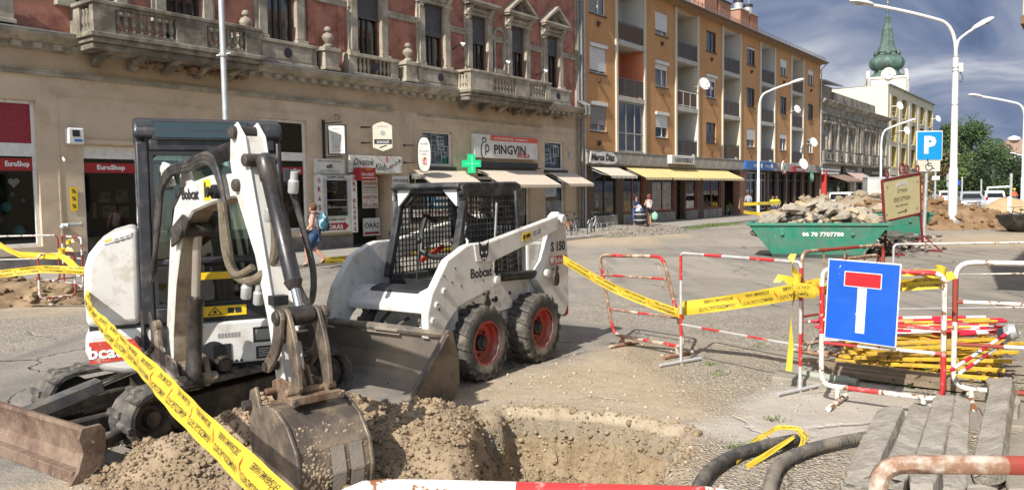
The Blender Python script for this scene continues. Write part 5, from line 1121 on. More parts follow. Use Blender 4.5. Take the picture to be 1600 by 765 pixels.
    B(MB().box(.66,.666,.30,.54,.67,.80),'front_lamp',BLACK,ap); B(MB().box(.666,.67,.32,.52,.69,.78),'lamp_lens',M('lamp_lens',(.25,.26,.24),.2,var=.1),ap)
    B(MB().box(.66,.666,.32,.50,.53,.635),'serial_plate',BLACK,ap); tm=MB()
    for k in range(4): tm.box(.6665,.668,.34,.42+.02*(k%2),.55+k*.02,.558+k*.02)
    B(tm,'label_print',GALV,ap,kind='stuff')
    for k in range(7): B(MB().box(.6605,.6625,.02+k*.026,.04+k*.026,.73,.77),'air_slot',GREYD,ap)
    B(MB().lathe([(.11,-.02),(.11,.012)],(.66,-.02,.60),18,0,(1,0,0)).box(.655,.672,-.02,.12,.52,.68),'swing_recess',BLACK,ap); B(MB().lathe([(.07,0),(.07,.09)],(.70,.05,.47),12).ball((.70,.05,.57),(.05,.05,.02)),'swing_ram',DIRTY,ap,smooth=True)
    for q in range(3): B(MB().disc((.662,.12+q*.04,.53),.012,(1,0,0),8,0,.006),'bolt',BLACK,ap)
    NHOUSE=set(T.children)
    # --- cab
    x0,x1,y0,y1,zb,zt=-.50,.65,-.64,.50,.88,2.50
    cf=MB(); 
    xt=.60
    def post(y_,w0,w1,x=x1): cf.prism([(x-.10,zb),(x,zb),(xt,2.36),(xt-.10,2.36)],y_-w0,y_+w1)
    post(y0,.0,.10); post(.265,.03,.03); post(y1,.05,0)
    cf.box(x1-.09,x1,y0+.1,y1-.05,zb,1.02).box(x1-.10,x1-.015,y0+.1,.235,1.35,1.41).prism([(xt-.1,2.28),(xt+.005,2.28),(xt,2.40),(xt-.1,2.40)],y0+.1,y1-.05)
    for yy in(y0,y1-.07): cf.box(x0,x0+.1,yy,yy+.07,zb,2.4).box(x0+.1,x1-.1,yy,yy+.07,2.3,2.4).box(x0+.1,x1-.1,yy,yy+.07,zb,1.0).box(.02,.09,yy,yy+.07,1.0,2.3)
    cf.box(x0,x0+.06,y0+.07,y1-.07,zb,1.5).box(x0,x0+.06,y0+.07,y1-.07,2.3,2.4)
    cab=B(cf,'cab_frame',CABG,bevel=.018,segs=2,smooth=True)
    # rounded corners inside the windscreen opening
    fl=MB()
    for (cy_,cz_,sy,sz) in((y0+.1,2.28,1,-1),(.235,2.28,-1,-1),(y0+.1,1.02,1,1),(.235,1.02,-1,1)):
        r=.15; pts=[(cy_,cz_)]+[(cy_+sy*(r-r*math.sin(a)),cz_+sz*(r-r*math.cos(a))) for a in np.linspace(0,math.pi/2,7)]
        X=x1-.035 if cz_<1.5 else xt-.03
        fl.prism(pts if sy*sz>0 else pts[::-1],X-.03,X,ax='x')
    for sy,cy_ in((1,.295),(-1,.45)):
        r=.075; pts=[(cy_,2.28)]+[(cy_+sy*(r-r*math.sin(a)),2.28-(r*2-2*r*math.cos(a))) for a in np.linspace(0,math.pi/2,7)]; fl.prism(pts,xt-.06,xt-.03,ax='x')
    B(fl,'window_corner',CABG,cab)
    # black rubber seal round the windscreen
    B(MB().bar((x1-.02,y0+.115,1.03),(xt-.01,y0+.115,2.27),.03,.03).bar((x1-.02,.222,1.03),(xt-.01,.222,2.27),.03,.03).bar((xt-.008,y0+.1,2.265),(xt-.008,.235,2.265),.03,.03).bar((x1-.012,y0+.1,1.03),(x1-.012,.235,1.03),.03,.03),'window_seal',BLACK,cab)
    B(MB().add([(x1-.05,y0+.1,1.02),(x1-.05,.24,1.02),(xt-.05,.24,2.3),(xt-.05,y0+.1,2.3)],[(0,1,2,3)]),'windscreen',CABPANE,cab)
    B(MB().add([(x1-.05,.29,1.02),(x1-.05,.46,1.02),(xt-.05,.46,2.3),(xt-.05,.29,2.3)],[(0,1,2,3)]),'quarter_pane',CABPANE,cab)
    for yy in(y0+.03,y1-.03): B(MB().quad((x0+.1,yy,1.0),(.55,yy,1.0),(.55,yy,2.3),(x0+.1,yy,2.3)),'side_pane',CABPANE,cab)
    B(MB().quad((x0+.03,y0+.07,1.5),(x0+.03,y1-.07,1.5),(x0+.03,y1-.07,2.3),(x0+.03,y0+.07,2.3)),'rear_pane',CABPANE,cab)
    rp=[(x0-.03,2.38),(xt+.02,2.38),(xt+.03,2.44),(xt-.02,2.52),(xt-.16,2.56),(x0+.1,2.55),(x0-.03,2.47)]
    B(MB().prism(rp,y0-.01,y1+.01),'cab_roof',CABG,cab,bevel=.035,segs=3,smooth=True)
    # skylight strip across the front of the roof
    B(MB().add([(xt+.034,y0+.13,2.375),(xt+.034,.24,2.375),(xt-.005,.24,2.525),(xt-.005,y0+.13,2.525),(xt+.036,y0+.15,2.39),(xt+.036,.22,2.39),(xt+.003,.22,2.515),(xt+.003,y0+.15,2.515)],[(0,1,2,3),(4,5,6,7)],[0,1]),'roof_window',[BLACK,M('dark_tinted_glass',(.035,.055,.06),.08,var=.1,spots=((.2,.22,.22),.74,30))],cab)
    # inside: seat, levers, mirror
    st=B(MB().box(-.30,.15,-.32,.18,1.0,1.28).prism([(-.34,1.25),(-.22,1.25),(-.30,2.0),(-.42,2.0)],-.30,.16),'seat',BLACK,cab,bevel=.04,segs=2)
    for yy in(-.16,.0): B(MB().tube([(.48,yy,.9),(.50,yy,1.50)],.012,6).ball((.50,yy,1.53),(.035,.035,.04)),'control_lever',BLACK,cab,smooth=True)
    B(MB().ball((.50,-.02,2.12),(.015,.13,.06)).tube([(.5,.1,2.12),(.56,.14,2.28)],.01,5),'mirror',M('green_mirror',(.16,.24,.20),.25,var=.1),cab,smooth=True)
    for k in range(3): B(MB().box(x0+.07,x0+.08,-.5+k*.1,-.45+k*.1,1.55,2.2),'guard_bar',GALV,cab)
    yl=B(MB().box(.651,.656,-.32,.16,.915,1.0),'warning_sticker',YELLOWP,cab); tm=MB()
    for c in(-.25,-.09): 
        for a,b_ in(((c-.055,.93),(c+.055,.93)),((c+.055,.93),(c,.99)),((c,.99),(c-.055,.93))): tm.bar((.657,a[0],a[1]),(.657,b_[0],b_[1]),.003,.007)
        tm.box(.656,.658,c-.012,c+.012,.94,.965)
    tm.box(.656,.658,.01,.06,.935,.98).box(.656,.658,.07,.12,.935,.98); B(tm,'label_print',INK,yl)
    B(MB().box(.56,.60,-.25,.1,1.22,1.28),'yellow_grab_bar',YELLOWP,cab)
    B(MB().box(x1-.02,x1+.03,.50,.56,2.02,2.14).box(x1-.02,x1+.03,.50,.56,1.1,1.2),'door_hinge',BLACK,cab,bevel=.01)
    for o in [c for c in T.children if c not in NHOUSE]:
        o.location.y+=.095
    NB=set(T.children)
    # --- boom
    yb=-.30
    def limb(cl,th,w,name,mat,par=T,y=yb,**k):
        n=len(cl); up=[];dn=[]
        for i in range(n):
            a=Vector(cl[max(0,i-1)]);b=Vector(cl[min(n-1,i+1)]); d=(b-a).normalized(); nn=Vector((-d.y,d.x)); p=Vector(cl[i]); up.append(p+nn*th[i]/2); dn.append(p-nn*th[i]/2)
        m=MB()
        vs=[(p.x,y-w/2,p.y) for p in up]+[(p.x,y-w/2,p.y) for p in dn]+[(p.x,y+w/2,p.y) for p in up]+[(p.x,y+w/2,p.y) for p in dn]
        fs=[]
        for i in range(n-1):
            fs+=[(i,n+i,n+i+1,i+1),(2*n+i,2*n+i+1,3*n+i+1,3*n+i),(i,i+1,2*n+i+1,2*n+i),(n+i,3*n+i,3*n+i+1,n+i+1)]
        fs+=[(0,2*n,3*n,n),(n-1,2*n-1,4*n-1,3*n-1)]
        return m.add(vs,fs).build(name,mat,par,**k)
    cl=[(.54,.46),(.57,.80),(.67,1.23),(.755,1.52),(.875,1.77),(1.03,1.90),(1.36,1.96),(1.74,1.98)]
    BOOMF=M('muddy_white_paint',(.40,.35,.28),.6,var=.2,vs=4,dirt=((.20,.145,.09),.40,5,.12),spots=((.09,.06,.04),.68,10))
    boom=limb(cl,[.13,.14,.15,.18,.22,.23,.20,.16],.17,'boom',MWHITE,bevel=.015)
    # the underside carries dried mud
    n=len(cl); um=MB(); und=[]
    for i in range(n):
        a=Vector(cl[max(0,i-1)]);b=Vector(cl[min(n-1,i+1)]);d=(b-a).normalized();nn=Vector((-d.y,d.x)); und.append(Vector(cl[i])-nn*([.13,.14,.15,.18,.22,.23,.20,.16][i]/2+.004))
    for i in range(n-1): um.quad((und[i].x,yb-.075,und[i].y),(und[i].x,yb+.075,und[i].y),(und[i+1].x,yb+.075,und[i+1].y),(und[i+1].x,yb-.075,und[i+1].y))
    B(um,'boom_underside',BOOMF,boom)
    tm=MB(); put_text(tm,'Bobcat',(1.06,yb-.087,1.93),Vector((1,0,0)),V,.085,.26,.03); B(tm,'lettering',INK,boom)
    st=B(MB().box(1.26,1.36,yb-.0885,yb-.087,1.88,2.03),'yellow_sticker',YELLOWP,boom); B(MB().box(1.275,1.30,yb-.090,yb-.0887,1.90,2.01).box(1.31,1.345,yb-.090,yb-.0887,1.95,1.98).box(1.31,1.34,yb-.090,yb-.0887,1.90,1.93),'label_print',INK,st)
    B(MB().lathe([(.05,-.02),(.05,.03),(.03,.03),(.03,.07),(0,.07)],(1.52,yb-.12,1.94),10,0,(0,-1,0)),'hose_fitting',BLACK,boom,smooth=True)
    B(MB().prism([(.80,1.52),(1.02,1.62),(1.10,1.74),(1.0,1.78),(.82,1.68)],yb-.13,yb-.105).prism([(.80,1.52),(1.02,1.62),(1.10,1.74),(1.0,1.78),(.82,1.68)],yb+.105,yb+.13).lathe([(.055,-.15),(.055,.15)],(.97,yb,1.655),12,0,(0,1,0)),'ram_bracket',DIRTY,boom,bevel=.006)
    # swing post
    sw=B(MB().prism([(.50,.38),(.78,.38),(.82,.46),(.76,.62),(.50,.66),(.46,.5)],yb-.15,yb-.10).prism([(.50,.38),(.78,.38),(.82,.46),(.76,.62),(.50,.66),(.46,.5)],yb+.10,yb+.15).lathe([(.12,.36),(.12,.58)],(.66,yb+.02,0),12).lathe([(.045,-.19),(.045,.19)],(.60,yb,.52),10,0,(0,1,0)).lathe([(.045,-.19),(.045,.19)],(.80,yb,.46),10,0,(0,1,0)),'swing_post',M('dirty_white_cast',(.45,.40,.33),.6,var=.2,dirt=((.14,.10,.07),.45,7,.1)),bevel=.01)
    B(MB().bar((.62,yb-.17,.45),(.55,yb-.17,.86),.05,.08).lathe([(.05,-.03),(.05,.03)],(.55,yb-.17,.88),10,0,(0,1,0)),'pivot_link',sw.data.materials[0],sw,bevel=.01)
    # boom ram in front of the boom
    rm=B(MB().lathe([(.04,0),(.064,.02),(.064,.10),(.058,.11),(.058,.62),(.064,.63),(.064,.70),(.03,.71)],(.80,yb,.44),16,0,Vector((.17,0,1.2))),'boom_ram',CYL,smooth=True)
    d=Vector((.17,0,1.2)).normalized(); B(MB().tube([Vector((.80,yb,.44))+d*.70,Vector((.97,yb,1.655))],.033,12),'ram_rod',M('dusty_rod',(.40,.36,.31),.35,.6,var=.1),rm,smooth=True)
    B(MB().lathe([(.05,-.06),(.05,.06)],(.97,yb,1.655),12,0,(0,1,0)).lathe([(.06,-.06),(.06,.06)],(.80,yb,.45),12,0,(0,1,0)),'ram_eye',CYL,rm,smooth=True)
    # arm ram on top of the boom
    a=Vector((.62,yb,2.12));b=Vector((1.74,yb,2.25)); d=(b-a).normalized()
    B(MB().prism([(.52,1.98),(.80,2.0),(.70,2.17),(.58,2.19)],yb-.09,yb-.06).prism([(.52,1.98),(.80,2.0),(.70,2.17),(.58,2.19)],yb+.06,yb+.09).lathe([(.04,-.11),(.04,.11)],(.63,yb,2.13),10,0,(0,1,0)),'ram_bracket',MWHITE,boom,bevel=.008)
    ar=B(MB().tube([a+d*.02,a+d*.35],.03,10).tube([a+d*.35,a+d*.37,a+d*.98,a+d*1.0,a+d*1.03],[.05,.062,.062,.07,.06],16).lathe([(.065,-.05),(.065,.05)],b,16,0,(0,1,0)),'arm_ram',CYL,smooth=True)
    B(MB().lathe([(.072,-.056),(.072,-.045),(.05,-.045),(.05,-.056)],b,16,0,(0,1,0)),'red_seal',M('red_seal',(.5,.06,.03),.5,var=0),ar)
    # --- arm
    al=[(1.69,2.36),(1.79,2.40),(1.90,2.30),(1.98,2.02),(2.11,1.62),(2.30,.98),(2.39,.66),(2.33,.60),(2.27,.66),(2.16,1.10),(2.00,1.52),(1.80,1.82),(1.70,1.98),(1.66,2.15)]
    arm=MB()
    arm.prism(al,yb-.078,yb-.06).prism(al,yb+.06,yb+.078)
    cen=[(1.90,2.30),(1.98,2.02),(2.11,1.62),(2.30,.98),(2.39,.66)]
    for (p,q) in zip(cen,cen[1:]): arm.quad((p[0]-.015,yb-.06,p[1]),(q[0]-.015,yb-.06,q[1]),(q[0]-.015,yb+.06,q[1]),(p[0]-.015,yb+.06,p[1]))
    cen=[(1.70,1.98),(1.80,1.82),(2.00,1.52),(2.16,1.10),(2.27,.66)]
    for (p,q) in zip(cen,cen[1:]): arm.quad((p[0]+.015,yb-.06,p[1]),(p[0]+.015,yb+.06,p[1]),(q[0]+.015,yb+.06,q[1]),(q[0]+.015,yb-.06,q[1]))
    arm=B(arm,'arm',MWHITE,bevel=.006)
    for x,z,r in((1.76,2.33,.052),(1.78,1.98,.05),(1.95,2.14,.05),(2.33,1.02,.04),(2.29,.66,.045)):
        B(MB().lathe([(r*.6,-.115),(r*.85,-.105),(r*.85,.105),(r*.6,.115)],(x,yb,z),14,0,(0,1,0)),'pivot_pin',DIRTY,arm,smooth=True)
    # bucket ram
    a=Vector((1.99,yb,2.17)); b=Vector((2.46,yb,1.17)); a.x+=.03;d=(b-a).normalized()
    br=B(MB().tube([a,a+d*.03,a+d*.04,a+d*.17,a+d*.18,a+d*.86,a+d*.87,a+d*.92],[.04,.056,.06,.06,.052,.052,.06,.04],18),'bucket_ram',CYL,smooth=True)
    B(MB().tube([a+d*.9,b],.028,12),'ram_rod',CHROME,br,smooth=True); B(MB().lathe([(.062,-.065),(.062,.065)],b,14,0,(0,1,0)),'ram_eye',CYL,br,smooth=True)
    # linkage
    def link(p,q,w0,w1,y,t,name,mat,bow=0):
        p=Vector(p);q=Vector(q);d=(q-p);L=d.length;d/=L;nn=Vector((-d.y,d.x)); po=[]
        for i in range(9): s=i/8; po.append(p+d*L*s+nn*(bow*math.sin(math.pi*s)+(w0+(w1-w0)*s)/2))
        for i in range(5): an=math.pi/2-math.pi*(i+.5)/5; po.append(q+d*math.cos(an)*w1/2+nn*math.sin(an)*w1/2)
        for i in range(9): s=1-i/8; po.append(p+d*L*s+nn*(bow*math.sin(math.pi*s)-(w0+(w1-w0)*s)/2))
        for i in range(5): an=-math.pi/2-math.pi*(i+.5)/5; po.append(p+d*math.cos(an)*w0/2+nn*math.sin(an)*w0/2)
        return MB().prism([(v.x,v.y) for v in po],y-t/2,y+t/2).build(name,mat,T,bevel=.005)
    for s in(-1,1):
        link((2.46,1.17),(2.28,.80),.11,.09,yb+s*.145,.028,'tipping_link',WORN,.05)
        link((2.46,1.17),(2.58,.70),.12,.10,yb+s*.10,.03,'push_link',WORN,.03)
    B(MB().lathe([(.035,-.18),(.045,-.17),(.045,.17),(.035,.18)],(2.46,yb,1.17),12,0,(0,1,0)),'pivot_pin',DIRTY,smooth=True); B(MB().lathe([(.03,-.17),(.03,.17)],(2.28,yb,.845),12,0,(0,1,0)),'pivot_pin',DIRTY,smooth=True)
    # coupler and bucket
    cp=MB()
    for s in(-1,1): cp.prism([(2.20,.70),(2.30,.74),(2.50,.73),(2.62,.72),(2.66,.62),(2.55,.54),(2.30,.52),(2.22,.58)],yb+s*.125-.015,yb+s*.125+.015).prism([(2.36,.62),(2.44,.84),(2.50,.84),(2.60,.62)],yb+s*.03-.012,yb+s*.03+.012)
    cp.box(2.60,2.68,yb-.22,yb+.22,.60,.66).box(2.28,2.36,yb-.2,yb+.2,.52,.57).lathe([(.03,-.24),(.03,.24)],(2.28,yb,.64),10,0,(0,1,0)).lathe([(.03,-.22),(.03,.22)],(2.58,yb,.68),10,0,(0,1,0))
    cp=B(cp,'quick_coupler',M('rusty_coupler',(.14,.075,.045),.7,.2,var=.35,vs=8,dirt=((.25,.19,.13),.3,8,.1),bump=.3),bevel=.006)
    for q in(-.2,.2): B(MB().lathe([(.024,0),(.024,.03)],(2.69,yb+q,.63),6,0,(1,0,0)),'bolt',WORN,cp)
    ou=[(2.30,.56),(2.46,.575),(2.62,.56),(2.78,.48),(2.90,.33),(2.94,.15),(2.90,-.03),(2.80,-.18),(2.62,-.28),(2.42,-.34)]
    inn=[(2.42,-.315),(2.61,-.255),(2.78,-.16),(2.872,-.02),(2.91,.15),(2.872,.315),(2.76,.455),(2.61,.53),(2.46,.545),(2.30,.53)]
    bu=B(MB().prism(ou+inn,yb-.30,yb+.30),'bucket',WORN,smooth=True,ang=25)
    sp=[(2.16,.50),(2.20,.66),(2.30,.70),(2.36,.56),(2.46,.60),(2.62,.585),(2.79,.50),(2.92,.34),(2.96,.15),(2.92,-.04),(2.81,-.2),(2.62,-.3),(2.40,-.36),(2.28,-.1),(2.20,.18)]
    for s in(-1,1): B(MB().prism(sp,yb+s*.315-.016,yb+s*.315+.016),'bucket_side',WORN,bu,bevel=.006)
    B(MB().lathe([(.04,-.06),(.04,.06)],(2.20,yb-.33,.55),10,0,(0,1,0)),'bucket_bolt',DIRTY,bu)
    for s in(-.2,-.07,.07,.2): B(MB().prism([(2.44,-.37),(2.44,-.30),(2.30,-.40)],yb+s-.03,yb+s+.03),'tooth',WORN,bu,bevel=.004)
    for s in(-.15,.02,.18):   # wear strips on the heel
        m=MB(); 
        for (p,q) in zip(ou[4:],ou[5:]): 
            m.add([(p[0]+.012,yb+s-.06,p[1]),(q[0]+.012,yb+s-.06,q[1]-.01),(q[0]+.012,yb+s+.06,q[1]-.01),(p[0]+.012,yb+s+.06,p[1])],[(0,1,2,3)])
        if s>.0: B(m,'wear_strip',BSTEEL,bu)
    # mud caked on the bucket
    random.seed(4); mb=MB()
    for k in range(420):
        i=random.choice([3,4,4,5,5,6,6,7]); p=Vector(ou[i]).lerp(Vector(ou[i+1]),random.random()); y=yb+random.choice([random.uniform(-.29,-.0),random.uniform(-.29,.29)]); r=random.uniform(.004,.012)*(1.5 if k%9==0 else 1); mb.ball((p.x+.002,y,p.y),(r*random.uniform(.3,.6),r*random.uniform(.8,1.6),r*random.uniform(.8,1.5)),6,4)
    B(mb,'mud_clods',M('caked_mud',(.36,.285,.195),.95,var=.25,vs=8,bump=.6,bs=30),bu,smooth=True,kind='stuff')
    # --- hoses
    def hz(pts,r,mat=HOSE,n=24,name='hose'):
        P=[Vector(p) for p in pts]; out=[]
        for i in range(len(P)-1):
            p0=P[max(0,i-1)];p1=P[i];p2=P[i+1];p3=P[min(len(P)-1,i+2)]
            for k in range(6):
                t=k/6; out.append(.5*((2*p1)+(p2-p0)*t+(2*p0-5*p1+4*p2-p3)*t*t+(3*p1-p0-3*p2+p3)*t**3))
        out.append(P[-1]); return B(MB().tube(out,r,8),name,mat,smooth=True)
    y=yb-.13
    for k in range(3):
        o=k*.028
        hz([(.45,y-.06-o,.66),(.40+o*.5,y-.10,.95),(.46,y-.02-o*.4,1.25),(.50+o,y,1.65),(.62+o,y,1.95),(.85+o,y-.01,2.12-o*.6),(1.15,y,2.16-o),(1.42,y,2.20-o),(1.62,y-.01,2.06-o),(1.70+o*.4,y,1.72),(1.68,y,1.5-o)],.019)
    hz([(.36,y-.05,.62),(.42,y-.14,.75),(.30,y-.16,.92),(.46,y-.04,1.12)],.022); hz([(.2,y-.3,.68),(.42,y-.16,.62),(.52,y-.06,.74),(.45,y-.06,1.0)],.024)
    hz([(1.70,y-.03,1.86),(1.80,y-.05,1.62),(1.86,y-.04,1.42),(2.02,y+.02,1.36),(2.13,y+.12,1.50),(2.15,y+.13,1.75)],.032,SLEEVE); hz([(1.74,y-.05,1.80),(1.82,y-.07,1.55),(1.92,y-.05,1.40),(2.04,y+.02,1.45)],.024,SLEEVE)
    hz([(2.08,yb+.14,2.0),(2.17,yb+.18,1.7),(2.22,yb+.22,1.4),(2.20,yb+.2,1.2),(2.12,yb+.15,1.35),(2.04,yb+.12,1.8)],.022)
    for x,yy,z in((2.12,yb-.02,1.80),(2.16,yb+.13,1.98),(1.97,y+.0,1.30),(2.02,y+.06,1.26)):
        B(MB().lathe([(.03,-.06),(.035,-.05),(.035,.02),(.025,.03),(.025,.08)],(x,yy,z),10,0,(.2,0,1)),'hose_fitting',GALV,smooth=True)
    B(MB().box(2.22,2.30,yb-.10,yb-.0,1.22,1.28),'hose_clamp',BLACK)
    # the boom stands swung against the house
    BR=Matrix.Rotation(R(EXAZ-BOOMAZ),4,'Z')
    def warp(x): return x+.22*min(1,max(0,(x-.72)/.75))
    def rec(o):
        for c in o.children: yield c; yield from rec(c)
    for o in [c for c in T.children if c not in NB]:
        for q in [o]+list(rec(o)):
            if q.name.startswith('push_link') or q.name.startswith('tipping_link'):
                for v in q.data.vertices: v.co.z=1.17+(v.co.z-1.17)*.88
            if o.name.split('.')[0] in('quick_coupler','bucket'):
                for v in q.data.vertices: v.co.x=2.44+(v.co.x-2.44)*.82; v.co.z=.80+(v.co.z-.77)*.84; v.co.y=-.30+(v.co.y+.30)*.76
            for v in q.data.vertices: v.co.x=warp(v.co.x); v.co.y-=.16
        o.matrix_local=BR
    return T
EXC=excavator()
# ---------------------------------------------------------------- the wheeled loader
def loader():
    f=Vector((math.sin(R(-145.5)),math.cos(R(-145.5)),0))
    T=thing('skid_steer_loader','white wheeled skid steer loader with mesh cab, red rims and lowered bucket','loader',(-.58,8.894,0),math.atan2(f.y,f.x))
    B=lambda mb,n,m,par=T,**k: mb.build(n,m,par,**k)
    CABK=M('loader_cab_black',(.022,.023,.025),.45,var=.3,dirt=((.12,.11,.10),.15,6,.1),spots=((.30,.29,.27),.75,22))
    # wheels
    w0=None
    tp=[(.20,-.115),(.26,-.135),(.34,-.135),(.365,-.12),(.372,-.06),(.374,0),(.372,.06),(.365,.12),(.34,.135),(.26,.135),(.215,.12),(.21,.05)]
    tm=MB().lathe(tp,(0,0,0),36,0,(0,1,0),False)
    lug=MB().add([(-.030,-.005,-.01),(.022,-.005,-.01),(.055,.140,-.035),(-.012,.140,-.035),(-.024,-.005,.024),(.014,-.005,.024),(.043,.128,.012),(-.004,.128,.012),(.06,.146,-.07),(.0,.146,-.07)],[(4,5,6,7),(0,1,5,4),(1,2,6,5),(3,0,4,7),(2,8,9,3),(7,6,2,3)])
    first=None
    def tip(s):
        a=[(.36*math.sin(q),0,.36*math.cos(q)) for q in np.linspace(0,1,3)]
    for ix,x in enumerate((.53,-.53)):
        for s in(1,-1):
            wl=thing('wheel',None,None,(x,s*.625,.385),0); wl.parent=T
            if s<0: wl.rotation_euler.z=math.pi
            ty=tm.build('tyre',TYRE,wl,smooth=True,ang=50) if first is None else first[0].copy()
            if first is not None: COL.objects.link(ty); ty.parent=wl
            if first is None:
                lg=lug.build('tread_lug',TYRE,ty)
                rim=MB().lathe([(.21,.125),(.228,.125),(.222,.10),(.205,.085),(.195,.02),(.15,.0),(.10,.015),(.06,.02),(.0,.02)],(0,0,0),28,0,(0,1,0),False); rm=rim.build('rim',RIMR,wl,smooth=True)
                hb=MB().lathe([(.085,.0),(.085,.05),(.07,.07),(.05,.075),(.045,.09),(0,.09)],(0,0,0),16,0,(0,1,0),False).build('hub',BLACK,rm,smooth=True)
                ht=MB()
                for k in range(8): an=k*math.pi/4; ht.lathe([(.016,.004),(.016,.022),(0,.022)],(.125*math.cos(an),0,.125*math.sin(an)),8,0,(0,1,0),False)
                nuts=ht.build('wheel_nuts',BLACK,rm,kind='stuff')
                first=(ty,lg,rm,hb,nuts)
            else:
                lg=first[1].copy(); COL.objects.link(lg); lg.parent=ty; rm=first[2].copy(); COL.objects.link(rm); rm.parent=wl
                for q in first[3:]: c=q.copy(); COL.objects.link(c); c.parent=rm
            N_t=17
            for k in range(N_t*2):
                an=2*math.pi*(k//2+(.5 if k%2 else 0))/N_t+.11*ix; c=lg if k==0 else lg.copy()
                if k: COL.objects.link(c)
                c.parent=ty; side=1 if k%2==0 else -1
                Rm=Matrix.Rotation(an,4,'Y')@Matrix.Translation((0,0,.372))
                if side<0: Rm=Rm@Matrix.Rotation(math.pi,4,'Z')
                c.matrix_local=Rm
    # chassis
    B(MB().prism([(.78,.22),(.84,.5),(.80,.62),(-1.15,.62),(-1.2,.32),(-1.0,.22)],-.46,.46),'chassis',MGREY,bevel=.02)
    for s in(1,-1):
        B(MB().prism([(.30,.62),(.62,.62),(.70,.80),(.62,.97),(-.72,.93),(-.80,.62)],s*.47-.02,s*.47+.02),'side_panel',MWHITE,bevel=.008)
        B(MB().prism([(-.92,1.40),(-1.02,1.63),(-1.10,1.675),(-1.20,1.64),(-1.25,1.52),(-1.31,1.05),(-1.31,.56),(-1.20,.43),(-1.0,.47),(-.80,.72),(-.60,.92),(-.68,1.02),(-.80,1.12)],s*.57-.06,s*.57+.06),'rear_upright',MWHITE,bevel=.018,segs=2)
    B(MB().prism([(-1.32,1.05),(-1.36,1.0),(-1.36,.42),(-1.30,.40),(-1.24,.42),(-1.28,1.05)],-.60,.60),'tailgate',M('tailgate_red',(.33,.03,.02),.5,var=.1),bevel=.02)
    B(MB().prism([(-.6,.62),(-1.2,.62),(-1.26,1.05),(-1.1,1.32),(-.6,1.34)],-.50,.50),'engine_cover',MGREY,bevel=.03,segs=2)
    for k,x in enumerate((.3,.08,-.25,-.5,.42)): B(MB().lathe([(.02,0),(.02,.006)],(x,.492,.72+.04*(k%3)),8,0,(0,1,0)),'bolt_hole',BLACK)
    B(MB().lathe([(.035,0),(.035,.006)],(.02,.492,.76),10,0,(0,1,0)),'bolt_hole',BLACK)
    # lift arms
    ap=[(-1.0,1.635),(.40,1.405),(.68,1.405),(.78,1.385),(1.06,1.27),(1.30,.98),(1.37,.80),(1.37,.56),(1.30,.53),(1.18,.53),(1.08,.66),(.90,.80),(.62,.86),(.40,.90),(.25,.95),(.26,1.05),(.34,1.15),(.30,1.20),(-.88,1.44),(-.98,1.46)]
    for s in(1,-1):
        a=B(MB().prism(ap,s*.64-.045,s*.64+.045),'lift_arm',MWHITE,bevel=.016,segs=2)
        B(MB().prism([(.42,1.40),(.66,1.40),(.62,1.22),(.36,1.20)],s*.692-.008,s*.692+.008),'arm_plate',MWHITE,a,bevel=.006)
        for x,z in((1.13,.98),(1.24,.86),(1.30,.72)): B(MB().lathe([(.034,0),(.034,.015),(.018,.02),(.018,.004),(0,.004)],(x,s*.684,z),12,0,(0,s,0)),'arm_bushing',MWHITE,a,smooth=True)
        B(MB().prism([(1.19,.80),(1.22,.87),(1.235,.87),(1.205,.80)],s*.686-.003,s*.686+.003),'arm_slot',BLACK,a)
        for x,z in((.55,1.30),(.95,1.18),(1.0,1.05),(.86,1.0),(.5,1.02),(1.12,1.12)): B(MB().lathe([(.009,0),(.009,.004)],(x,s*.685,z),8,0,(0,s,0)),'bolt_hole',BLACK,a)
        B(MB().lathe([(.05,-.10),(.058,-.09),(.058,.09),(.05,.10)],(-1.10,s*.60,1.585),14,0,(0,1,0)),'pivot_pin',MWHITE,a,smooth=True)
        B(MB().lathe([(.045,0),(.045,.05),(0,.055)],(.27,s*.66,1.0),12,0,(0,s,0)).lathe([(.045,0),(.045,.05),(0,.055)],(-.76,s*.64,.98),12,0,(0,s,0)),'pivot_pin',MWHITE,a,smooth=True)
        rm=B(MB().tube([(-.74,s*.545,.97),(-.70,s*.545,.97),(-.02,s*.545,1.0),(.0,s*.545,1.0)],[.05,.05,.05,.045],14),'lift_ram',CYL,smooth=True); B(MB().tube([(-.02,s*.545,1.0),(.27,s*.56,1.0)],.026,10),'ram_rod',CHROME,rm,smooth=True)
        for x,z in((.46,.86),(-.90,1.0)):
            pts=[(x+.05*math.sin(t),s*.70,z-.10+.085*math.cos(t)) for t in np.linspace(-2.7,2.7,14)]
            B(MB().tube([(x-.015,s*.70,z+.02)]+pts+[(x+.015,s*.70,z+.02)],.014,6).lathe([(.03,-.03),(.03,.03)],(x,s*.69,z+.03),10,0,(0,1,0)),'tie_down_ring',DIRTY,smooth=True)
    B(MB().box(-1.05,-.95,-.6,.6,1.44,1.50),'arm_crossbar',MWHITE)
    # decals on the left side
    tm=MB(); put_text(tm,'Bobcat',(.53,.686,1.105),Vector((-1,0,0)),V,.10,.36,.03); put_text(tm,'S 150',(-1.06,.631,1.27),Vector((-1,0,0)),V,.115,.32,.035)
    hd=[(-.075,-.02),(-.085,.13),(-.03,.075),(.03,.075),(.085,.13),(.075,-.02),(.035,-.075),(0,-.095),(-.035,-.075)]
    tm.add([(.50-x,.702,1.305+z*.95) for x,z in hd],[tuple(range(9))],0)
    for s in(-1,1): tm.add([(.50-x,.704,1.305+z) for x,z in [(s*.05,.02),(s*.015,.0),(s*.045,-.015)]],[(0,1,2)] ,1); tm.add([(.50-x,.704,1.305+z) for x,z in [(s*.004,-.05),(s*.035,-.055),(s*.012,-.075)]],[(0,1,2)],1)
    B(tm,'lettering',[INK,LETTER])
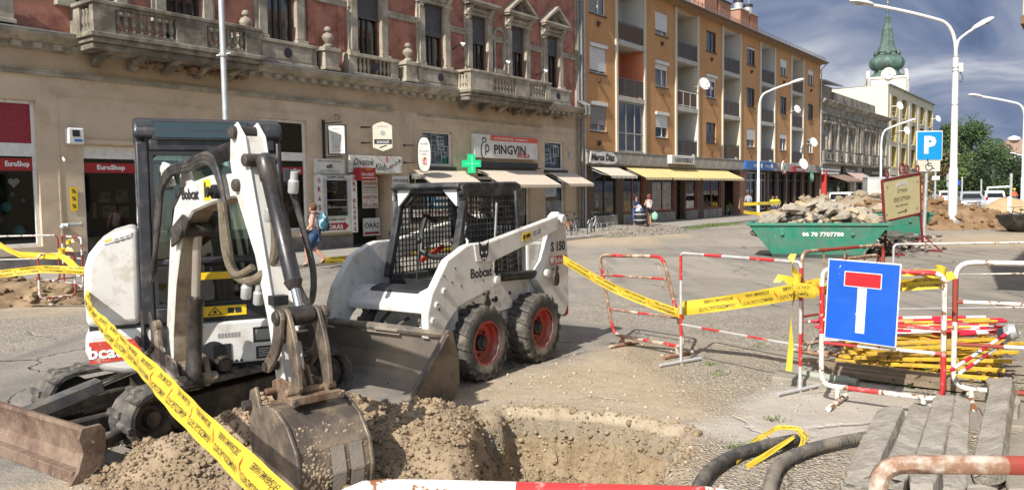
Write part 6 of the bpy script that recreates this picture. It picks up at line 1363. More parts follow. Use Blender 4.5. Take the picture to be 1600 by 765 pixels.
    d=B(MB().prism([(-.87,1.06),(-1.245,1.055),(-1.25,1.155),(-.87,1.16)],.631,.633),'red_decal',DECR); tm=MB(); put_text(tm,'Bobcat',(-1.095,.6345,1.11),Vector((-1,0,0)),V,.065,.23,.02); tm.add([(-.92-x*.5,.6345,1.11+z*.4) for x,z in hd],[tuple(range(9))],0); B(tm,'lettering',LETTER,d)
    d=B(MB().prism([(-.22,1.375),(-.40,1.405),(-.40,1.485),(-.22,1.455)],.686,.688),'yellow_sticker',YELLOWP); B(MB().prism([(-.24,1.395),(-.28,1.40),(-.28,1.45),(-.24,1.44)],.6885,.6895).prism([(-.30,1.405),(-.38,1.42),(-.38,1.46),(-.30,1.445)],.6885,.6895),'label_print',INK,d)
    tm=MB()
    for k in range(4): tm.prism([(-.44-.09*(k//2)*1.,1.42+.03*(k%2)+.018*(k//2)),(-.51-.09*(k//2),1.432+.03*(k%2)+.018*(k//2)),(-.51-.09*(k//2),1.452+.03*(k%2)+.018*(k//2)),(-.44-.09*(k//2),1.44+.03*(k%2)+.018*(k//2))],.686,.687)
    B(tm,'warning_label',GREYD)
    # cab
    fb,ft,zb,zt,yw=.70,.52,1.02,1.93,.44
    c=MB()
    for s in(1,-1):
        y=s*yw
        c.bar((fb,y,zb),(.47,y,1.84),.085,.075,0,(1,0,0)); c.bar((.47,y,1.84),(.53,y,2.0),.085,.09,0,(1,0,0))
        c.bar((-.50,y,zb),(-.42,y,1.93),.10,.05,0,(1,0,0)); c.box(-.5,.56,y-.03,y+.03,1.88,1.95); c.box(-.5,.66,y-.03,y+.03,zb-.06,zb+.02)
    c.bar((.50,-yw,1.955),(.50,yw,1.955),.09,.09,0)
    for s in(1,-1): c.prism([(s*.38,1.92),(s*.18,1.92),(s*.38,1.74)] if s>0 else [(-.38,1.92),(-.38,1.74),(-.18,1.92)],.43,.50,ax='x')
    cab=B(c,'cab_frame',CABK,bevel=.012,smooth=True)
    B(MB().prism([(.60,1.95),(.62,1.985),(.58,2.02),(-.45,2.03),(-.54,2.0),(-.56,1.93),(.4,1.93)],-.47,.47),'cab_roof',CABK,cab,bevel=.025,segs=3,smooth=True)
    for s in(1,-1):
        # mesh side windows: crossing bars
        g=MB(); y=s*.45
        for k in range(19):
            x=.62-k*.058; zt_=1.87; xt_=x-.0; 
            if x>.44: zt_=1.05+(.70-x)*3.3
            g.bar((x,y,zb),(x,y,zt_),.011,.011)
        for k in range(15): 
            z=zb+.03+k*.059; xf=.70-(z-zb)*.28; g.bar((xf,y+.006*s,z),(-.45,y+.006*s,z),.011,.011)
        B(g,'side_mesh',CABK,cab,kind='stuff')
        fr=[(.36,1.86),(-.36,1.86),(-.44,1.45),(-.46,1.06),(.34,1.06)]
        # a lighter edge strip down the mesh
        B(MB().bar((.02,y+.02*s,1.05),(-.06,y+.02*s,1.80),.014,.02),'mesh_strut',GALV,cab)
        lm=MB().prism([(.535,1.925),(.50,1.74),(.535,1.925),(.51,1.92)],0,1) if 0 else MB()
        pts=[(s*.41,1.945),(s*.22,1.945),(s*.40,1.775)]; pts=pts if s<0 else pts[::-1]
        lm.add([(.553,q[0],q[1]) for q in pts]+[(.52,q[0],q[1]) for q in pts],[(0,1,2),(5,4,3),(0,3,4,1),(1,4,5,2),(2,5,3,0)]); B(lm,'head_lamp',M('lamp_white',(.75,.75,.73),.15,var=.03),cab)
        B(MB().tube([(.60,s*.50,1.02),(.57,s*.52,1.30),(.53,s*.52,1.42),(.50,s*.47,1.44)],.014,7),'grab_handle',GALV,cab,smooth=True)
    g=MB()
    for k in range(14): g.bar((-.46,-.42+k*.064,zb),(-.44,-.42+k*.064,1.9),.011,.011)
    for k in range(14): g.bar((-.47,-.44,zb+.03+k*.062),(-.47,.44,zb+.03+k*.062),.011,.011)
    B(g,'rear_mesh',CABK,cab,kind='stuff')
    B(MB().box(-.42,.05,-.24,.24,.96,1.10).prism([(-.42,1.08),(-.30,1.08),(-.34,1.62),(-.44,1.62)],-.22,.22),'seat',BLACK,cab,bevel=.03)
    sb=[(.05,-.30,1.60),(.22,-.30,1.66),(.30,-.30,1.5),(.34,-.28,1.28),(.34,-.1,1.22),(.34,.1,1.22),(.34,.28,1.28),(.30,.30,1.5),(.22,.30,1.66),(.05,.30,1.60)]
    B(MB().tube(sb,.032,8),'safety_bar',BLACK,cab,smooth=True)
    B(MB().box(.52,.70,-.42,.42,.72,1.0),'foot_well',BLACK,cab)
    for s in(-.16,.30): B(MB().tube([(.56,s,.94),(.54,s+.02,1.2),(.5,s,1.38)],.012,6).ball((.5,s,1.41),(.03,.03,.04)),'control_lever',BLACK,cab,smooth=True)
    B(MB().bar((.2,-.40,1.16),(-.2,-.40,1.30),.02,.05),'red_brace',RIMR,cab)
    B(MB().tube([(.56,.18,.95),(.56,.18,1.06)],.014,6),'red_lever',RIMR,cab)
    # front: cross member, plates, tilt rams
    B(MB().prism([(.90,.97),(1.04,.94),(1.16,.80),(1.16,.74),(.95,.76),(.86,.9)],-.595,.595),'front_crossmember',MWHITE,bevel=.012)
    B(MB().prism([(.905,.985),(1.03,.955),(1.06,.925),(.90,.95)],-.36,.30),'tread_strip',BLACK)
    B(MB().box(.80,.86,-.59,.59,.40,.90),'front_plate',MGREY)
    for s in(1,-1):
        rm=B(MB().tube([(.92,s*.36,.82),(1.10,s*.36,.60)],.045,10),'tilt_ram',CYL,smooth=True); B(MB().tube([(1.10,s*.36,.60),(1.22,s*.36,.40)],.022,8),'ram_rod',CHROME,rm)
        B(MB().prism([(1.12,.60),(1.20,.60),(1.195,.12),(1.10,.12)],s*.42-.16,s*.42+.16),'quick_attach_plate',MGREY,bevel=.01)
    B(MB().tube([(.95,-.1,.78),(1.08,-.18,.62),(1.08,-.02,.55),(.98,.1,.66)],.02,7),'hose',HOSE,smooth=True); B(MB().tube([(.95,.28,.74),(1.1,.34,.66),(1.06,.48,.64)],.022,7),'hose',SLEEVE,smooth=True)
    # bucket
    W=.90
    ou=[(1.33,.62),(1.30,.56),(1.215,.36),(1.215,.16),(1.26,.06),(1.36,.02),(2.02,.015)]; inn=[(2.02,.04),(1.38,.05),(1.29,.10),(1.25,.18),(1.25,.35),(1.33,.54),(1.36,.60)]
    bu=B(MB().prism(ou+inn,-W,W),'bucket',BSTEEL,smooth=True,ang=22)
    B(MB().tube([(1.345,-W,.615),(1.345,W,.615)],.042,8),'bucket_top_rail',M('bucket_rail',(.10,.09,.08),.55,.3,var=.3,dirt=((.28,.23,.17),.3,5,.1)),bu,smooth=True)
    B(MB().box(1.36,1.372,-.2,.32,.56,.60).box(1.385,1.40,.02,.32,.595,.625),'top_rail_plate',BSTEEL,bu,bevel=.005)
    for s in(1,-1): B(MB().prism([(1.30,.64),(1.215,.38),(1.215,.14),(1.27,.04),(1.36,.005),(2.03,.005),(2.0,.06),(1.42,.62),(1.36,.66)],s*(W+.012)-.012,s*(W+.012)+.012),'bucket_side',M('bucket_side_steel',(.10,.085,.07),.55,.3,var=.3,vs=4,dirt=((.24,.185,.125),.35,3.5,.1),bump=.2),bu,bevel=.004); B(MB().bar((2.0,s*(W+.026),.05),(1.40,s*(W+.026),.63),.012,.07,0,(0,1,0)),'side_edge',WORN,bu)
    B(MB().box(1.86,2.06,-W-.01,W+.01,.004,.030),'cutting_edge',WORN,bu)
    return T
LOD=loader()
# ================================================================ soil, rubble, site furniture
SOIL=M('loose_soil',(.30,.225,.148),.95,var=.22,vs=2.2,dirt=((.22,.16,.10),.16,4,.1),bump=.8,bs=26,spec=.15)
SOILD=M('brown_soil',(.19,.115,.062),.95,var=.3,vs=1.5,dirt=((.30,.215,.135),.2,1.2,.12),bump=.8,bs=12,spec=.1)
SOILL=M('pale_rubble_soil',(.33,.27,.19),.95,var=.25,vs=2,dirt=((.20,.15,.10),.22,2,.1),bump=.8,bs=16,spec=.1)
def rock(mb,c,r,sq=(1,1,1),mi=0,rnd=random,rough=.28):
    "an angular lump: a jittered low sphere"
    c=Vector(c); t=(1+5**.5)/2
    vs=[(-1,t,0),(1,t,0),(-1,-t,0),(1,-t,0),(0,-1,t),(0,1,t),(0,-1,-t),(0,1,-t),(t,0,-1),(t,0,1),(-t,0,-1),(-t,0,1)]
    fs=[(0,11,5),(0,5,1),(0,1,7),(0,7,10),(0,10,11),(1,5,9),(5,11,4),(11,10,2),(10,7,6),(7,1,8),(3,9,4),(3,4,2),(3,2,6),(3,6,8),(3,8,9),(4,9,5),(2,4,11),(6,2,10),(8,6,7),(9,8,1)]
    q=Matrix.Rotation(rnd.uniform(0,6.3),3,'Z')@Matrix.Rotation(rnd.uniform(-.6,.6),3,'X')
    out=[]
    for v in vs:
        p=Vector(v).normalized()*(1+rnd.uniform(-rough,rough)); p=Vector((p.x*sq[0],p.y*sq[1],p.z*sq[2])); out.append(c+q@p*r)
    return mb.add(out,fs,mi)
def slabrock(mb,c,l,wd,th,rot,mi=0,rnd=random):
    "a broken slab of concrete: an irregular prism"
    n=rnd.randint(5,7); c=Vector(c); po=[]
    for i in range(n):
        a=2*math.pi*i/n+rnd.uniform(-.3,.3); k=rnd.uniform(.8,1.15); po.append((math.cos(a)*l/2*k,math.sin(a)*wd/2*k))
    vs=[];Mx=rot
    for z in(-th/2,th/2):
        for x,y in po: vs.append(c+Mx@Vector((x*rnd.uniform(.93,1.05),y*rnd.uniform(.93,1.05),z*rnd.uniform(.8,1.2))))
    return mb.add(vs,[tuple(range(n-1,-1,-1)),tuple(range(n,2*n))]+[(i,(i+1)%n,(i+1)%n+n,i+n) for i in range(n)],mi)
def heap(name,peaks,ext,res,mat,clods,seed,kind='stuff',amp=1.,follow=True,cr=(.007,.034),base=None):
    """a mound of soil: peaks (x,y,height,radius[,aspect,angle]); clods of several sizes lie on it"""
    x0,x1,y0,y1=ext; nx=int((x1-x0)/res)+1; ny=int((y1-y0)/res)+1
    X,Y=np.meshgrid(np.linspace(x0,x1,nx),np.linspace(y0,y1,ny)); H=np.zeros_like(X)
    for p in peaks:
        px,py,h,r=p[:4]; dx=X-px;dy=Y-py
        if len(p)>4: a=p[5];ca,sa=math.cos(a),math.sin(a);dx,dy=(dx*ca+dy*sa)/p[4],(-dx*sa+dy*ca)
        d=np.hypot(dx,dy)/r; d=d*(1+.5*fbm(X+px,Y,1.2/r)); f=np.clip(1-d,0,1); H=np.maximum(H,h*(f*f*(3-2*f))**.8) if amp else H
    sc=1./max(.3,(x1-x0)/4)
    edge=np.clip(H/.08,0,1)
    H=H+edge*(fbm(X,Y,3*sc+1)*.16*amp+fbm(X,Y,9)*.07*amp+fbm(X+3,Y,22)*.045*amp)
    G0=ground_z(X,Y) if follow else np.zeros_like(X)
    Z=G0+H-.03
    if base is not None: Z=np.maximum(Z,base)
    mb=MB(); vs=np.stack([X,Y,Z],-1).reshape(-1,3); mb.v=[tuple(v) for v in vs.tolist()]
    keep=edge>.02
    for j in range(ny-1):
        for i in range(nx-1):
            if keep[j,i] or keep[j+1,i] or keep[j,i+1] or keep[j+1,i+1]: a=j*nx+i; mb.f.append((a,a+1,a+nx+1,a+nx)); mb.m.append(0)
    rd=random.Random(seed); nsm=len(mb.f)
    for k in range(clods):
        i=rd.randrange(nx);j=rd.randrange(ny)
        if edge[j,i]<.1+.5*rd.random(): continue
        r=cr[0]+(cr[1]-cr[0])*rd.random()**5
        rock(mb,(X[j,i]+rd.uniform(-res,res),Y[j,i]+rd.uniform(-res,res),Z[j,i]+r*.25),r,(1,1,.8),0,rd)
    o=mb.build(name,mat); fl=[True]*nsm+[False]*(len(mb.f)-nsm); o.data.polygons.foreach_set('use_smooth',fl)
    # drop the unused grid points
    tag(o,kind=kind); return o
random.seed(11)
HEAP=heap('soil_heap',[(-1.75,5.75,.40,1.05),(-2.25,5.45,.28,.8),(-1.5,6.6,.26,.55),(-1.1,6.3,.26,.55),(-.70,6.05,.34,.62),(-.55,5.5,.30,.6),(-.9,5.6,.34,.7),(-2.4,4.9,.12,.6),(-1.2,5.0,.22,.9),(-.55,6.75,.10,.4),(-1.6,4.6,.15,.9)],(-3.3,.6,3.9,7.6),.03,SOIL,500,3,cr=(.02,.06))
heap('soil_heap',[(-11.0,15.6,.62,2.0),(-9.4,15.2,.42,1.4),(-12.6,15.9,.6,2.0),(-8.6,15.0,.2,1.0),(-10,14.3,.3,1.2)],(-15,-7.3,12.8,18),.09,M('left_soil',(.27,.195,.12),.95,var=.3,vs=2.5,dirt=((.15,.10,.06),.3,2,.1),bump=.9,bs=14,spec=.1),1600,4,cr=(.04,.17))
heap('gravel_heap',[(5.6,36.5,.38,2.3,1.8,.9),(3.8,34.6,.25,1.6),(7.4,37.8,.25,1.2)],(1.5,10,32,40),.16,M('grey_gravel',(.22,.19,.155),.95,var=.5,vs=9,bump=.9,bs=12),1300,5,cr=(.03,.11),follow=False)
pe=[DP(1540,318,36),DP(1490,322,36),DP(1440,330,36),DP(1575,325,36)]
heap('soil_heap',[(18.9,37.5,1.5,3.0),(17.3,38.5,1.2,2.4),(21.2,37.3,1.05,2.8),(22.3,37.2,.7,1.9)],(14,28,33,46),.22,SOILD,2600,6,cr=(.06,.28),follow=False,amp=1.5)
heap('soil_heap',[(19.7,45,1.6,3.2),(17.4,45.5,1.45,2.8),(22,47,1.2,3)],(13,27,40,52),.4,SOILL,900,7,cr=(.1,.35),follow=False,amp=1.5)
heap('sand_heap',[(36,58,1.1,2.4)],(29,44,53,64),.35,M('yellow_sand',(.40,.29,.15),.95,var=.12,bump=.4,bs=6),0,8,follow=False)
# clods and crumbs: thousands of small jittered lumps joined per kind of ground
def scatter(name,P,r,mat,seed=1,flat=.75):
    rs=np.random.RandomState(seed); V=[];Fc=[]
    for k in range(14):
        m=rock(MB(),(0,0,0),1,(1,1,flat),0,random.Random(k+seed),.36); V.append(np.array(m.v)); Fc=np.array(m.f)
    V=np.array(V); n=len(P); k=rs.randint(0,14,n); a=rs.rand(n)*6.283; v=V[k]*(r[:,None,None]); c,s_=np.cos(a)[:,None],np.sin(a)[:,None]
    W=np.stack([v[:,:,0]*c-v[:,:,1]*s_,v[:,:,0]*s_+v[:,:,1]*c,v[:,:,2]],-1)+P[:,None,:]
    F=(Fc[None]+12*np.arange(n)[:,None,None]).reshape(-1,3); me=bpy.data.meshes.new(name); me.vertices.add(n*12); me.vertices.foreach_set('co',W.ravel()); me.loops.add(F.size); me.loops.foreach_set('vertex_index',F.ravel().astype(np.int32)); me.polygons.add(len(F)); me.polygons.foreach_set('loop_start',np.arange(0,F.size,3,dtype=np.int32)); me.polygons.foreach_set('loop_total',np.full(len(F),3,np.int32)); me.update(calc_edges=True); me.materials.append(mat)
    o=bpy.data.objects.new(name,me); COL.objects.link(o); o['kind']='stuff'; return o
rs=np.random.RandomState(3)
me=HEAP.data; co=np.array([v.co[:] for v in me.vertices]); gz=ground_z(co[:,0],co[:,1]); ok=co[:,2]>gz+.012; co=co[ok]
i=rs.randint(0,len(co),26000); P=co[i]+rs.uniform(-.02,.02,(26000,3))*[1,1,.15]; r=.003+.009*rs.rand(26000)**2+.024*rs.rand(26000)**16; P[:,2]+=r*.2; scatter('soil_clods',P,r,SOIL,2)
x=rs.uniform(-1.3,1.6,60000);y=rs.uniform(4.1,7.1,60000); z=ground_z(x,y); d=pdist(x,y,TRENCH); ok=((z<-.05)&(rs.rand(60000)<.30))|((np.abs(d+.03)<.09)&(rs.rand(60000)<.12)); P=np.stack([x,y,z],-1)[ok]; r=.004+.012*rs.rand(len(P))**3+.03*rs.rand(len(P))**16
P[:,2]+=r*.1; scatter('trench_clods',P,r,M('trench_lump_soil',(.34,.26,.165),.95,var=.25,vs=3,dirt=((.20,.145,.085),.25,5,.1),bump=.8,bs=28,spec=.1),3)
n=7000; x=np.where(rs.rand(n)<.5,rs.uniform(-3.6,5.2,n),rs.normal(-.3,1.5,n)); y=np.where(rs.rand(n)<.5,rs.uniform(4.2,10.5,n),rs.normal(6.8,1.1,n)); z=ground_z(x,y); r=.003+.009*rs.rand(n)**3+.02*rs.rand(n)**12; scatter('pebbles',np.stack([x,y,z+r*.2],-1),r,M('pebble_mix',(.36,.30,.22),.95,var=.4,vs=11,spec=.15),4)
# a row of broken kerb concrete by the fence, some of it upturned
CON2=M('broken_concrete',(.34,.31,.265),.95,var=.2,vs=5,dirt=((.22,.19,.15),.2,6,.1),bump=1.6,bs=16,spec=.15)
def beam(name,label,a,b,w_,h_,mat,cat,group=None,seed=0,tilt=0.):
    "a long broken bar of concrete between two points"
    rd=random.Random(seed); a=Vector(a);b=Vector(b); d=(b-a);L=d.length;d/=L; up=Vector((0,0,1)); x=d.cross(up).normalized(); y=x.cross(d); ct,st_=math.cos(tilt),math.sin(tilt); x,y=x*ct+y*st_,y*ct-x*st_
    n=16; m=MB(); rings=[]
    prof=[(-.5,-.5),(0,-.5),(.5,-.5),(.5,-.05),(.49,.40),(.42,.5),(.1,.5),(-.2,.5),(-.44,.5),(-.5,.38),(-.5,0)]
    for i in range(n+1):
        t=i/n; c=a+d*L*t; e=1-(.22 if i in(0,n) else 0); bw=Vector((0,0,0))+y*.018*math.sin(3.1*t+seed)
        rings.append([c+bw+x*(p[0]*w_*e*(1+rd.uniform(-.045,.045)))+y*(p[1]*h_*e*(1+rd.uniform(-.10,.10)))+d*rd.uniform(-.03,.03) for p in prof])
    k=len(prof); vs=[p for r_ in rings for p in r_]; fs=[]
    for i in range(n):
        for j in range(k): fs.append((i*k+j,i*k+(j+1)%k,(i+1)*k+(j+1)%k,(i+1)*k+j))
    fs+= [tuple(range(k-1,-1,-1)),tuple(n*k+j for j in range(k))]
    o=m.add(vs,fs).build(name,mat,smooth=True,ang=22); o.data.transform(Matrix.Translation(-a)); o.location=a
    return tag(o,label,cat,group)
BM=[((1345,758,.05),(1395,640,.18),.22,.15,'leftmost concrete bar of the stack, beside the black pipe end'),((1395,760,.12),(1440,635,.20),.17,.13,'narrow rough concrete bar second from the black pipe'),((1440,765,.14),(1478,622,.23),.18,.14,'middle concrete bar of the muddy stack'),((1490,765,.12),(1500,628,.20),.16,.13,'rough concrete bar second from the right in the stack'),((1540,745,.14),(1570,600,.24),.19,.15,'longest smooth concrete bar at the right end of the stack')]
for i,(a,b,w_,h_,lb) in enumerate(BM): beam('concrete_bar',lb,G(a[0],a[1],a[2]-.03),G(b[0],b[1],b[2]-.02),w_*.87,h_*.7,CON2,'concrete bar','broken concrete bars stacked by the barrier',i+1,[.25,-.15,.1,-.2,.3][i])
beam('concrete_bar','short concrete lump lying across the far ends of the stacked bars',G(1560,606,.12),G(1572,640,.1),.2,.2,CON2,'concrete bar','broken concrete bars stacked by the barrier',9)
beam('concrete_bar','dark end of a buried concrete bar below the leftmost bar',G(1330,765,.03),G(1372,742,.05),.15,.10,CON2,'concrete bar','broken concrete bars stacked by the barrier',10)
# paving slabs left in the ground at the right edge
SLABM=M('old_paving_slab',(.30,.27,.225),.95,var=.12,vs=3,dirt=((.20,.175,.14),.2,3,.1),bump=.6,bs=20,spec=.15)
sl=[[(1530,640),(1600,610),(1690,628),(1680,660),(1600,672),(1545,668)],[(1548,690),(1700,672),(1720,700),(1640,722),(1560,722)],[(1440,735),(1545,735),(1560,770),(1430,775)],[(1560,735),(1720,718),(1760,770),(1575,772)],[(1480,560),(1560,572),(1545,596),(1470,590)],[(1222,574),(1330,590),(1325,612),(1205,596)]]
for i,po in enumerate(sl):
    pts=[G(*p) for p in po]; m=MB(); n=len(pts); m.add([(p.x,p.y,-.05) for p in pts]+[(p.x,p.y,.035+.01*(i%3)) for p in pts],[tuple(range(n)),tuple(range(2*n-1,n-1,-1))]+[(k,k+n,(k+1)%n+n,(k+1)%n) for k in range(n)])
    m.f=[f[::-1] for f in m.f] if 0 else m.f
    o=m.build('paving_slab',SLABM,bevel=.012,kind=None); tag(o,['cracked paving slab with a dark edge right of the concrete bars','flat paving slab beside the largest concrete bar end','flat slab under the front ends of the concrete bars','flat slab at the bottom right corner under the rusty barrier','thin slab under the pile of barrier poles','flat slab under the barrier feet left of the blue sign'][i],'paving slab','loose slabs around the dig')
# ---------------------------------------------------------------- crowd-control barriers
BW=M('barrier_white',(.66,.63,.57),.5,var=.06,dirt=((.40,.34,.26),.1,9,.1),spots=((.22,.085,.03),.575,12))
BRD=M('barrier_red',(.46,.03,.03),.45,var=.12,dirt=((.55,.45,.38),.03,12,.04),spots=((.55,.48,.40),.635,20))
BRR=M('barrier_faded_red',(.29,.042,.028),.6,var=.2,dirt=((.16,.06,.03),.2,6,.1))
BRU=M('barrier_rusty',(.50,.44,.36),.7,var=.15,dirt=((.21,.085,.035),.36,9,.07),bump=.2)
ALU=M('barrier_plain',(.56,.56,.56),.4,.3,var=.1,dirt=((.35,.32,.28),.12,6,.1))
def rpath(pts,r,n=5):
    "polyline with rounded corners"
    P=[Vector(p) for p in pts]; out=[P[0]]
    for i in range(1,len(P)-1):
        a=(P[i-1]-P[i]);b=(P[i+1]-P[i]); k=min(r,a.length*.45,b.length*.45); p0=P[i]+a.normalized()*k;p1=P[i]+b.normalized()*k
        for j in range(n+1): t=j/n; out.append(p0*(1-t)**2+P[i]*2*t*(1-t)+p1*t*t)
    out.append(P[-1]); return out
def dens(pts,st=.06):
    out=[pts[0]]
    for a,b in zip(pts,pts[1:]):
        n=max(1,int((b-a).length/st)); out+= [a.lerp(b,(k+1)/n) for k in range(n)]
    return out
def stripes(per,ph=0,duty=.5): return lambda L:1 if ((L+ph)/per)%1<duty else 0
def barrier(label,bl,br,h=1.15,tl=None,tr=None,lift=.13,r=.021,cor=.10,bars=(.36,.70),per=.66,ph=.2,mats=None,feet=True,footlen=.5,posts=False,group='red and white site barriers',vbars=0,hooks=False,duty=.5,flat=None):
    mats=mats or [BW,BRD]; bl=Vector(bl);br=Vector(br); base=bl.copy(); base.z=0
    t=thing('barrier',label,'barrier',base,0,group)
    up=Vector((0,0,h)); TL=Vector(tl) if tl is not None else bl+up; TR=Vector(tr) if tr is not None else br+up
    if tl is not None: TL=bl+TL
    if tr is not None: TR=br+TR
    ul=(TL-bl).normalized(); ur=(TR-br).normalized(); BL=bl+ul*lift; BR_=br+ur*lift
    L=lambda ps:[Vector(p)-base for p in ps]
    e=(br-bl).normalized(); side=Vector((e.y,-e.x,0))
    if posts: ring=rpath([bl,TL,TR,br],cor)
    else:
        mid=(BL+BR_)/2; ring=rpath([mid,BL,TL,TR,BR_,mid],cor)
    MB().tube(dens(L(ring)),r,9,stripe=stripes(per,ph,duty),caps=posts).build('frame',mats,t,smooth=True)
    for k,f in enumerate(bars): a=bl.lerp(TL,f);b=br.lerp(TR,f); MB().tube(dens(L([a,b])),r*.72,7,stripe=stripes(per,ph+.3*k,duty)).build('crossbar',mats,t,smooth=True)
    for k in range(vbars): f=(k+1)/(vbars+1); MB().tube(L([BL.lerp(BR_,f),TL.lerp(TR,f)]),r*.45,6,0).build('upright_bar',mats,t,smooth=True)
    if feet:
        for p,u_,q in((bl,ul,.14 if not posts else 0),(br,ur,-.14 if not posts else 0)):
            c=p+e*q; c=Vector((c.x,c.y,.024)); m=MB().tube(L([c-side*footlen/2,c+side*footlen/2]),r*1.08,9,0)
            if not posts: m.tube(L([c,p+e*q+u_*lift]),r*.95,8,0)
            m.build('foot',mats,t,smooth=True)
    if hooks:
        for p,T_,s in((bl,TL,1),(br,TR,-1)):
            a=p.lerp(T_,.93)+e*.03*s;b=p.lerp(T_,.68)+e*.03*s; o=e*.07*s; MB().tube(L(rpath([a-e*.03*s,a+o,b+o,b-e*.03*s],.03)),.007,6,0).build('hook',mats,t,smooth=True)
    return t
barrier('white-framed barrier leaning over behind the end of the yellow tape',G(962,538),G(1075,560),1.17,tl=(-.20,.0,1.12),tr=(-.27,.05,1.16),per=.62,ph=.1,duty=.3,hooks=True,mats=[BRU,BRD],bars=(.40,.78),r=.021,cor=.12)
barrier('slender barrier with straight posts joined to the leaning one',G(1064,568),G(1250,612),1.22,bars=(.36,),per=.62,ph=.3,posts=True,cor=.05,r=.0165,mats=[ALU,BRD],footlen=.62,duty=.42)
barrier('rusty red barrier standing behind the blue sign barrier',G(1252,556),G(1378,530),1.19,per=1.3,ph=.5,duty=.6,mats=[BRU,BRR],bars=(.38,.72),vbars=3)
barrier('short rusty barrier end on behind the blue sign',G(1300,560),G(1372,540),1.1,per=1.3,ph=.2,mats=[BRU,BRR],bars=(.9,),vbars=2)
SB_L,SB_R=G(1283,628),G(1472,655)
barrier('white and red barrier carrying the blue dead-end sign',SB_L,SB_R,1.20,lift=.16,per=1.04,ph=.12,duty=.38,r=.022,bars=(.45,.62),footlen=.55,cor=.10)
barrier('barrier right of the blue sign with a rusty white corner',G(1489,628),G(1745,650),1.24,per=1.14,ph=1.17,duty=.33,r=.024,cor=.14,mats=[BW,BRR],bars=(.42,.72))
barrier('thin pale barrier along the far side of the barrier pole pile',G(1394,532),G(1700,528),1.2,per=3,ph=1.6,r=.014,mats=[ALU,BW],bars=(.33,.68),posts=True,cor=.06)
# the two nearest barriers, seen from just above their top rails
nl=DP(502,742,1.98); nr=DP(1215,772,1.86)
barrier('nearest barrier across the bottom of the view, white and red with flaking paint',(nl.x,nl.y,0),(nr.x,nr.y,0),1.17,per=.88,ph=.68,r=.0215,cor=.17,duty=.5)
nl=DP(1372,716,2.02); nr=DP(1820,716,1.95)
barrier('nearest barrier at bottom right with a heavily rusted corner',(nl.x,nl.y,0),(nr.x+.25,nr.y,0),1.19,per=2.4,ph=.6,duty=.5,r=.0245,cor=.07,mats=[BRU,BRR])
# three behind the excavator on the left
barrier('white barrier behind the left soil heap, nearest the shop wall',G(-60,452,0),G(94,447),1.13,per=2.2,ph=.6,r=.02,mats=[BW,BRR],bars=(.55,))
barrier('end-on barrier with yellow tape knotted at its top',G(101,450),G(131,458),1.13,per=.9,ph=.3,r=.02,mats=[BW,BRR],bars=(.62,.3))
barrier('low barrier standing in the left soil heap',G(63,478),G(119,472),.93,per=.8,ph=.2,r=.02,mats=[BW,BRR],bars=(.15,.5))
# ---------------------------------------------------------------- tapes
TAPE=M('yellow_tape',(.60,.43,.04),.42,var=.04,vs=2,spec=.4)
_b=TAPE.node_tree.nodes['Principled BSDF']; 
TAPEK=M('tape_black_print',(.03,.028,.02),.6,var=0); TAPER=M('tape_red_print',(.55,.05,.02),.5,var=0)
def tape(label,path,wd,txt=True,flip=True,twist=None,scale=1.,cat='tape',sag=0.,gap=.0,name='barrier_tape',txtside=1,start=.1):
    """a ribbon along path; each entry is (point, direction across the ribbon)"""
    P=[Vector(p) for p,_ in path]; A=[Vector(a).normalized() for _,a in path]
    n=len(P)-1; Ls=[0]
    for i in range(n): Ls.append(Ls[-1]+(P[i+1]-P[i]).length)
    def at(s):
        i=0
        while i<n-1 and Ls[i+1]<s: i+=1
        t=(s-Ls[i])/max(1e-6,Ls[i+1]-Ls[i]); p=P[i].lerp(P[i+1],t); a=A[i].lerp(A[i+1],t).normalized(); d=(P[i+1]-P[i]).normalized(); p=p+Vector((0,0,-4*sag*(s/Ls[-1])*(1-s/Ls[-1]))); return p,a,d
    T=Ls[-1]; N=max(12,int(T/.05)); m=MB(); o=P[0].copy()
    cr=[]
    for i in range(N+1):
        s=T*i/N; p,a,d=at(s); nn=d.cross(a); row=[]
        for k in range(5):
            f=k/4-.5; row.append(p-o+a*(f*wd)+nn*(.010*math.cos(f*5+s*4)+.004*math.sin(s*17+k*2)))
        cr.append(row)
    m.add([q for r_ in cr for q in r_],[(i*5+k,i*5+k+1,(i+1)*5+k+1,(i+1)*5+k) for i in range(N) for k in range(4)])
    t=m.build(name,TAPE,smooth=True,loc=o); tag(t,label,cat)
    if txt:
        tm=MB(); s=start; j=0; sg=-1 if flip else 1
        def put(word,sc,f0,h_,mi):
            vs,fs,tw,th=text_mesh(word,.004,0); w_=h_*tw/th*.92; out=[]
            for x,y in vs:
                ss=sc+sg*x*w_; f=f0+sg*y*h_/wd
                ss=min(max(ss,0),T); p,a,d=at(ss); nn=d.cross(a)*txtside; out.append(p-o+a*(f*wd)+nn*.004+d.cross(a)*(.010*math.cos(f*5+ss*4)))
            tm.add(out,fs,mi); return w_
        hh=wd*.29
        _,_,tw,th=text_mesh('ÁRAMSZOLGÁLTATÓ',.004,0); wl=hh*tw/th*.92
        while s+wl<T:
            put('ÁRAMSZOLGÁLTATÓ',s+wl/2,.23*sg,hh,0); put('ERŐSÁRAMÚ KÁBEL',s+wl/2,-.23*sg,hh*.95,0)
            # a red lightning flash between the words
            z=[(-.3,.42),(.05,.05),(-.12,.05),(.3,-.42),(-.05,.0),(.12,.0)]; out=[]
            for x,y in z:
                ss=s+wl+wd*.32+x*wd*.7; p,a,d=at(min(ss,T)); out.append(p-o+a*(y*wd*.8)+d.cross(a)*(.010*math.cos(y*4+ss*4)+.004*txtside))
            tm.add(out,[(0,1,2),(3,4,5),(1,5,4,2)] ,1); s+=wl+wd*.62
        if tm.v: tm.build('lettering',[TAPEK,TAPER],t)
    return t
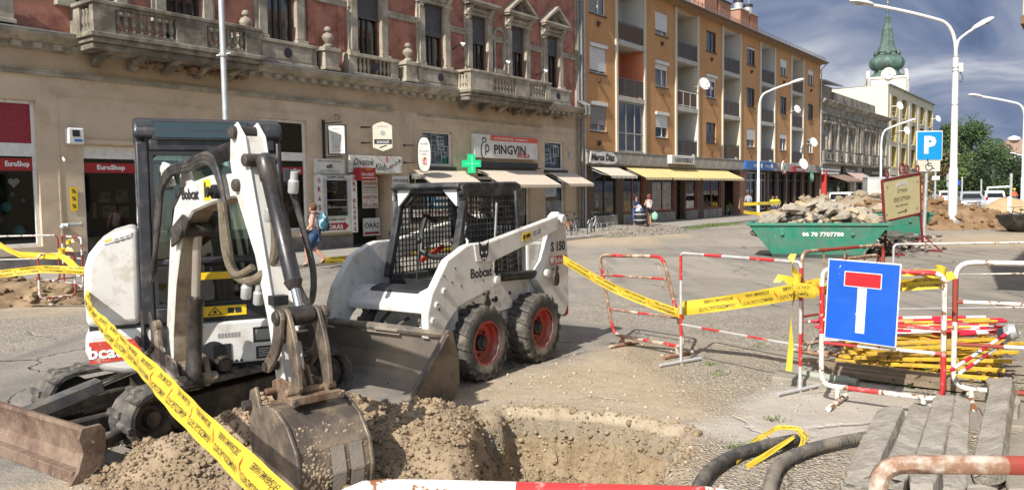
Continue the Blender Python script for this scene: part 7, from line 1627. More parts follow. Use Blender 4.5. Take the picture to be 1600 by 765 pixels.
Z=(0,0,1)
# the long tape in front of the excavator
p0=DP(150,498,5.05); p1=DP(440,790,2.1)
a0=Vector((.25,0,1)); 
tape('broad yellow warning tape stretched across the front of the excavator',[(DP(134,462,6.25),(.1,0,1)),(p0,(.15,0,1)),(p0.lerp(p1,.3),(.35,.1,.95)),(p0.lerp(p1,.7),(.50,.15,.9)),(p1,(.55,.15,.9))],.098,flip=True,start=.15)
tape('yellow tape sloping from the loader to the leaning barrier',[(DP(880,405,8.8),Z),(DP(960,445,8.9),(.1,0,1)),(DP(1064,490,8.85),(.3,0,1))],.10,start=.05,sag=.04)
tape('wide yellow tape between the slender barrier and the blue sign barrier',[(DP(1064,482,8.9),Z),(DP(1150,468,8.4),Z),(DP(1285,446,7.3),Z)],.16,start=.25,sag=.02)
tape('yellow tape behind the blue sign wound on the barrier post',[(DP(1285,452,7.2),Z),(DP(1400,446,6.8),Z),(DP(1480,440,6.5),Z)],.10,start=.02)
def wrap(label,c,r,h_,ax=(0,0,1),n=22,name='tape_knot',lump=.006,seed=1,tails=()):
    m=MB(); c=Vector(c); rd=random.Random(seed); ax=Vector(ax).normalized(); u=ax.orthogonal().normalized(); v=ax.cross(u); rows=5; vs=[]
    for j in range(rows):
        for k in range(n):
            a=2*math.pi*k/n; rr=r+rd.uniform(0,lump)+.004*math.sin(j*2); vs.append(u*math.cos(a)*rr+v*math.sin(a)*rr+ax*((j/(rows-1)-.5)*h_+.25*h_*math.sin(a)*.4))
    fs=[(j*n+k,j*n+(k+1)%n,(j+1)*n+(k+1)%n,(j+1)*n+k) for j in range(rows-1) for k in range(n)]
    m.add(vs,fs)
    for tl in tails:
        pts=[Vector(q) for q in tl]; w_=.045
        vv=[];ff=[]
        for i,p in enumerate(pts):
            q=Vector((.6*math.cos(i*1.3),.3,.6*math.sin(i*1.3)+.4)).normalized()*w_*(1-.12*i); vv+= [p-q,p+q]
        for i in range(len(pts)-1): ff.append((2*i,2*i+1,2*i+3,2*i+2))
        m.add(vv,ff)
    o=m.build(name,TAPE,loc=c,smooth=True,ang=60); return tag(o,label,'tape')
wrap('crumpled yellow tape knot with torn tails on the post left of the blue sign',DP(1245,440,7.35),.035,.16,seed=2,tails=[[(0,0,.05),(-.05,-.02,.12),(-.07,-.02,.2),(-.04,-.02,.26)],[(0,0,0),(-.09,-.03,.02),(-.16,-.03,.05),(-.2,-.03,.0)],[(0,.0,-.05),(-.03,.05,-.3),(-.02,.08,-.6),(-.04,.08,-.85)]])
tp=tape('short piece of yellow tape wound between the posts left of the blue sign',[(DP(1243,452,7.28),Z),(DP(1276,456,6.95),Z)],.13,txt=False); tm=MB(); c=DP(1260,454,7.08); put_text(tm,'OLGÁLT',c-tp.location+Vector((0,-.0,.03)),Vector((-1,.33*0,0)),Vector((0,0,-1)),.03,.17,.01,0,.012); put_text(tm,'OSÁRAMÚ',c-tp.location+Vector((0,-.0,-.03)),Vector((-1,0,0)),Vector((0,0,-1)),.03,.17,.01,0,.012); tm.build('lettering',TAPEK,tp)
wrap('yellow tape wound round the right-hand post of the blue sign barrier',DP(1470,428,6.6),.034,.13,seed=3,tails=[[(0,0,.02),(-.1,-.01,.0),(-.2,-.02,.02),(-.3,-.02,-.01)],[(0,0,0),(.05,-.02,-.02),(.10,-.02,.0)]])
wrap('yellow tape knot on the leaning barrier where two tapes meet',DP(1064,488,8.78),.032,.12,seed=4)
tape('thin yellow tape slung from the left barriers along the soil heap',[(DP(-20,372,15.5),Z),(DP(30,398,14.8),Z),(DP(90,400,14.2),Z)],.11,txt=False)
tape('yellow tape with black lettering along the low left barrier',[(DP(-20,430,13.6),Z),(DP(66,420,13.5),Z),(DP(122,422,13.4),Z),(DP(140,423,13.3),Z)],.13,start=.1,flip=True)
tape('loose yellow tape sloping down between the left barriers',[(DP(90,396,14.0),(1,0,.4)),(DP(108,408,13.8),(.8,0,.6)),(DP(122,422,13.4),(.7,0,.7))],.12,txt=False)
wrap('yellow tape knot tied on top of the end-on barrier',DP(96,393,14.0),.05,.12,seed=5,tails=[[(0,0,0),(.1,0,.05),(.2,0,.03)]])
wrap('yellow tape scrap on the far left barrier corner',DP(107,378,15.4),.04,.08,seed=6,tails=[[(0,0,0),(.06,0,.03),(.1,0,.02)]])
tape('yellow tape lying along the kerb behind the machines',[(FS(14.2,4.35,.16),(0,0,1)),(FS(16.5,4.3,.14),(.3,.2,1)),(FS(19.6,4.25,.16),(0,0,1)),(FS(21.8,4.3,.2),(0,0,1))],.17,flip=False,start=.2)
for i,(a,b,c) in enumerate((((1162,319,57),(1183,318,56),(1220,316,58)),((1162,331,55),(1185,334,53),(1205,332,52)))):
    tape(['upper yellow tape tied to the lamp post by the passage','lower yellow tape slanting at the lamp post by the passage'][i],[(DP(*a),Z),(DP(*b),Z),(DP(*c),Z)],.22,txt=False)
# ---------------------------------------------------------------- the blue sign
def plate_sign(name,label,cat,corners,th,back=GALV):
    "flat panel from four corners tl,tr,br,bl; returns thing, origin, u, v, w, h"
    tl,tr,br,bl=[Vector(c) for c in corners]; c=(tl+tr+br+bl)/4; u=((tr-tl)+(br-bl)).normalized(); v=((tl-bl)+(tr-br)); v=(v-u*v.dot(u)).normalized(); w_=((tr-tl).length+(br-bl).length)/2; h_=((tl-bl).length+(tr-br).length)/2
    t=thing(name,label,cat,c); return t,u,v,w_,h_,u.cross(v)
yd=(SB_L+SB_R)/2
e=(SB_R-SB_L).normalized(); nrm=Vector((e.y,-e.x,0)); 
def onplane(px,py,p,n):
    q=ray(px,py); o=Vector((0,0,EYE)); return o+q*((p-o).dot(n)/q.dot(n))
pl=SB_L+nrm*.045
cs=[onplane(x,y,pl,nrm) for x,y in((1291,404),(1405,411),(1404,545),(1291,527))]
BLUE=M('sign_blue',(.006,.085,.46),.35,var=.05,spots=((.5,.56,.62),.70,15)); RETRO=M('sign_white',(.66,.67,.66),.4,var=.04,dirt=((.5,.5,.48),.1,8,.1)); SRED=M('sign_red',(.56,.012,.02),.4,var=.05)
t,u,v,w_,h_,n_=plate_sign('dead_end_sign','blue square dead-end sign with white stem and red bar hung on the barrier','sign',cs,.02)
def panel(m,u,v,n,cx,cy,w_,h_,z0,z1,mi=0): return m.obox(u*cx+v*cy+n*(z0+z1)/2,u*w_/2,v*h_/2,n*(z1-z0)/2,mi)
panel(MB(),u,v,n_,0,0,w_,h_,-.004,.004).build('sign_back',RETRO,t,bevel=.006)
panel(MB(),u,v,n_,0,0,w_*.965,h_*.97,.0042,.0056).build('sign_face',BLUE,t)
m=MB(); panel(m,u,v,n_,0,-h_*.105,w_*.125,h_*.55,.0058,.0070); m.build('stem',RETRO,t)
m=MB(); panel(m,u,v,n_,0,h_*.27,w_*.515,h_*.185,.0072,.0080); m.build('bar_edge',RETRO,t); m=MB(); panel(m,u,v,n_,0,h_*.27,w_*.49,h_*.165,.0082,.0092); m.build('red_bar',SRED,t)
for sx in(-.15,.1): MB().tube([u*(sx)+v*(h_*.5-.01)+n_*.006,u*sx+v*(h_*.5+.05)+n_*(-.02),u*sx+v*(h_*.5-.0)+n_*(-.05)],.003,5).build('tie_wire',BLACK,t)
# ---------------------------------------------------------------- pile of folded barriers and poles
YP=M('yellow_painted_steel',(.62,.40,.03),.5,var=.1,dirt=((.30,.19,.06),.2,7,.1)); PW=M('pole_white',(.70,.70,.69),.45,var=.05); PR=M('pole_red',(.56,.02,.05),.42,var=.08)
def pole_pile():
    rd=random.Random(8); n=0
    lab=['long','short','bent','scuffed']
    # yellow folding barriers lying flat: each a frame with legs
    for k in range(5):
        a=G(1300+18*k,570-6*k,.06+.06*k);b=G(1560+10*k,592-14*k,.06+.06*k); d=(b-a).normalized(); s=Vector((-d.y,d.x,0))*.55
        t=thing('folded_barrier',['lowest','second','middle','fourth','topmost'][k]+' yellow folded barrier in the pile behind the blue sign','barrier',a,0,'yellow folded barriers in the pile'); m=MB()
        q=Vector((0,0,0)); L=(b-a)
        MB().bar(q,L,.05,.035).build('rail',YP,t,bevel=.004); MB().bar(q+s,L+s,.05,.035).build('rail',YP,t,bevel=.004)
        MB().bar(q+s*.5,L+s*.5,.12,.02).build('board',YP,t)
        for f in(.08,.5,.92): MB().bar(L*f,L*f+s,.035,.03).build('cross_piece',YP,t)
        for f in(.15,.55,.85): MB().tube([L*f+Vector((0,0,-.01)),L*f+Vector((0,0,-.08))],.016,6).build('peg',M('brown_peg',(.16,.085,.03),.7,var=.2),t)
    for k in range(26):
        A0=G(1288,574,0); E0=(G(1568,578,0)-A0).normalized(); S0=Vector((-E0.y,E0.x,0)); an=rd.gauss(.02,.05); v=rd.random(); a=A0+S0*(.05+1.0*v)+E0*rd.uniform(0,.25); a.z=.26+.010*(k%14)+.05*v; b=a+(E0*math.cos(an)+S0*math.sin(an))*rd.uniform(1.55,2.0); b.z=a.z+rd.uniform(-.02,.05); L=(b-a); t=MB().tube(dens([Vector((0,0,0)),L],.05),.0155,8,stripe=stripes(.64,rd.random()*.6,.5)).build('marker_pole',[PW,PR] if k%3!=2 else [YP,PR],smooth=True,loc=a)
        tag(t,'red and white marker pole lying in the pile behind the blue sign' if k%3!=2 else 'yellow and red marker pole lying in the pile behind the blue sign','pole','marker poles lying in the pile' if k%3!=2 else 'yellow marker poles lying in the pile')
    for k,(p,q) in enumerate((((1500,522,.50),(1580,516,.52)),((1486,578,.34),(1578,518,.56)),((1500,582,.30),(1592,520,.5)))):
        a=G(*p[:2],p[2]);b=G(*q[:2],q[2]); t=MB().tube(dens([Vector((0,0,0)),b-a],.04),.0165,8,stripe=stripes(.3,.1*k,.5)).build('marker_pole',[PW,PR],smooth=True,loc=a); tag(t,['short red and white pole end lying level on top of the pile','red and white pole slanting up across the right end of the pile','second slanting red and white pole nearest the grey lamp head'][k],'pole')
    c=G(1580,518,.55); t=thing('warning_lamp','round grey site lamp lying on the pole ends','lamp',c); MB().lathe([(.0,-.05),(.06,-.05),(.085,0),(.06,.05),(.0,.05)],(0,0,0),14,0,(.7,-.6,.3),False).build('lens',GALV,t,smooth=True); MB().lathe([(.05,-.11),(.055,-.05)],(0,0,0),10,0,(.7,-.6,.3)).build('housing',BLACK,t)
    a=G(1250,583,.06);b=G(1340,598,.05); t=MB().tube([Vector((0,0,0)),b-a],.042,12).build('pipe',M('pale_green_pipe',(.30,.36,.29),.6,var=.2,dirt=((.25,.2,.14),.2,6,.1)),smooth=True,loc=a); tag(t,'pale green pipe lying on the ground behind the barrier post','pipe')
    for k in range(3):
        a=G(1255+20*k,562+9*k,.10-.02*k);b=G(1480+20*k,590+9*k,.08-.02*k); t=MB().bar(Vector((0,0,0)),b-a,.10,.05).build('timber',M('weathered_timber',(.20,.15,.10),.85,var=.3,vs=6,bump=.4,bs=20),loc=a); tag(t,['rear','middle','front'][k]+' timber beam under the pile of barriers','timber','timbers under the pile')
    mb=MB()
    for k in range(60):
        c=G(rd.uniform(1395,1470),rd.uniform(588,606),0); a=rd.uniform(0,6.3); l=rd.uniform(.06,.14); d=Vector((math.cos(a),math.sin(a),rd.uniform(.3,1)))*l; s=Vector((-math.sin(a),math.cos(a),0))*l*.25; mb.add([c,c+d*.5+s,c+d,c+d*.5-s],[(0,1,2,3)])
    mb.build('weeds',M('weed_green',(.10,.16,.035),.8,var=.3),kind='stuff')
pole_pile()
# grass along the kerb and small tufts
mb=MB(); rd=random.Random(31)
for k in range(2600):
    q=rd.random(); s=36.2+7.5*q if k<1700 else 29+4.5*q; o=4.6+rd.gauss(0,.22) if k<1700 else 4.6+rd.gauss(0,.2); c=FS(s,o,.0); a=rd.uniform(0,6.3); hgt=rd.uniform(.06,.22)*(1.1-abs(q-.5)*1.3); d=Vector((math.cos(a)*.4,math.sin(a)*.4,1))*hgt; sd=Vector((-math.sin(a),math.cos(a),0))*.02; mb.add([c-sd,c+sd,c+d],[(0,1,2)])
for (px,py) in((1112,570),(1118,584),(1110,518),(1165,697),(1150,700),(1205,655),(1195,540)):
    for k in range(40): c=G(px+rd.gauss(0,9),py+rd.gauss(0,2.),0); a=rd.uniform(0,6.3); d=Vector((math.cos(a)*.7,math.sin(a)*.7,.7))*rd.uniform(.02,.06); sd=Vector((-math.sin(a),math.cos(a),0))*.006; mb.add([c-sd,c+sd,c+d],[(0,1,2)])
mb.build('grass',M('grass_green',(.12,.16,.05),.85,var=.35,vs=6),kind='stuff')
# ---------------------------------------------------------------- corrugated pipes
def corr(label,pts,r,mat):
    P=[Vector(p) for p in pts]; out=[]
    for i in range(len(P)-1):
        p0=P[max(0,i-1)];p1=P[i];p2=P[i+1];p3=P[min(len(P)-1,i+2)]
        for k in range(60):
            t=k/60; out.append(.5*((2*p1)+(p2-p0)*t+(2*p0-5*p1+4*p2-p3)*t*t+(3*p1-p0-3*p2+p3)*t**3))
    out.append(P[-1]); L=[0]
    for a,b in zip(out,out[1:]): L.append(L[-1]+(b-a).length)
    N=int(L[-1]/.008); pts2=[];rs=[];j=0
    for i in range(N+1):
        s=L[-1]*i/N
        while j<len(L)-2 and L[j+1]<s: j+=1
        pts2.append(out[j].lerp(out[j+1],(s-L[j])/max(1e-6,L[j+1]-L[j]))); rs.append(r*(1 if (i//2)%2 else .93))
    o=P[0]; t=MB().tube([p-o for p in pts2],rs,14).build('corrugated_pipe',mat,smooth=True,loc=o); return tag(t,label,'pipe')
def gp(x,y,h=.055):
    p=G(x,y,0); p.z=float(ground_z(np.array([[p.x]]),np.array([[p.y]]))[0,0])+h; return p
PIPEM=M('black_corrugated',(.035,.035,.036),.6,var=.25,dirt=((.22,.18,.13),.16,9,.1)); PIPEG=M('dusty_corrugated',(.065,.062,.058),.7,var=.25,dirt=((.24,.20,.15),.25,7,.1))
corr('black corrugated pipe coming up out of the trench',[gp(1080,800),gp(1108,752),gp(1150,722),gp(1200,706),gp(1245,697)],.043,PIPEM)
corr('dusty black corrugated pipe curving in from the concrete bars',[G(1200,790,.02),G(1205,752,.06),G(1222,722,.06),G(1270,700,.06),G(1330,686,.06),G(1400,676,.06)],.043,PIPEG)
tp=tape('yellow tape looped round both black pipes',[(gp(1150,728,.02),(.3,.6,.6)),(gp(1178,708,.09),(.2,.8,.5)),(gp(1215,692,.12),(.2,.9,.3)),(gp(1246,692,.11),(.6,.7,.2)),(gp(1258,704,.10),(1,.2,.2)),(gp(1250,716,.06),(.8,-.3,.5)),(gp(1236,712,.0),(.6,-.3,.6))],.062,start=.02)
tape('second turn of yellow tape trailing left of the black pipes',[(gp(1242,700,.09),(.2,.9,.2)),(gp(1205,716,.05),(.1,.8,.5)),(gp(1165,732,.01),(.1,.8,.5))],.05,txt=False)
# ================================================================ lamps, posts and signs along the street
LWHITE=M('lamp_white_paint',(.66,.66,.64),.45,var=.05)
def street_lamp(label,base,top,arms,r0=.11,r1=.07,collar=None,extra=None,mat=None):
    """arms: (dx,dy world offset of the head, rise) from the pole top"""
    t=thing('street_lamp',label,'street lamp',base,0,'street lamps'); H=top
    mat=mat or LWHITE
    MB().tube([(0,0,-.1),(0,0,H*.35),(0,0,H*.36),(0,0,H)],[r0,r0*.97,r0*.8,r1],12).build('pole',mat,t,smooth=True)
    if collar: MB().lathe([(r0*1.9,0),(r0*2.1,.05),(r0*1.8,.35),(r0*1.2,.42)],(0,0,0),10).build('base_collar',CONC,t)
    for i,(v,rise,r_,drop) in enumerate(arms):
        v=Vector(v); l=v.length; d=v/l; pts=[Vector((0,0,H-drop))]
        z0=H-drop; P0=(0,z0);P1=(0,z0+.62*rise);P2=(l*.22,z0+.70*rise)
        for k in range(1,9): q=k/8; pts.append(d*(P2[0]*q*q)+Vector((0,0,P0[1]*(1-q)**2+2*P1[1]*q*(1-q)+P2[1]*q*q)))
        for k in range(1,6): q=k/5; pts.append(d*(l*(.22+.78*q))+Vector((0,0,P2[1]+.30*rise*(q*1.25-.25*q*q))))
        pts=[pts[0]]+[p for p in pts[1:]]
        a=MB().tube(pts,[r_]*len(pts),8).build('arm',mat,t,smooth=True)
        e=pts[-1]; dd=(pts[-1]-pts[-2]).normalized(); s=Vector((-d.y,d.x,0)); up=dd.cross(s)*-1
        if up.z<0: up=-up
        m=MB(); n=12; sec=[]
        prof=[(0,.06,.06),(.06,.12,.10),(.28,.21,.14),(.62,.26,.16),(.98,.22,.13),(1.15,.10,.06),(1.2,.01,.01)]
        for x,w_,h_ in prof: sec.append([e+dd*(x*.9-.08)+s*(w_*math.cos(2*math.pi*k/n))+up*(h_*math.sin(2*math.pi*k/n)*(1 if math.sin(2*math.pi*k/n)>0 else .35)) for k in range(n)])
        m.add([p for r in sec for p in r],[(i*n+k,i*n+(k+1)%n,(i+1)*n+(k+1)%n,(i+1)*n+k) for i in range(len(sec)-1) for k in range(n)]+[tuple(range(n-1,-1,-1))]); m.build('lamp_head',LWHITE,a,smooth=True,ang=60)
        MB().ball(e+dd*.5-up*.03,(.2,.2,.07),10,6).build('lamp_glass',M('lamp_bowl',(.45,.45,.42),.15,var=.05),a,smooth=True)
    if extra: extra(t)
    return t
def P3(px,py,Y,b): return DP(px,py,Y)-Vector((b.x,b.y,0))
b=G(1488,358,0); Y=b.y; zt=DP(1490,110,Y).z
def box_on(t):
    z=DP(1494,107,Y).z; MB().box(.10,.30,-.1,.1,z-.18,z+.22).build('control_box',LWHITE,t,bevel=.02); MB().tube([(.2,0,z-.18),(.34,0,z-.4),(.28,0,z-.6),(.12,0,z-.55)],.015,5).build('cable',BLACK,t)
    for y_ in(89,107,112,165): z=DP(1490,y_,Y).z; MB().lathe([(.14,0),(.14,.06)],(0,0,z),10).build('pole_band',GALV,t)
hl=DP(1362,8,Y)-b; hr=DP(1522,45,Y)-b
zr=DP(1490,75,Y).z
street_lamp('tall white double-armed street lamp beside the blue parking sign',b,DP(1490,88,Y).z,[((hl.x,0,0),hl.z-DP(1490,88,Y).z,.075,0.0),((hr.x,0,0),hr.z-DP(1490,95,Y).z,.055,.2)],.19,.12,True,box_on)
b=FS(57.3,.9,.1); Y=b.y; e=DP(1236,130,Y)-b
street_lamp('white street lamp in front of the blue shop sign',b,DP(1172,178,Y).z-.1,[((e.x,0,0),e.z-DP(1172,178,Y).z+.1,.07,0.)],.12,.085)
b=Vector((FS(98,4.5).x,FS(98,4.5).y,0)); Y=b.y
q=DP(1376,290,Y); b=Vector((q.x,Y,0)); e=DP(1418,190,Y)-b
street_lamp('street lamp in front of the yellow office block',b,DP(1376,228,Y).z,[((e.x,0,0),e.z-DP(1376,228,Y).z,.1,0.)],.16,.11)
q=DP(1598,300,62); b=Vector((q.x,62,0)); e=DP(1533,151,62)-b
street_lamp('street lamp at the right edge of the view with one long arm to the left',b,DP(1598,186,62).z,[((e.x,0,0),e.z-DP(1598,186,62).z,.09,0.)],.15,.1)
q=DP(1478,300,130); b=Vector((q.x,130,0)); e=DP(1500,219,130)-b
street_lamp('distant street lamp whose head shows just right of the tall white pole',b,DP(1478,235,130).z,[((e.x,0,0),e.z-DP(1478,235,130).z,.1,0.)],.18,.12)
q=DP(1600,300,110); b=Vector((q.x,110,0))
street_lamp('far street lamp whose arm shows at the right edge before the mansion',b,DP(1600,250,110).z,[((DP(1588,257,110)-b).x*Vector((1,0,0)),.8,.1,0.)],.16,.11)
b=FS(11.4,4.3,0.1)
t=street_lamp('grey lamp post between the excavator cab and the beige facade',b,9.2,[(N_*1.8,1.0,.05,0)],.085,.07,False,lambda t:(MB().lathe([(.10,0),(.10,.07)],(0,0,5.15),10).bar((-.16,0,5.17),(.2,-.05,5.22),.03,.03).build('pole_clamp',GALV,t),MB().lathe([(.10,0),(.10,.25)],(0,0,6.95),10).build('pole_band',STEEL,t)),STEEL)
# parking sign
b=G(1443,378,0); Y=b.y
t=thing('parking_sign','blue P parking sign with wheelchair plate on a grey pole','sign',b); 
k=Y/FPX; zz=lambda py:DP(1450,py,Y).z
xo=DP(1450,240,Y).x-b.x
MB().tube([(0,0,-.1),(xo*.5,0,zz(300)),(xo,0,zz(206))],.06,10).build('pole',GALV,t,smooth=True)
w_=41*k; h_=46*k; c=Vector((xo,-.08,zz(228))); ux=Vector((1,0,-.0)).normalized(); uz=Vector((0,0,1)); nn=Vector((0,-1,0))
m=MB().obox(c,ux*w_/2,Vector((0,.012,0)),uz*h_/2).build('sign_back',RETRO,t,bevel=.02); 
m=MB().obox(c+nn*.014,ux*w_*.465,Vector((0,.003,0)),uz*h_*.465).build('sign_face',M('parking_blue',(.01,.26,.60),.35,var=.03),t,bevel=.0)
tm=MB(); put_text(tm,'P',c+nn*.019+ux*(w_*.02)+uz*(h_*.03),ux,uz,h_*.60,w_*.46,.05); tm.build('lettering',RETRO,t)
c2=Vector((xo,-.08,zz(259))); MB().obox(c2,ux*17.5*k,Vector((0,.012,0)),uz*9.2*k).build('lower_plate',M('cream_plate',(.60,.58,.50),.45,var=.04,dirt=((.4,.36,.28),.1,3,.1)),t,bevel=.01)
tm=MB(); y_=-.096; s=1.45
o=c2+Vector((0,-.016,0))
tm.tube([o+ux*(-.01*s+.055*s*1.4*math.cos(a))+uz*(-.03*s+.055*s*1.4*math.sin(a)) for a in np.linspace(1.9,6.0,16)],.016,4)
for pts in([(-.03,.10),(-.02,.0),(.05,-.0),(.075,-.06),(.105,-.05)],[(-.03,.05),(.04,.045)]): tm.tube([o+ux*(x*1.2*s)+uz*(z*1.2*s) for x,z in pts],.017,4)
tm.ball(o+ux*(-.035*s*1.2)+uz*(.115*s*1.2),(.032,.012,.032),7,5); tm.build('wheelchair_symbol',INK,t)
MB().lathe([(.07,0),(.07,.06)],(xo*.75,0,zz(285)),10).lathe([(.07,0),(.07,.06)],(xo*.55,0,zz(312)),10).build('clamp',GALV,t)
# tan notice on a red frame
pL=G(1384,398,0); pR=G(1443,392,0); e=(pR-pL).normalized(); nrm2=Vector((e.y,-e.x,0)); MAR=M('maroon_metal',(.17,.018,.022),.5,var=.15)
cs=[onplane(x,y,pL,nrm2) for x,y in((1378,282),(1437,271),(1438,333),(1382,346))]
t=thing('shop_board','cream ÉDES OTTHON board on a maroon iron stand with scrolls','sign',pL); L=lambda p:Vector(p)-pL
tl,tr,br,bl=[L(c) for c in cs]; uu=(tr-tl).normalized(); uv=nrm2.cross(uu); vv=Vector((0,0,1)); W_=(tr-tl).length; H_=(tl-bl).length
m=MB()
for a,b_ in((tl,tr),(tr,br),(br,bl),(bl,tl)): m.bar(a,b_,.05,.06)
m.build('frame',MAR,t); m=MB(); n=nrm2*.01
m.add([tl+n,tr+n,br+n,bl+n,tl-n,tr-n,br-n,bl-n],[(0,3,2,1),(4,5,6,7)]); m.build('board',M('cream_board',(.58,.52,.30),.5,var=.06),t)
for a,b_ in((L(pL),bl),(L(pR),br)): MB().bar(a,b_,.055,.055).build('leg',MAR,t)
for p in(L(pL),L(pR)): MB().bar(p+nrm2*.55+vv*.03,p-nrm2*.55+vv*.03,.05,.05).bar(p+nrm2*.5+vv*.04,p+vv*.45,.035,.035).bar(p-nrm2*.5+vv*.04,p+vv*.45,.035,.035).build('foot',MAR,t)
for f,sz in((.12,.12),(.5,.2),(.62,.16),(.93,.12)):
    o=tl.lerp(tr,f)+vv*(sz+.02); MB().tube([o+uu*(sz*.8*math.cos(a)*(1-.09*a))+vv*(sz*math.sin(a)*(1-.09*a)) for a in np.linspace(-1.5,5,16)],.022,5).build('scroll',MAR,t)
md=(tl+br)/2; sl_=(tr-tl).normalized(); tm=MB(); F=nrm2*.014
def tx(s,fx,fy,h,w,mi=0,sh=0): put_text(tm,s,md+sl_*(W_*fx)+vv*(H_*fy)+F,sl_,vv,h,w,.01,mi,.002,sh)
tx('OTTHON',0,.17,.10,.52); tx('ÉDES OTTHON',0,-.02,.15,.86); tx('Bútor, lakberendezés',0,-.19,.07,.66,0,.3)
a=md+sl_*(-.22)-vv*(H_*.36)+F*1.1; b_=md+sl_*.26-vv*(H_*.345)+F*1.1; tm.bar(a,b_,.006,.02); tm.bar(b_,b_+vv*.045-sl_*.09,.006,.02); tm.bar(b_,b_-vv*.045-sl_*.09,.006,.02)
for x in(-.4,.4):
    for y in(-.42,.42): tm.ball(md+sl_*(W_*x)+vv*(H_*y*.8)+F,(.04,.01,.03),6,4,1)
for k in range(9): q=(k-4)/4; tm.obox(md+sl_*(q*.28)+vv*(H_*.33+.03*math.cos(q*2.2))+F,sl_*.04,nrm2*.002,vv*.05,2)
tx('cukrászda - bútor',0,.335,.05,.42,0)
tm.build('lettering',[M('brown_print',(.10,.075,.04),.6,var=0),M('olive_print',(.22,.20,.08),.6,var=0),M('pale_ribbon',(.60,.58,.56),.6,var=0)],t)
# small posts and signs down the street on the right
def post(label,px,pyt,pyb,Y,r,cat='post',plates=(),mat=GALV):
    b=DP(px,pyb,Y); t=thing('post' if not plates else 'road_sign',label,cat,(b.x,b.y,0)); MB().tube([(0,0,0),(0,0,DP(px,pyt,Y).z)],r,8).build('pole',mat,t)
    for (x0,x1,y0,y1,m) in plates: a=DP(x0,y0,Y);c=DP(x1,y1,Y); MB().box(a.x-b.x,c.x-b.x,-r-.05,-r-.02,c.z,a.z).build('sign_plate',m,t)
post('white road sign post left of the tall lamp pole beyond the soil',1461,248,300,70,.09,'sign',[(1455,1467,275,281,RETRO)])
post('grey road sign seen from behind beside the tall lamp pole',1482,270,300,72,.08,'sign',[(1478,1488,272,282,STEEL),(1478,1488,284,292,STEEL)])
post('small blue and white direction sign right of the tall lamp pole',1494,272,305,80,.08,'sign',[(1490,1499,282,289,BLUE)])
post('low white lamp post with a ball lamp before the trees',1503,276,300,90,.09)
post('plain grey post in front of the right-hand trees',1579,271,315,60,.10)
post('thin grey mast before the dark trees',1533,280,300,90,.09)
post('white bollard beside the worker in orange',1577,307,318,54,.14,'bollard',(),RETRO)
t=thing('crossing_barrier','long white horizontal barrier rail before the trees','barrier',(DP(1543,292,80).x,80,0)); x1=DP(1580,292,80).x-t.location.x; MB().bar((0,0,DP(1543,293,80).z),(x1,0,DP(1580,291,80).z),.12,.18).build('rail',RETRO,t); MB().tube([(0,0,0),(0,0,DP(1543,292,80).z)],.08,8).build('post',RETRO,t)
# litter bin
b=G(1011,364,0); t=thing('litter_bin','black litter bin hung on a short post by the gravel heap','bin',b); MB().tube([(0,0,0),(0,0,1.15)],.045,8).build('post',BLACK,t)
MB().lathe([(.20,.38),(.26,.5),(.27,.9),(.25,1.0),(.23,1.0),(.22,.55)],(-.33,-.02,0),14).build('bin_body',BLACK,t,smooth=True); MB().lathe([(.285,.58),(.285,.63)],(-.33,-.02,0),14).lathe([(.285,.84),(.285,.89)],(-.33,-.02,0),14).build('band',STEEL,t)
# ================================================================ skips with rubble
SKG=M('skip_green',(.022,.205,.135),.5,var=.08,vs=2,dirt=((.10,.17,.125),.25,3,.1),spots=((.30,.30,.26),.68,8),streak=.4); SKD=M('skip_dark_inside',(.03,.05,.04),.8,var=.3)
RUBB=M('rubble_concrete',(.36,.32,.265),.95,var=.2,vs=2.5,dirt=((.24,.20,.15),.2,3,.1),bump=.6,bs=14,spec=.1); ASPH=M('rubble_asphalt',(.10,.095,.085),.95,var=.35,vs=3,bump=.6,bs=14,spec=.1); RUBT=M('rubble_tan',(.39,.31,.21),.95,var=.25,vs=3,bump=.6,bs=14,spec=.1)
def skip(label,c,rot,L=3.62,W=1.75,H=.93,Lb=2.35,Wb=1.45,text=None):
    t=thing('rubble_skip',label,'skip',c,rot,'green rubble skips'); a=L/2;b=Lb/2;w2=W/2;v2=Wb/2
    B=[(-b,-v2,.10),(b,-v2,.10),(b,v2,.10),(-b,v2,.10)]; T=[(-a,-w2,H),(a,-w2,H),(a,w2,H),(-a,w2,H)]
    m=MB().add(B+T,[(3,2,1,0),(0,1,5,4),(1,2,6,5),(2,3,7,6),(3,0,4,7)]); m.build('skip_body',SKG,t)
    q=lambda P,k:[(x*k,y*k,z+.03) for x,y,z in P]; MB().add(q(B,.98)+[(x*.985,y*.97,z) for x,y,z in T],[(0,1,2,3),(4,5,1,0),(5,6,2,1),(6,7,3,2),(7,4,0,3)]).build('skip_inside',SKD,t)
    r=MB()
    for p,s in zip(T,T[1:]+T[:1]): r.bar(p,s,.09,.08)
    r.build('rim',SKG,t,bevel=.01)
    for x in(-b*.9,0,b*.9): MB().bar((x,-v2-.0,.12),(x*1.3,-w2+.02,H-.04),.07,.03,0,(0,1,0)).build('rib',SKG,t) if x else None
    for x in(-.9,.9):
        for s in(-1,1): MB().lathe([(.05,0),(.05,.12)],(x,s*(w2-.10),H-.25),10,0,(0,s,0)).build('lifting_pin',SKG,t)
    MB().bar((-b,-v2,.05),(b,-v2,.05),.08,.1).bar((-b,v2,.05),(b,v2,.05),.08,.1).build('skid',SKD,t)
    if text:
        tm=MB(); nn=Vector((0,-(H-.1),-(w2-v2))).normalized(); vv=Vector((0,-(w2-v2),H-.1)).normalized(); put_text(tm,text,(0.15,-w2+(w2-v2)*.30-.004,H-.27),(1,0,0),vv,.12,1.05,.03,0,.008); tm.build('lettering',LETTER,t)
    return t
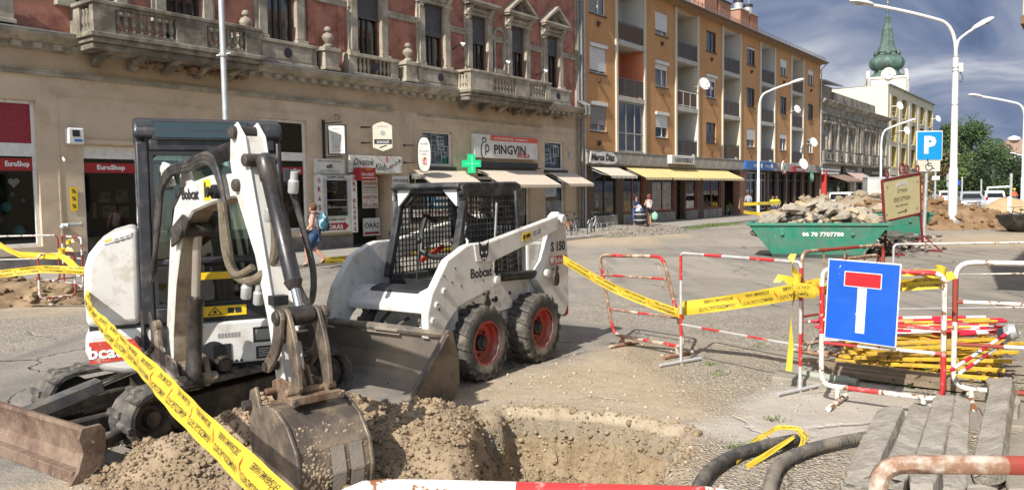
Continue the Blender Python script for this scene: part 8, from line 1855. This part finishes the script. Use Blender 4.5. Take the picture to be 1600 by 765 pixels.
a=G(1210,402,0); b=G(1345,404,0); e=(b-a).normalized(); c=(a+b)/2+Vector((-e.y,e.x,0))*.75
SK1=skip('green skip heaped with concrete rubble and painted with a telephone number',c,math.atan2(e.y,e.x),text='06 70 7707780'); 
c2=DP(1372,350,30); c2.z=0; SK2=skip('second green skip half hidden behind the maroon board stand',c2,math.atan2(e.y,e.x)+.15,3.4)
def load(sk,n,seed,hmax,lab,grp):
    rd=random.Random(seed); Mw=Matrix.Translation(sk.location)@Matrix.Rotation(sk.rotation_euler.z,4,'Z'); mb=MB()
    for k in range(420):
        x=rd.uniform(-1.65,1.65);y=rd.uniform(-.75,.75); h=.80+hmax*max(0,1-(x/1.9)**2-.5*(y/.9)**2)*rd.uniform(.55,1); rock(mb,Mw@Vector((x,y,h-.12)),rd.uniform(.05,.15),(1,1,.7),rd.choice([0,0,1,2]),rd)
    tag(mb.build('rubble_fill',[RUBB,RUBT,ASPH]),kind='stuff')
    for k in range(n):
        x=rd.uniform(-1.5,1.5);y=rd.uniform(-.7,.5); h=.86+hmax*max(0,1-(x/1.8)**2-.4*(y/.9)**2)*rd.uniform(.6,1); p=Mw@Vector((x,y,h)); m=MB()
        rot=Matrix.Rotation(rd.uniform(0,6.3),3,'Z')@Matrix.Rotation(rd.uniform(-.9,.9),3,'X')@Matrix.Rotation(rd.uniform(-.5,.5),3,'Y')
        slabrock(m,(0,0,0),rd.uniform(.3,.75),rd.uniform(.22,.5),rd.uniform(.09,.18),rot,0,rd); o=m.build('concrete_chunk',rd.choice([RUBB,RUBB,RUBT]),loc=p,bevel=.012); tag(o,lab,'rubble',grp)
load(SK1,54,3,.62,'broken concrete chunk heaped in the green skip with the telephone number','concrete chunks in the front skip'); load(SK2,16,4,.3,'broken concrete chunk lying in the second green skip','concrete chunks in the second skip')
rd=random.Random(9)
for k in range(26):
    px=rd.uniform(1455,1545); py=rd.uniform(326,346); p=G(px,py,.0); p.z=rd.uniform(.05,.3); m=MB(); slabrock(m,(0,0,0),rd.uniform(.4,1.1),rd.uniform(.3,.7),rd.uniform(.10,.2),Matrix.Rotation(rd.uniform(0,6.3),3,'Z')@Matrix.Rotation(rd.uniform(-.6,.6),3,'X'),0,rd); tag(m.build('concrete_chunk',[RUBB,RUBT][k%2],loc=p,bevel=.015),'broken concrete slab lying at the foot of the brown soil mound','rubble','broken slabs at the foot of the mound')
for k in range(30):
    px=rd.uniform(1345,1440); py=rd.uniform(362,392); p=G(px,py,.0); p.z=rd.uniform(.05,.45)*(1-abs(px-1390)/80); m=MB(); slabrock(m,(0,0,0),rd.uniform(.3,.9),rd.uniform(.25,.5),rd.uniform(.06,.14),Matrix.Rotation(rd.uniform(0,6.3),3,'Z')@Matrix.Rotation(rd.uniform(-.8,.8),3,'X'),0,rd); tag(m.build('asphalt_chunk',[ASPH,ASPH,RUBB][k%3],loc=p,bevel=.01),'dark broken asphalt piece lying behind the maroon board stand','rubble','asphalt pieces behind the maroon stand')
mb=MB()
for k in range(260): px=rd.gauss(1392,30); p=G(px,rd.uniform(366,394),rd.uniform(.0,.2)); rock(mb,p,rd.uniform(.03,.12),(1,1,.6),rd.choice([0,2,2]),rd)
mb.build('rubble_fill',[RUBB,RUBT,ASPH],kind='stuff')
# ================================================================ trees
LEAF=[M('leaf_%s'%n,c,.6,var=.35,vs=.6) for n,c in(('dark',(.016,.036,.008)),('mid',(.034,.066,.013)),('light',(.07,.105,.02)),('rust',(.10,.065,.025)))]
BARK=M('bark',(.10,.08,.06),.9,var=.3,vs=2,bump=.4)
def tree(label,c,h,rad,seed,n=5200,mix=(.35,.4,.25,0),base=.2,leaf=.42,group='trees at the end of the street'):
    rd=random.Random(seed); t=thing('street_tree',label,'tree',(c.x,c.y,0),0,group)
    MB().tube([(0,0,-.2),(.05,.02,h*.2),(.1,-.05,h*.45),(.05,0,h*.75)],[h*.03,h*.025,h*.018,h*.006],8).build('trunk',BARK,t,smooth=True)
    lb=MB(); cl=[]
    for k in range(21):
        a=rd.uniform(0,6.28); z=base+(.93-base)*rd.random(); prof=math.sin(math.pi*min(1,max(.12,(z-base+.18)/(1.05-base))))**.7; rr=rad*prof*rd.uniform(.3,.95); p=Vector((math.cos(a)*rr,math.sin(a)*rr,h*z)); cl.append((p,rad*rd.uniform(.28,.46),rd.random()))
        if k<14: lb.tube([(0.05,0,h*max(.18,z-.28)),p*.5+Vector((0,0,h*(z*.5-.08))),p],[h*.010,h*.006,h*.002],5)
    lb.build('limb',BARK,t)
    m=MB()
    for k in range(n):
        p,r,tone=rd.choice(cl); d=Vector((rd.gauss(0,1),rd.gauss(0,1),rd.gauss(0,.8))).normalized(); q=p+d*r*(rd.random()**.35)
        s=leaf*rd.uniform(.5,1.2); u_=Vector((rd.gauss(0,1),rd.gauss(0,1),rd.gauss(0,.6))).normalized(); v_=u_.orthogonal().normalized()
        mi=0 if tone<mix[0] else 1 if tone<mix[0]+mix[1] else 2 if tone<mix[0]+mix[1]+mix[2] else 3
        if rd.random()<.25: mi=min(3,max(0,mi+rd.choice([-1,1]))) if mi<3 and mi+1<3 else mi
        m.add([q-u_*s*.5,q+v_*s*.3,q+u_*s*.5,q-v_*s*.3],[(0,1,2,3)],mi)
    m.build('crown',LEAF,t); return t
def T_(px,Y): p=DP(px,290,Y); p.z=0; return p
tree('largest dark green tree, rising right of the tall lamp pole',T_(1513,105),DP(1513,186,105).z,5.0,1,7600,(.3,.45,.25,0))
tree('tall tree just left of the largest one behind the lamp pole',T_(1484,118),DP(1484,192,118).z,4.2,2,5600,(.35,.45,.2,0))
tree('rust-tinged small tree behind the parking sign',T_(1474,100),DP(1474,238,100).z,2.6,3,3000,(.2,.3,.15,.35))
tree('rounded dark tree right of the largest one',T_(1550,112),DP(1550,222,112).z,4.0,4,5600,(.4,.45,.15,0)); tree('dark tree at the right edge below the mansion roof',T_(1582,118),DP(1582,246,118).z,3.8,5,4600,(.5,.4,.1,0)); tree('dark tree cut off by the right edge of the view',T_(1608,115),DP(1608,250,115).z,3.6,6,4000,(.5,.4,.1,0)); tree('low dark tree filling in behind the largest one',T_(1530,135),DP(1530,235,135).z,5.5,7,5200,(.6,.35,.05,0))
tree('low bushy tree beyond the parked cars',T_(1565,140),DP(1565,258,140).z,6,8,4200,(.6,.35,.05,0),.05)
mb=MB(); rd=random.Random(77)
for k in range(5200):
    p=DP(rd.uniform(1462,1640),290,rd.uniform(126,150)); z=rd.uniform(.2,4.2)*(.75+.25*math.sin(p.x)); u_=Vector((rd.gauss(0,1),rd.gauss(0,1),rd.gauss(0,.6))).normalized(); v_=u_.orthogonal(); s=rd.uniform(.3,.6); q=Vector((p.x,p.y,z)); mb.add([q-u_*s,q+v_*s*.6,q+u_*s,q-v_*s*.6],[(0,1,2,3)],rd.choice([0,0,0,1]))
mb.build('hedge',LEAF[:2],kind='stuff')
# ================================================================ vehicles
def car(label,c,rot,L=4.2,W=1.75,H=1.45,mat=None,kind='car',front=True,group=None):
    t=thing('parked_car' if kind=='car' else 'van',label,kind,c,rot,group); w2=W/2
    if kind=='car': lo=[(-L/2,.35),(-L/2+.05,.75),(-L/2+.25,.85),(L/2-1.0,.92),(L/2-.1,.75),(L/2,.55),(L/2-.02,.3),(-L/2+.05,.28)]; hi=[(-L/2+.3,.84),(-L/2+.75,H-.03),(-.1,H),(.45,H-.05),(L/2-1.05,.90)]
    else: lo=[(-L/2,.35),(-L/2,1.05),(L/2-.8,1.05),(L/2-.05,.85),(L/2,.5),(L/2-.03,.3),(-L/2,.28)]; hi=[(-L/2,1.04),(-L/2+.05,H-.08),(-L/2+.25,H),(L/2-1.7,H),(L/2-.8,1.04)]
    def loft(po,inset,name,m,b):
        n=len(po); k=MB(); vs=[]
        for y,f in((-w2,inset),(-w2*.6,0),(w2*.6,0),(w2,inset)):
            for x,z in po: vs.append((x*(1-.02*(f>0)),y*(1-(f if z>1 else f*.2)),z-(.02 if f else 0)))
        fs=[tuple(range(n-1,-1,-1)),tuple(range(3*n,4*n))]
        for r_ in range(3):
            for i in range(n): fs.append((r_*n+i,r_*n+(i+1)%n,(r_+1)*n+(i+1)%n,(r_+1)*n+i))
        return k.add(vs,fs).build(name,m,t,bevel=b,segs=2,smooth=True)
    mat=mat or M('car_white',(.70,.70,.69),.25,var=.03,coat=.5); loft(lo,.05,'body',mat,.06); cb=loft(hi,.16,'cabin',mat,.05)
    G_=M('car_glass_dark',(.012,.014,.016),.06,var=.1); x0,z0=hi[-1];x1,z1=hi[-2]; g=MB().add([(x0+.012,-w2*.78,z0+.03),(x0+.012,w2*.78,z0+.03),(x1+.02,w2*.62,z1-.03),(x1+.02,-w2*.62,z1-.03)],[(0,1,2,3)]); g.build('windscreen',G_,cb)
    x0,z0=hi[0];x1,z1=hi[1]; MB().add([(x0-.012,w2*.74,z0+.06),(x0-.012,-w2*.74,z0+.06),(x1-.02,-w2*.66,z1-.06),(x1-.02,w2*.66,z1-.06)],[(0,1,2,3)]).build('rear_window',G_,cb)
    for s in(1,-1): MB().add([(hi[0][0]+.25,s*w2*.955,.98),(hi[-1][0]-.2,s*w2*.955,.98),(hi[-2][0]-.1,s*w2*.865,H-.12),(hi[1][0]+.1,s*w2*.865,H-.12)],[(0,1,2,3) if s<0 else (3,2,1,0)]).build('side_window',G_,cb)
    for x in(-L/2+.75,L/2-.8):
        for s in(1,-1): wh=MB().lathe([(.0,-.1),(.30,-.1),(.32,-.06),(.32,.06),(.30,.1),(0,.1)],(x,s*(w2-.1),.32),16,0,(0,s,0),False).build('wheel',RUB,t,smooth=True); MB().lathe([(.2,.102),(.18,.09),(0,.10)],(x,s*(w2-.1),.32),12,0,(0,s,0),False).build('rim',GALV,wh)
    for s in(1,-1): MB().ball((L/2-.12,s*w2*.72,.66),(.1,.2,.08),8,6).build('headlight',M('headlight_glass',(.5,.5,.5),.1,var=0),t,smooth=True); MB().box(-L/2-.012,-L/2+.03,s*w2*.78-.1,s*w2*.78+.1,.7,.95).build('tail_light',M('tail_light_red',(.3,.01,.01),.2,var=0),t); MB().ball((.75 if kind=='car' else L/2-1.0,s*(w2+.08),1.0),(.06,.09,.07),7,5).build('wing_mirror',mat,t,smooth=True)
    MB().box(L/2-.03,L/2+.015,-.26,.26,.42,.53).box(-L/2-.015,-L/2+.03,-.26,.26,.5,.61).build('number_plate',RETRO,t); MB().box(L/2-.06,L/2+.01,-.5,.5,.56,.66).build('grille',BLACK,t)
    return t
AW=math.pi/2-AL
p=DP(1324,300,60); car('white van seen from behind past the heaped skip',(p.x,p.y,0),AW,4.4,1.8,1.62,None,'van')
p=DP(1516,298,66); car('silver car facing the camera behind the brown soil mound',(p.x,p.y,0),AW+math.pi+.25,4.3,1.8,1.5,M('car_silver',(.42,.43,.44),.25,.4,var=.03,coat=.5)); p=DP(1552,298,72); car('small white car right of the silver one beyond the mound',(p.x,p.y,0),AW+.2,3.8,1.7,1.5)
p=DP(1476,296,95); car('pale car mostly hidden behind the lamp pole',(p.x,p.y,0),AW+.3,4.2,1.75,1.45)
c=DP(1383,300,58); t=thing('site_container','plain light grey site container behind the maroon board','container',(c.x,c.y,0),AW-1.2); MB().box(-1.35,1.35,-1.1,1.1,.15,2.62).build('container_body',M('container_grey',(.48,.48,.46),.6,var=.06,dirt=((.35,.33,.3),.1,1,.1)),t,bevel=.03); MB().box(-1.37,1.37,-1.12,1.12,2.55,2.66).build('roof_edge',STEEL,t)
for k in range(9): MB().box(-1.2+k*.29,-1.14+k*.29,-1.13,-1.1,.25,2.5).build('wall_rib',_mats['container_grey'],t)
c=DP(1662,300,42); t=thing('truck','white truck front cut off by the right edge of the view','truck',(c.x,c.y,0),AW+math.pi); MB().box(-1.2,.9,-1.1,1.1,.7,2.7).build('cab',_mats['car_white'],t,bevel=.08,segs=2); MB().box(.905,.92,-.95,.95,1.6,2.4).build('windscreen',_mats['car_glass_dark'],t); MB().box(.9,1.0,-1.1,1.1,.45,.8).build('bumper',BLACK,t); MB().box(-5,-1.3,-1.1,1.1,.9,2.2).build('load_bed',RIMR,t)
for x in(0,-3.6):
    for s in(1,-1): MB().lathe([(0,-.14),(.48,-.14),(.5,0),(.48,.14),(0,.14)],(x,s*.95,.5),16,0,(0,1,0),False).build('wheel',RUB,t,smooth=True)
# black bowl planter
b=G(1597,362,0); t=thing('planter_bowl','large black bowl planter at the right edge of the road','planter',b); MB().lathe([(.30,.0),(.45,.03),(.78,.30),(.95,.62),(.97,.70),(.90,.70),(.7,.4),(.2,.2)],(0,0,0),28).build('bowl',M('black_bowl',(.018,.018,.018),.45,var=.2,dirt=((.12,.10,.08),.15,3,.1)),t,smooth=True); MB().lathe([(.0,.58),(.86,.60)],(0,0,0),20,caps=False).build('soil_fill',SOILD,t)
# bicycles
def bike(label,c,rot,col,seat=BLACK,lean=.06):
    t=thing('bicycle',label,'bicycle',c,rot,'parked bicycles'); t.rotation_euler.x=lean; fm=M('bike_'+label.split()[0],col,.35,var=.05)
    for x in(-.52,.52):
        w_=MB().tube([(x+.335*math.cos(a),0,.345+.335*math.sin(a)) for a in np.linspace(0,2*math.pi,29)],.02,6,caps=False).build('wheel',BLACK,t,smooth=True); sp=MB()
        for k in range(14): a=k*2*math.pi/14; sp.bar((x,0,.345),(x+.32*math.cos(a),0,.345+.32*math.sin(a)),.004,.004)
        sp.tube([(x,-.05,.345),(x,.05,.345)],.02,6).build('spokes',GALV,w_); MB().tube([(x+.315*math.cos(a),0,.345+.315*math.sin(a)) for a in np.linspace(0,2*math.pi,29)],.011,5,caps=False).build('rim',GALV,w_)
        MB().tube([(x+.365*math.cos(a),0,.345+.365*math.sin(a)) for a in np.linspace(.3,2.6,12)],.016,5).build('mudguard',fm,t)
    bb=(-.08,0,.30); st=(-.22,0,.78); hd=(.34,0,.82); h2=(.37,0,.70)
    f=MB().tube([bb,st],.018,7).tube([bb,h2],.022,7).tube([(-.2,0,.72),hd],.018,7).tube([hd,(.52,0,.345)],.018,7)
    for s in(.04,-.04): f.tube([(bb[0],s*.5,.30),(-.52,s,.345)],.011,6).tube([(-.21,s*.4,.72),(-.52,s,.345)],.010,6)
    f.build('frame',fm,t,smooth=True); MB().ball((-.25,0,.90),(.14,.07,.035),10,6).tube([st,(-.245,0,.88)],.013,6).build('saddle',seat,t,smooth=True)
    MB().tube([(.34,0,.82),(.31,0,.98)],.013,6).tube([(.20,-.28,1.02),(.28,-.22,1.0),(.32,0,.98),(.28,.22,1.0),(.20,.28,1.02)],.012,6).build('handlebar',BLACK,t,smooth=True)
    MB().lathe([(.085,-.006),(.085,.006)],(bb[0],.05,.30),16,0,(0,1,0)).bar((bb[0],.06,.30),(bb[0]+.12,.06,.18),.012,.02).bar((bb[0],-.06,.30),(bb[0]-.12,-.06,.42),.012,.02).box(bb[0]+.08,bb[0]+.16,.06,.14,.17,.19).build('crank',BLACK,t); MB().box(-.7,-.3,-.06,.06,.73,.745).build('carrier',BLACK,t)
    return t
p=G(926,368,.0); bike('white city bicycle parked on the pavement under the drainpipe',(p.x,p.y,0.02),AW+.25,(.62,.62,.62)); p=G(880,370,0); bike('orange bicycle parked end-on behind the loader',(p.x,p.y,.02),AW+1.0,(.55,.14,.02)); p=FS(54.6,-.25,.1); bike('yellowish bicycle leaning in the dark passage',p,AW+.1,(.30,.27,.06)); p=DP(1588,333,33); bike('black bicycle standing behind the bowl planter',(p.x,p.y,.02),AW+.6,(.03,.03,.03)); p=G(893,366,0); bike('dark bicycle beside the orange one',(p.x,p.y,.02),AW+.9,(.08,.08,.09))
for k in range(4): p=FS(30.6+.55*k,2.7,.1); t=MB().tube([Vector((0,0,0)),Vector((0,0,.32)),N_*.35+Vector((0,0,.42)),N_*.45+Vector((0,0,.0))],.009,6).build('bicycle_rack',GALV,loc=p); tag(t,'low steel bicycle rack hoop under the white bicycle','bicycle rack','bicycle rack hoops')
# ================================================================ people
SKIN=M('skin_tanned',(.46,.24,.16),.55,var=.06); SKINP=M('skin_pale',(.55,.33,.25),.55,var=.06)
def skin_mesh(name,verts,edges,radii,mat,parent,sub=2,root=0):
    me=bpy.data.meshes.new(name); me.from_pydata(verts,edges,[]); me.materials.append(mat); o=bpy.data.objects.new(name,me); COL.objects.link(o); o.parent=parent
    o.modifiers.new('skin','SKIN'); 
    if not me.skin_vertices: me.skin_vertices.new()
    for i,r in enumerate(radii):
        d=me.skin_vertices[0].data[i]; d.radius=r if isinstance(r,(tuple,list)) else (r,r); d.use_root=(i==root)
    o.modifiers['skin'].use_smooth_shade=True; s=o.modifiers.new('smooth','SUBSURF'); s.levels=sub; s.render_levels=sub
    return o
def person(label,pos,az,H=1.65,pose=None,top=(.5,.5,.5),legs=(.05,.06,.1),shoe=(.02,.02,.02),hair=(.05,.03,.015),skin=None,sleeve=.0,leglen=1.,girth=1.,vest=None,group=None,longhair=False,helmet=None,skirt=False):
    """local frame: x to the person's right, y forwards, z up, lengths in units of H"""
    t=thing('person',label,'person',pos,-R(az),group); S=skin or SKIN; g=girth
    J=dict(pel=(0,0,.52),sp=(0,-.005,.60),ch=(0,-.005,.72),nk=(0,.0,.825),hb=(0,.008,.865),hc=(0,.012,.915),ht=(0,.005,.955),nose=(0,.062,.905),
      shl=(-.105,0,.795),ell=(-.135,-.02,.63),wrl=(-.135,.03,.50),hal=(-.135,.04,.46),shr=(.105,0,.795),elr=(.135,-.02,.63),wrr=(.135,.03,.50),har=(.135,.04,.46),
      hil=(-.055,0,.50),knl=(-.06,.01,.285),anl=(-.06,-.01,.05),tol=(-.062,.075,.018),hir=(.055,0,.50),knr=(.06,.01,.285),anr=(.06,-.01,.05),tor=(.062,.075,.018))
    J.update(pose or {}); K=list(J)
    rad=dict(pel=.068*g,sp=.066*g,ch=.075*g,nk=.030,hb=.036,hc=.056,ht=.040,nose=.008,shl=.036*g,ell=.024*g,wrl=.017,hal=.02,shr=.036*g,elr=.024*g,wrr=.017,har=.02,hil=.060*g,knl=.038*g,anl=.022,tol=.018,hir=.060*g,knr=.038*g,anr=.022,tor=.018)
    ed=[('pel','sp'),('sp','ch'),('ch','nk'),('nk','hb'),('hb','hc'),('hc','ht'),('hc','nose'),('ch','shl'),('shl','ell'),('ell','wrl'),('wrl','hal'),('ch','shr'),('shr','elr'),('elr','wrr'),('wrr','har'),('pel','hil'),('hil','knl'),('knl','anl'),('anl','tol'),('pel','hir'),('hir','knr'),('knr','anr'),('anr','tor')]
    V=[Vector(J[k])*H for k in K]; E=[(K.index(a),K.index(b)) for a,b in ed]; rr=[rad[k]*H for k in K]
    for hd_,wr,sx in(('hal','wrl',1),('har','wrr',-1)):     # five fingers on each hand
        p=Vector(J[hd_]);d=(p-Vector(J[wr])).normalized(); s=Vector((0,1,0)); s=(s-d*s.dot(d)).normalized()
        for k,(f,l) in enumerate(((-.55,.036),(-.2,.044),(.15,.046),(.5,.041))):
            q=p+s*(f*.018)+d*.014; V+= [q*H,(q+d*l+Vector((sx*.006,0,0)))*H]; n=len(V); E+= [(K.index(hd_),n-2),(n-2,n-1)]; rr+= [.0075*H,.0055*H]
        V.append((p+s*.03+d*.005)*H); E.append((K.index(hd_),len(V)-1)); rr.append(.007*H)
    skin_mesh('body',V,E,rr,S,t)
    def sub(name,keys,edges,scale,mat,extra=None,s=2):
        vs=[Vector((extra or {}).get(k,J[k]))*H for k in keys]; skin_mesh(name,vs,[(keys.index(a),keys.index(b)) for a,b in edges],[(rad[k]*scale[k] if isinstance(scale,dict) else rad[k]*scale)*H for k in keys],mat,t,s)
    lerp=lambda a,b,f:tuple(Vector(J[a]).lerp(Vector(J[b]),f))
    cm=lambda n,c,v=.15,dd=None:M(n+'_'+'_'.join('%d'%(x*100) for x in c),c,.85,var=v,vs=8)
    ks=['pel','sp','ch','nk0','shl','shr']; ee=[('pel','sp'),('sp','ch'),('ch','nk0'),('ch','shl'),('ch','shr')]; ex={'nk0':tuple(Vector(J['ch']).lerp(Vector(J['nk']),.75)),'pel':tuple(Vector(J['pel']).lerp(Vector(J['sp']),.25))}; J['nk0']=ex['nk0']; rad['nk0']=.040
    if sleeve:
        for s_ in 'lr':
            k='sv'+s_; J[k]=lerp('sh'+s_,'el'+s_,min(1,sleeve)); rad[k]=.029*g; ks.append(k); ee.append(('sh'+s_,k))
            if sleeve>1: k2='sw'+s_; J[k2]=lerp('el'+s_,'wr'+s_,.8); rad[k2]=.021; ks.append(k2); ee.append((k,k2))
    sub('shirt',ks,ee,1.12,cm('cloth',top),ex)
    if vest: sub('vest',['pel','sp','ch','nk0','shl','shr'],ee[:5],1.20,cm('vest',vest),ex)
    if legs:
        ks=['pel','hil','hir'];ee=[('pel','hil'),('pel','hir')]
        for s_ in 'lr':
            k='kl'+s_; f=min(1,leglen*2); J[k]=lerp('hi'+s_,'kn'+s_,f); rad[k]=rad['kn'+s_]*1.0+(.02*g if skirt else 0); ks.append(k); ee.append(('hi'+s_,k))
            if leglen>.5: k2='al'+s_; J[k2]=lerp('kn'+s_,'an'+s_,(leglen-.5)*2*.92); rad[k2]=.030*g; ks.append(k2); ee.append((k,k2))
        sub('trousers',ks,ee,1.13,cm('trouser',legs))
    for s_ in 'lr': J['t2']=J['to'+s_]; J['a2']=tuple(Vector(J['an'+s_])+Vector((0,-.012,-.030))); rad['t2']=.024; rad['a2']=.024; sub('shoe',['a2','t2'],[('a2','t2')],1.0,cm('shoe',shoe),None,1)
    hc=Vector(J['hc'])*H; hr=MB()
    hm=cm('hair',hair,.3); r=.066*H
    hr.ball(hc+Vector((0,-.014*H,.016*H)),(r*.97,r*1.0,r*.98),12,9)
    if longhair: hr.ball(hc+Vector((0,-.035*H,-.045*H)),(r*.75,r*.5,r*1.2),10,8)
    for v in range(len(hr.v)):
        x,y,z=hr.v[v]; k=1+.07*nz(x*40,y*40,z*40); c=hc+Vector((0,-.014*H,.016*H)); q=c+(Vector((x,y,z))-c)*k
        if q.y>hc.y+.030*H and q.z<hc.z+.035*H: q.y=hc.y+.030*H
        hr.v[v]=tuple(q)
    hr.build('hair',hm,t,smooth=True)
    # ears and eyes
    f=MB(); 
    for s in(-1,1): f.ball(hc+Vector((s*.052*H,.018*H,-.008*H)),(.006*H,.010*H,.016*H),6,5)
    f.build('ears',S,t,smooth=True); f=MB()
    for s in(-1,1): f.ball(hc+Vector((s*.020*H,.054*H,.008*H)),(.007*H,.004*H,.005*H),6,5)
    f.build('eyes',BLACK,t); f=MB().ball(hc+Vector((0,.052*H,-.026*H)),(.016*H,.005*H,.004*H),6,5); f.build('mouth',M('lips',(.35,.10,.09),.5,var=0),t)
    if helmet: MB().lathe([(.078*H,-.005),(.074*H,.0),(.068*H,.03*H),(.04*H,.062*H),(0,.07*H)],hc+Vector((0,0,.022*H)),14,caps=False).build('helmet',cm('helmet',helmet,.03),t,smooth=True)
    return t
def dpx(px,py,z=.1): return G(px,py,z)
walk=dict(hil=(-.05,.0,.5),knl=(-.05,.11,.30),anl=(-.05,.10,.055),tol=(-.05,.18,.02),hir=(.05,0,.5),knr=(.05,.02,.29),anr=(.05,-.14,.115),tor=(.05,-.085,.035),elr=(.13,-.09,.65),wrr=(.135,-.06,.53),har=(.135,-.05,.49),ell=(-.145,.00,.65),wrl=(-.15,.11,.56),hal=(-.15,.14,.525))
p=dpx(492,415)
W1=person('woman with short brown hair, blue knee trousers and a teal backpack walking on the pavement',p,268,1.63,walk,top=(.62,.50,.50),legs=(.035,.075,.17),shoe=(.02,.018,.02),hair=(.11,.05,.025),leglen=.58,girth=1.22)
bp=MB(); 
bpm=M('backpack_teal',(.02,.10,.16),.8,var=.4,vs=14,spots=((.35,.50,.50),.55,9)); 
t=thing('backpack','blue and teal patterned backpack on the walking woman','backpack',W1.location,W1.rotation_euler.z)
MB().ball((0.02,-.25,1.13),(.15,.13,.25),14,10).build('pack_body',bpm,t,smooth=True); MB().ball((0.02,-.35,1.02),(.115,.06,.13),12,8).build('front_pocket',M('backpack_dark',(.015,.03,.05),.8,var=.5,vs=14),t,smooth=True)
for s in(-1,1): MB().tube([(s*.11,-.16,1.33),(s*.13,-.02,1.38),(s*.13,.11,1.28),(s*.14,.10,1.1),(s*.14,-.10,.98)],.016,6).build('strap',_mats['backpack_dark'],t,smooth=True)
p=dpx(1014,352); W2=person('woman in white tank top and black shorts with red hair by the bookshop',p,-35,1.66,dict(elr=(.15,-.0,.63),wrr=(.16,.05,.50),har=(.16,.06,.465),ell=(-.14,.03,.64),wrl=(-.07,.13,.66),hal=(-.03,.15,.67)),top=(.66,.65,.66),legs=(.012,.012,.02),hair=(.20,.045,.03),leglen=.32,girth=1.15,longhair=True)
bg=p+Vector((.30,-.05,.0)); t=thing('shopping_bag','green and white plastic bag in the red-haired woman\'s hand','bag',(bg.x,bg.y,.1)); MB().ball((0,0,.48),(.17,.10,.22),12,8).build('bag_body',M('bag_green',(.25,.50,.36),.5,var=.3,vs=5),t,smooth=True); MB().tube([(-.06,0,.66),(0,0,.78),(.06,0,.66)],.008,5).build('handle',_mats['bag_green'],t)
p=dpx(994,354); W3=person('dark-haired woman wrapped in blue and white cloth beside the red-haired one',p,150,1.6,dict(elr=(.13,.05,.63),wrr=(.06,.13,.64),har=(.03,.14,.65)),top=(.02,.03,.07),legs=(.07,.12,.32),hair=(.02,.015,.015),leglen=.9,girth=1.1,sleeve=1.0,skirt=True)
t=thing('cloth_bundle','white and blue patterned cloth bundle carried by the dark-haired woman','cloth',(p.x,p.y,.1),0.3); MB().ball((.08,-.16,.72),(.20,.13,.42),14,10).build('cloth_folds',M('white_blue_cloth',(.55,.57,.62),.85,var=.1,spots=((.03,.08,.30),.53,6)),t,smooth=True)
p=dpx(1584,324,0); person('road worker in orange vest, blue trousers and yellow helmet',p,165,1.66,dict(elr=(.16,.03,.64),wrr=(.12,.14,.64),har=(.09,.17,.65),ell=(-.16,.03,.64),wrl=(-.12,.14,.62),hal=(-.09,.17,.63)),top=(.62,.10,.02),vest=(.75,.12,.02),legs=(.04,.09,.25),helmet=(.7,.55,.03),sleeve=1.,girth=1.1)
sit=dict(knl=(-.07,.22,.46),anl=(-.07,.2,.24),tol=(-.07,.28,.21),knr=(.07,.22,.46),anr=(.07,.2,.24),tor=(.07,.28,.21),wrl=(-.1,.14,.52),hal=(-.09,.17,.51),wrr=(.1,.14,.52),har=(.09,.17,.51))
HV=(.55,.70,.04)
for i,(px,s,o,az,tp,vs,lb,ps,hh) in enumerate((
  (1221,63.4,2.2,200,(.50,.50,.22),HV,'seated worker in a pale yellow vest, leftmost of the seated group behind the skip',sit,None),
  (1240,65.6,1.6,170,HV,HV,'seated worker in a bright yellow vest in the middle of the group behind the skip',sit,None),
  (1252,67.4,1.5,210,HV,HV,'seated worker in a bright yellow vest, rightmost of the group behind the skip',sit,None),
  (1195,60.4,1.2,190,HV,HV,'worker in a yellow-green vest in front of the blue-signed shop',sit,None),
  (1184,58.9,1.4,160,HV,HV,'worker in a yellow-green vest bending beside the lamp post',sit,None))):
    c=FS(s,o,0.1-.28); person(lb,c,az,1.62,ps,tp,(.04,.05,.08),vest=vs,group='road workers resting by the shops',sleeve=.5)
    q=FS(s,o-.05,.1); b_=thing('bench','low timber bench under the '+['leftmost','middle','rightmost','blue-shop','lamp post'][i]+' seated worker','bench',q); MB().box(-.3,.3,-.2,.2,.40,.45).build('seat',BRICKW,b_); MB().box(-.28,-.22,-.18,.18,0,.4).build('leg',BRICKW,b_); MB().box(.22,.28,-.18,.18,0,.4).build('leg',BRICKW,b_)
person('man in a white shirt standing among the seated workers',FS(64.6,1.9,-.1),150,1.66,None,(.62,.62,.64),(.03,.03,.04),sleeve=.6); person('man in a white shirt standing by the red column',FS(70.4,2.2,-.05),200,1.68,None,(.64,.62,.6),(.05,.04,.04),sleeve=.6); person('woman in a white top with bare arms near the white van',FS(73.6,3.4,-.1),230,1.62,dict(ell=(-.2,.05,.66),wrl=(-.27,.12,.60),hal=(-.3,.14,.58)),(.60,.55,.52),(.05,.05,.08)); person('pedestrian in a grey-blue top in front of the blue-signed shop',FS(56.9,.3,.1),0,1.66,None,(.30,.36,.45),(.03,.04,.06),sleeve=1.2)
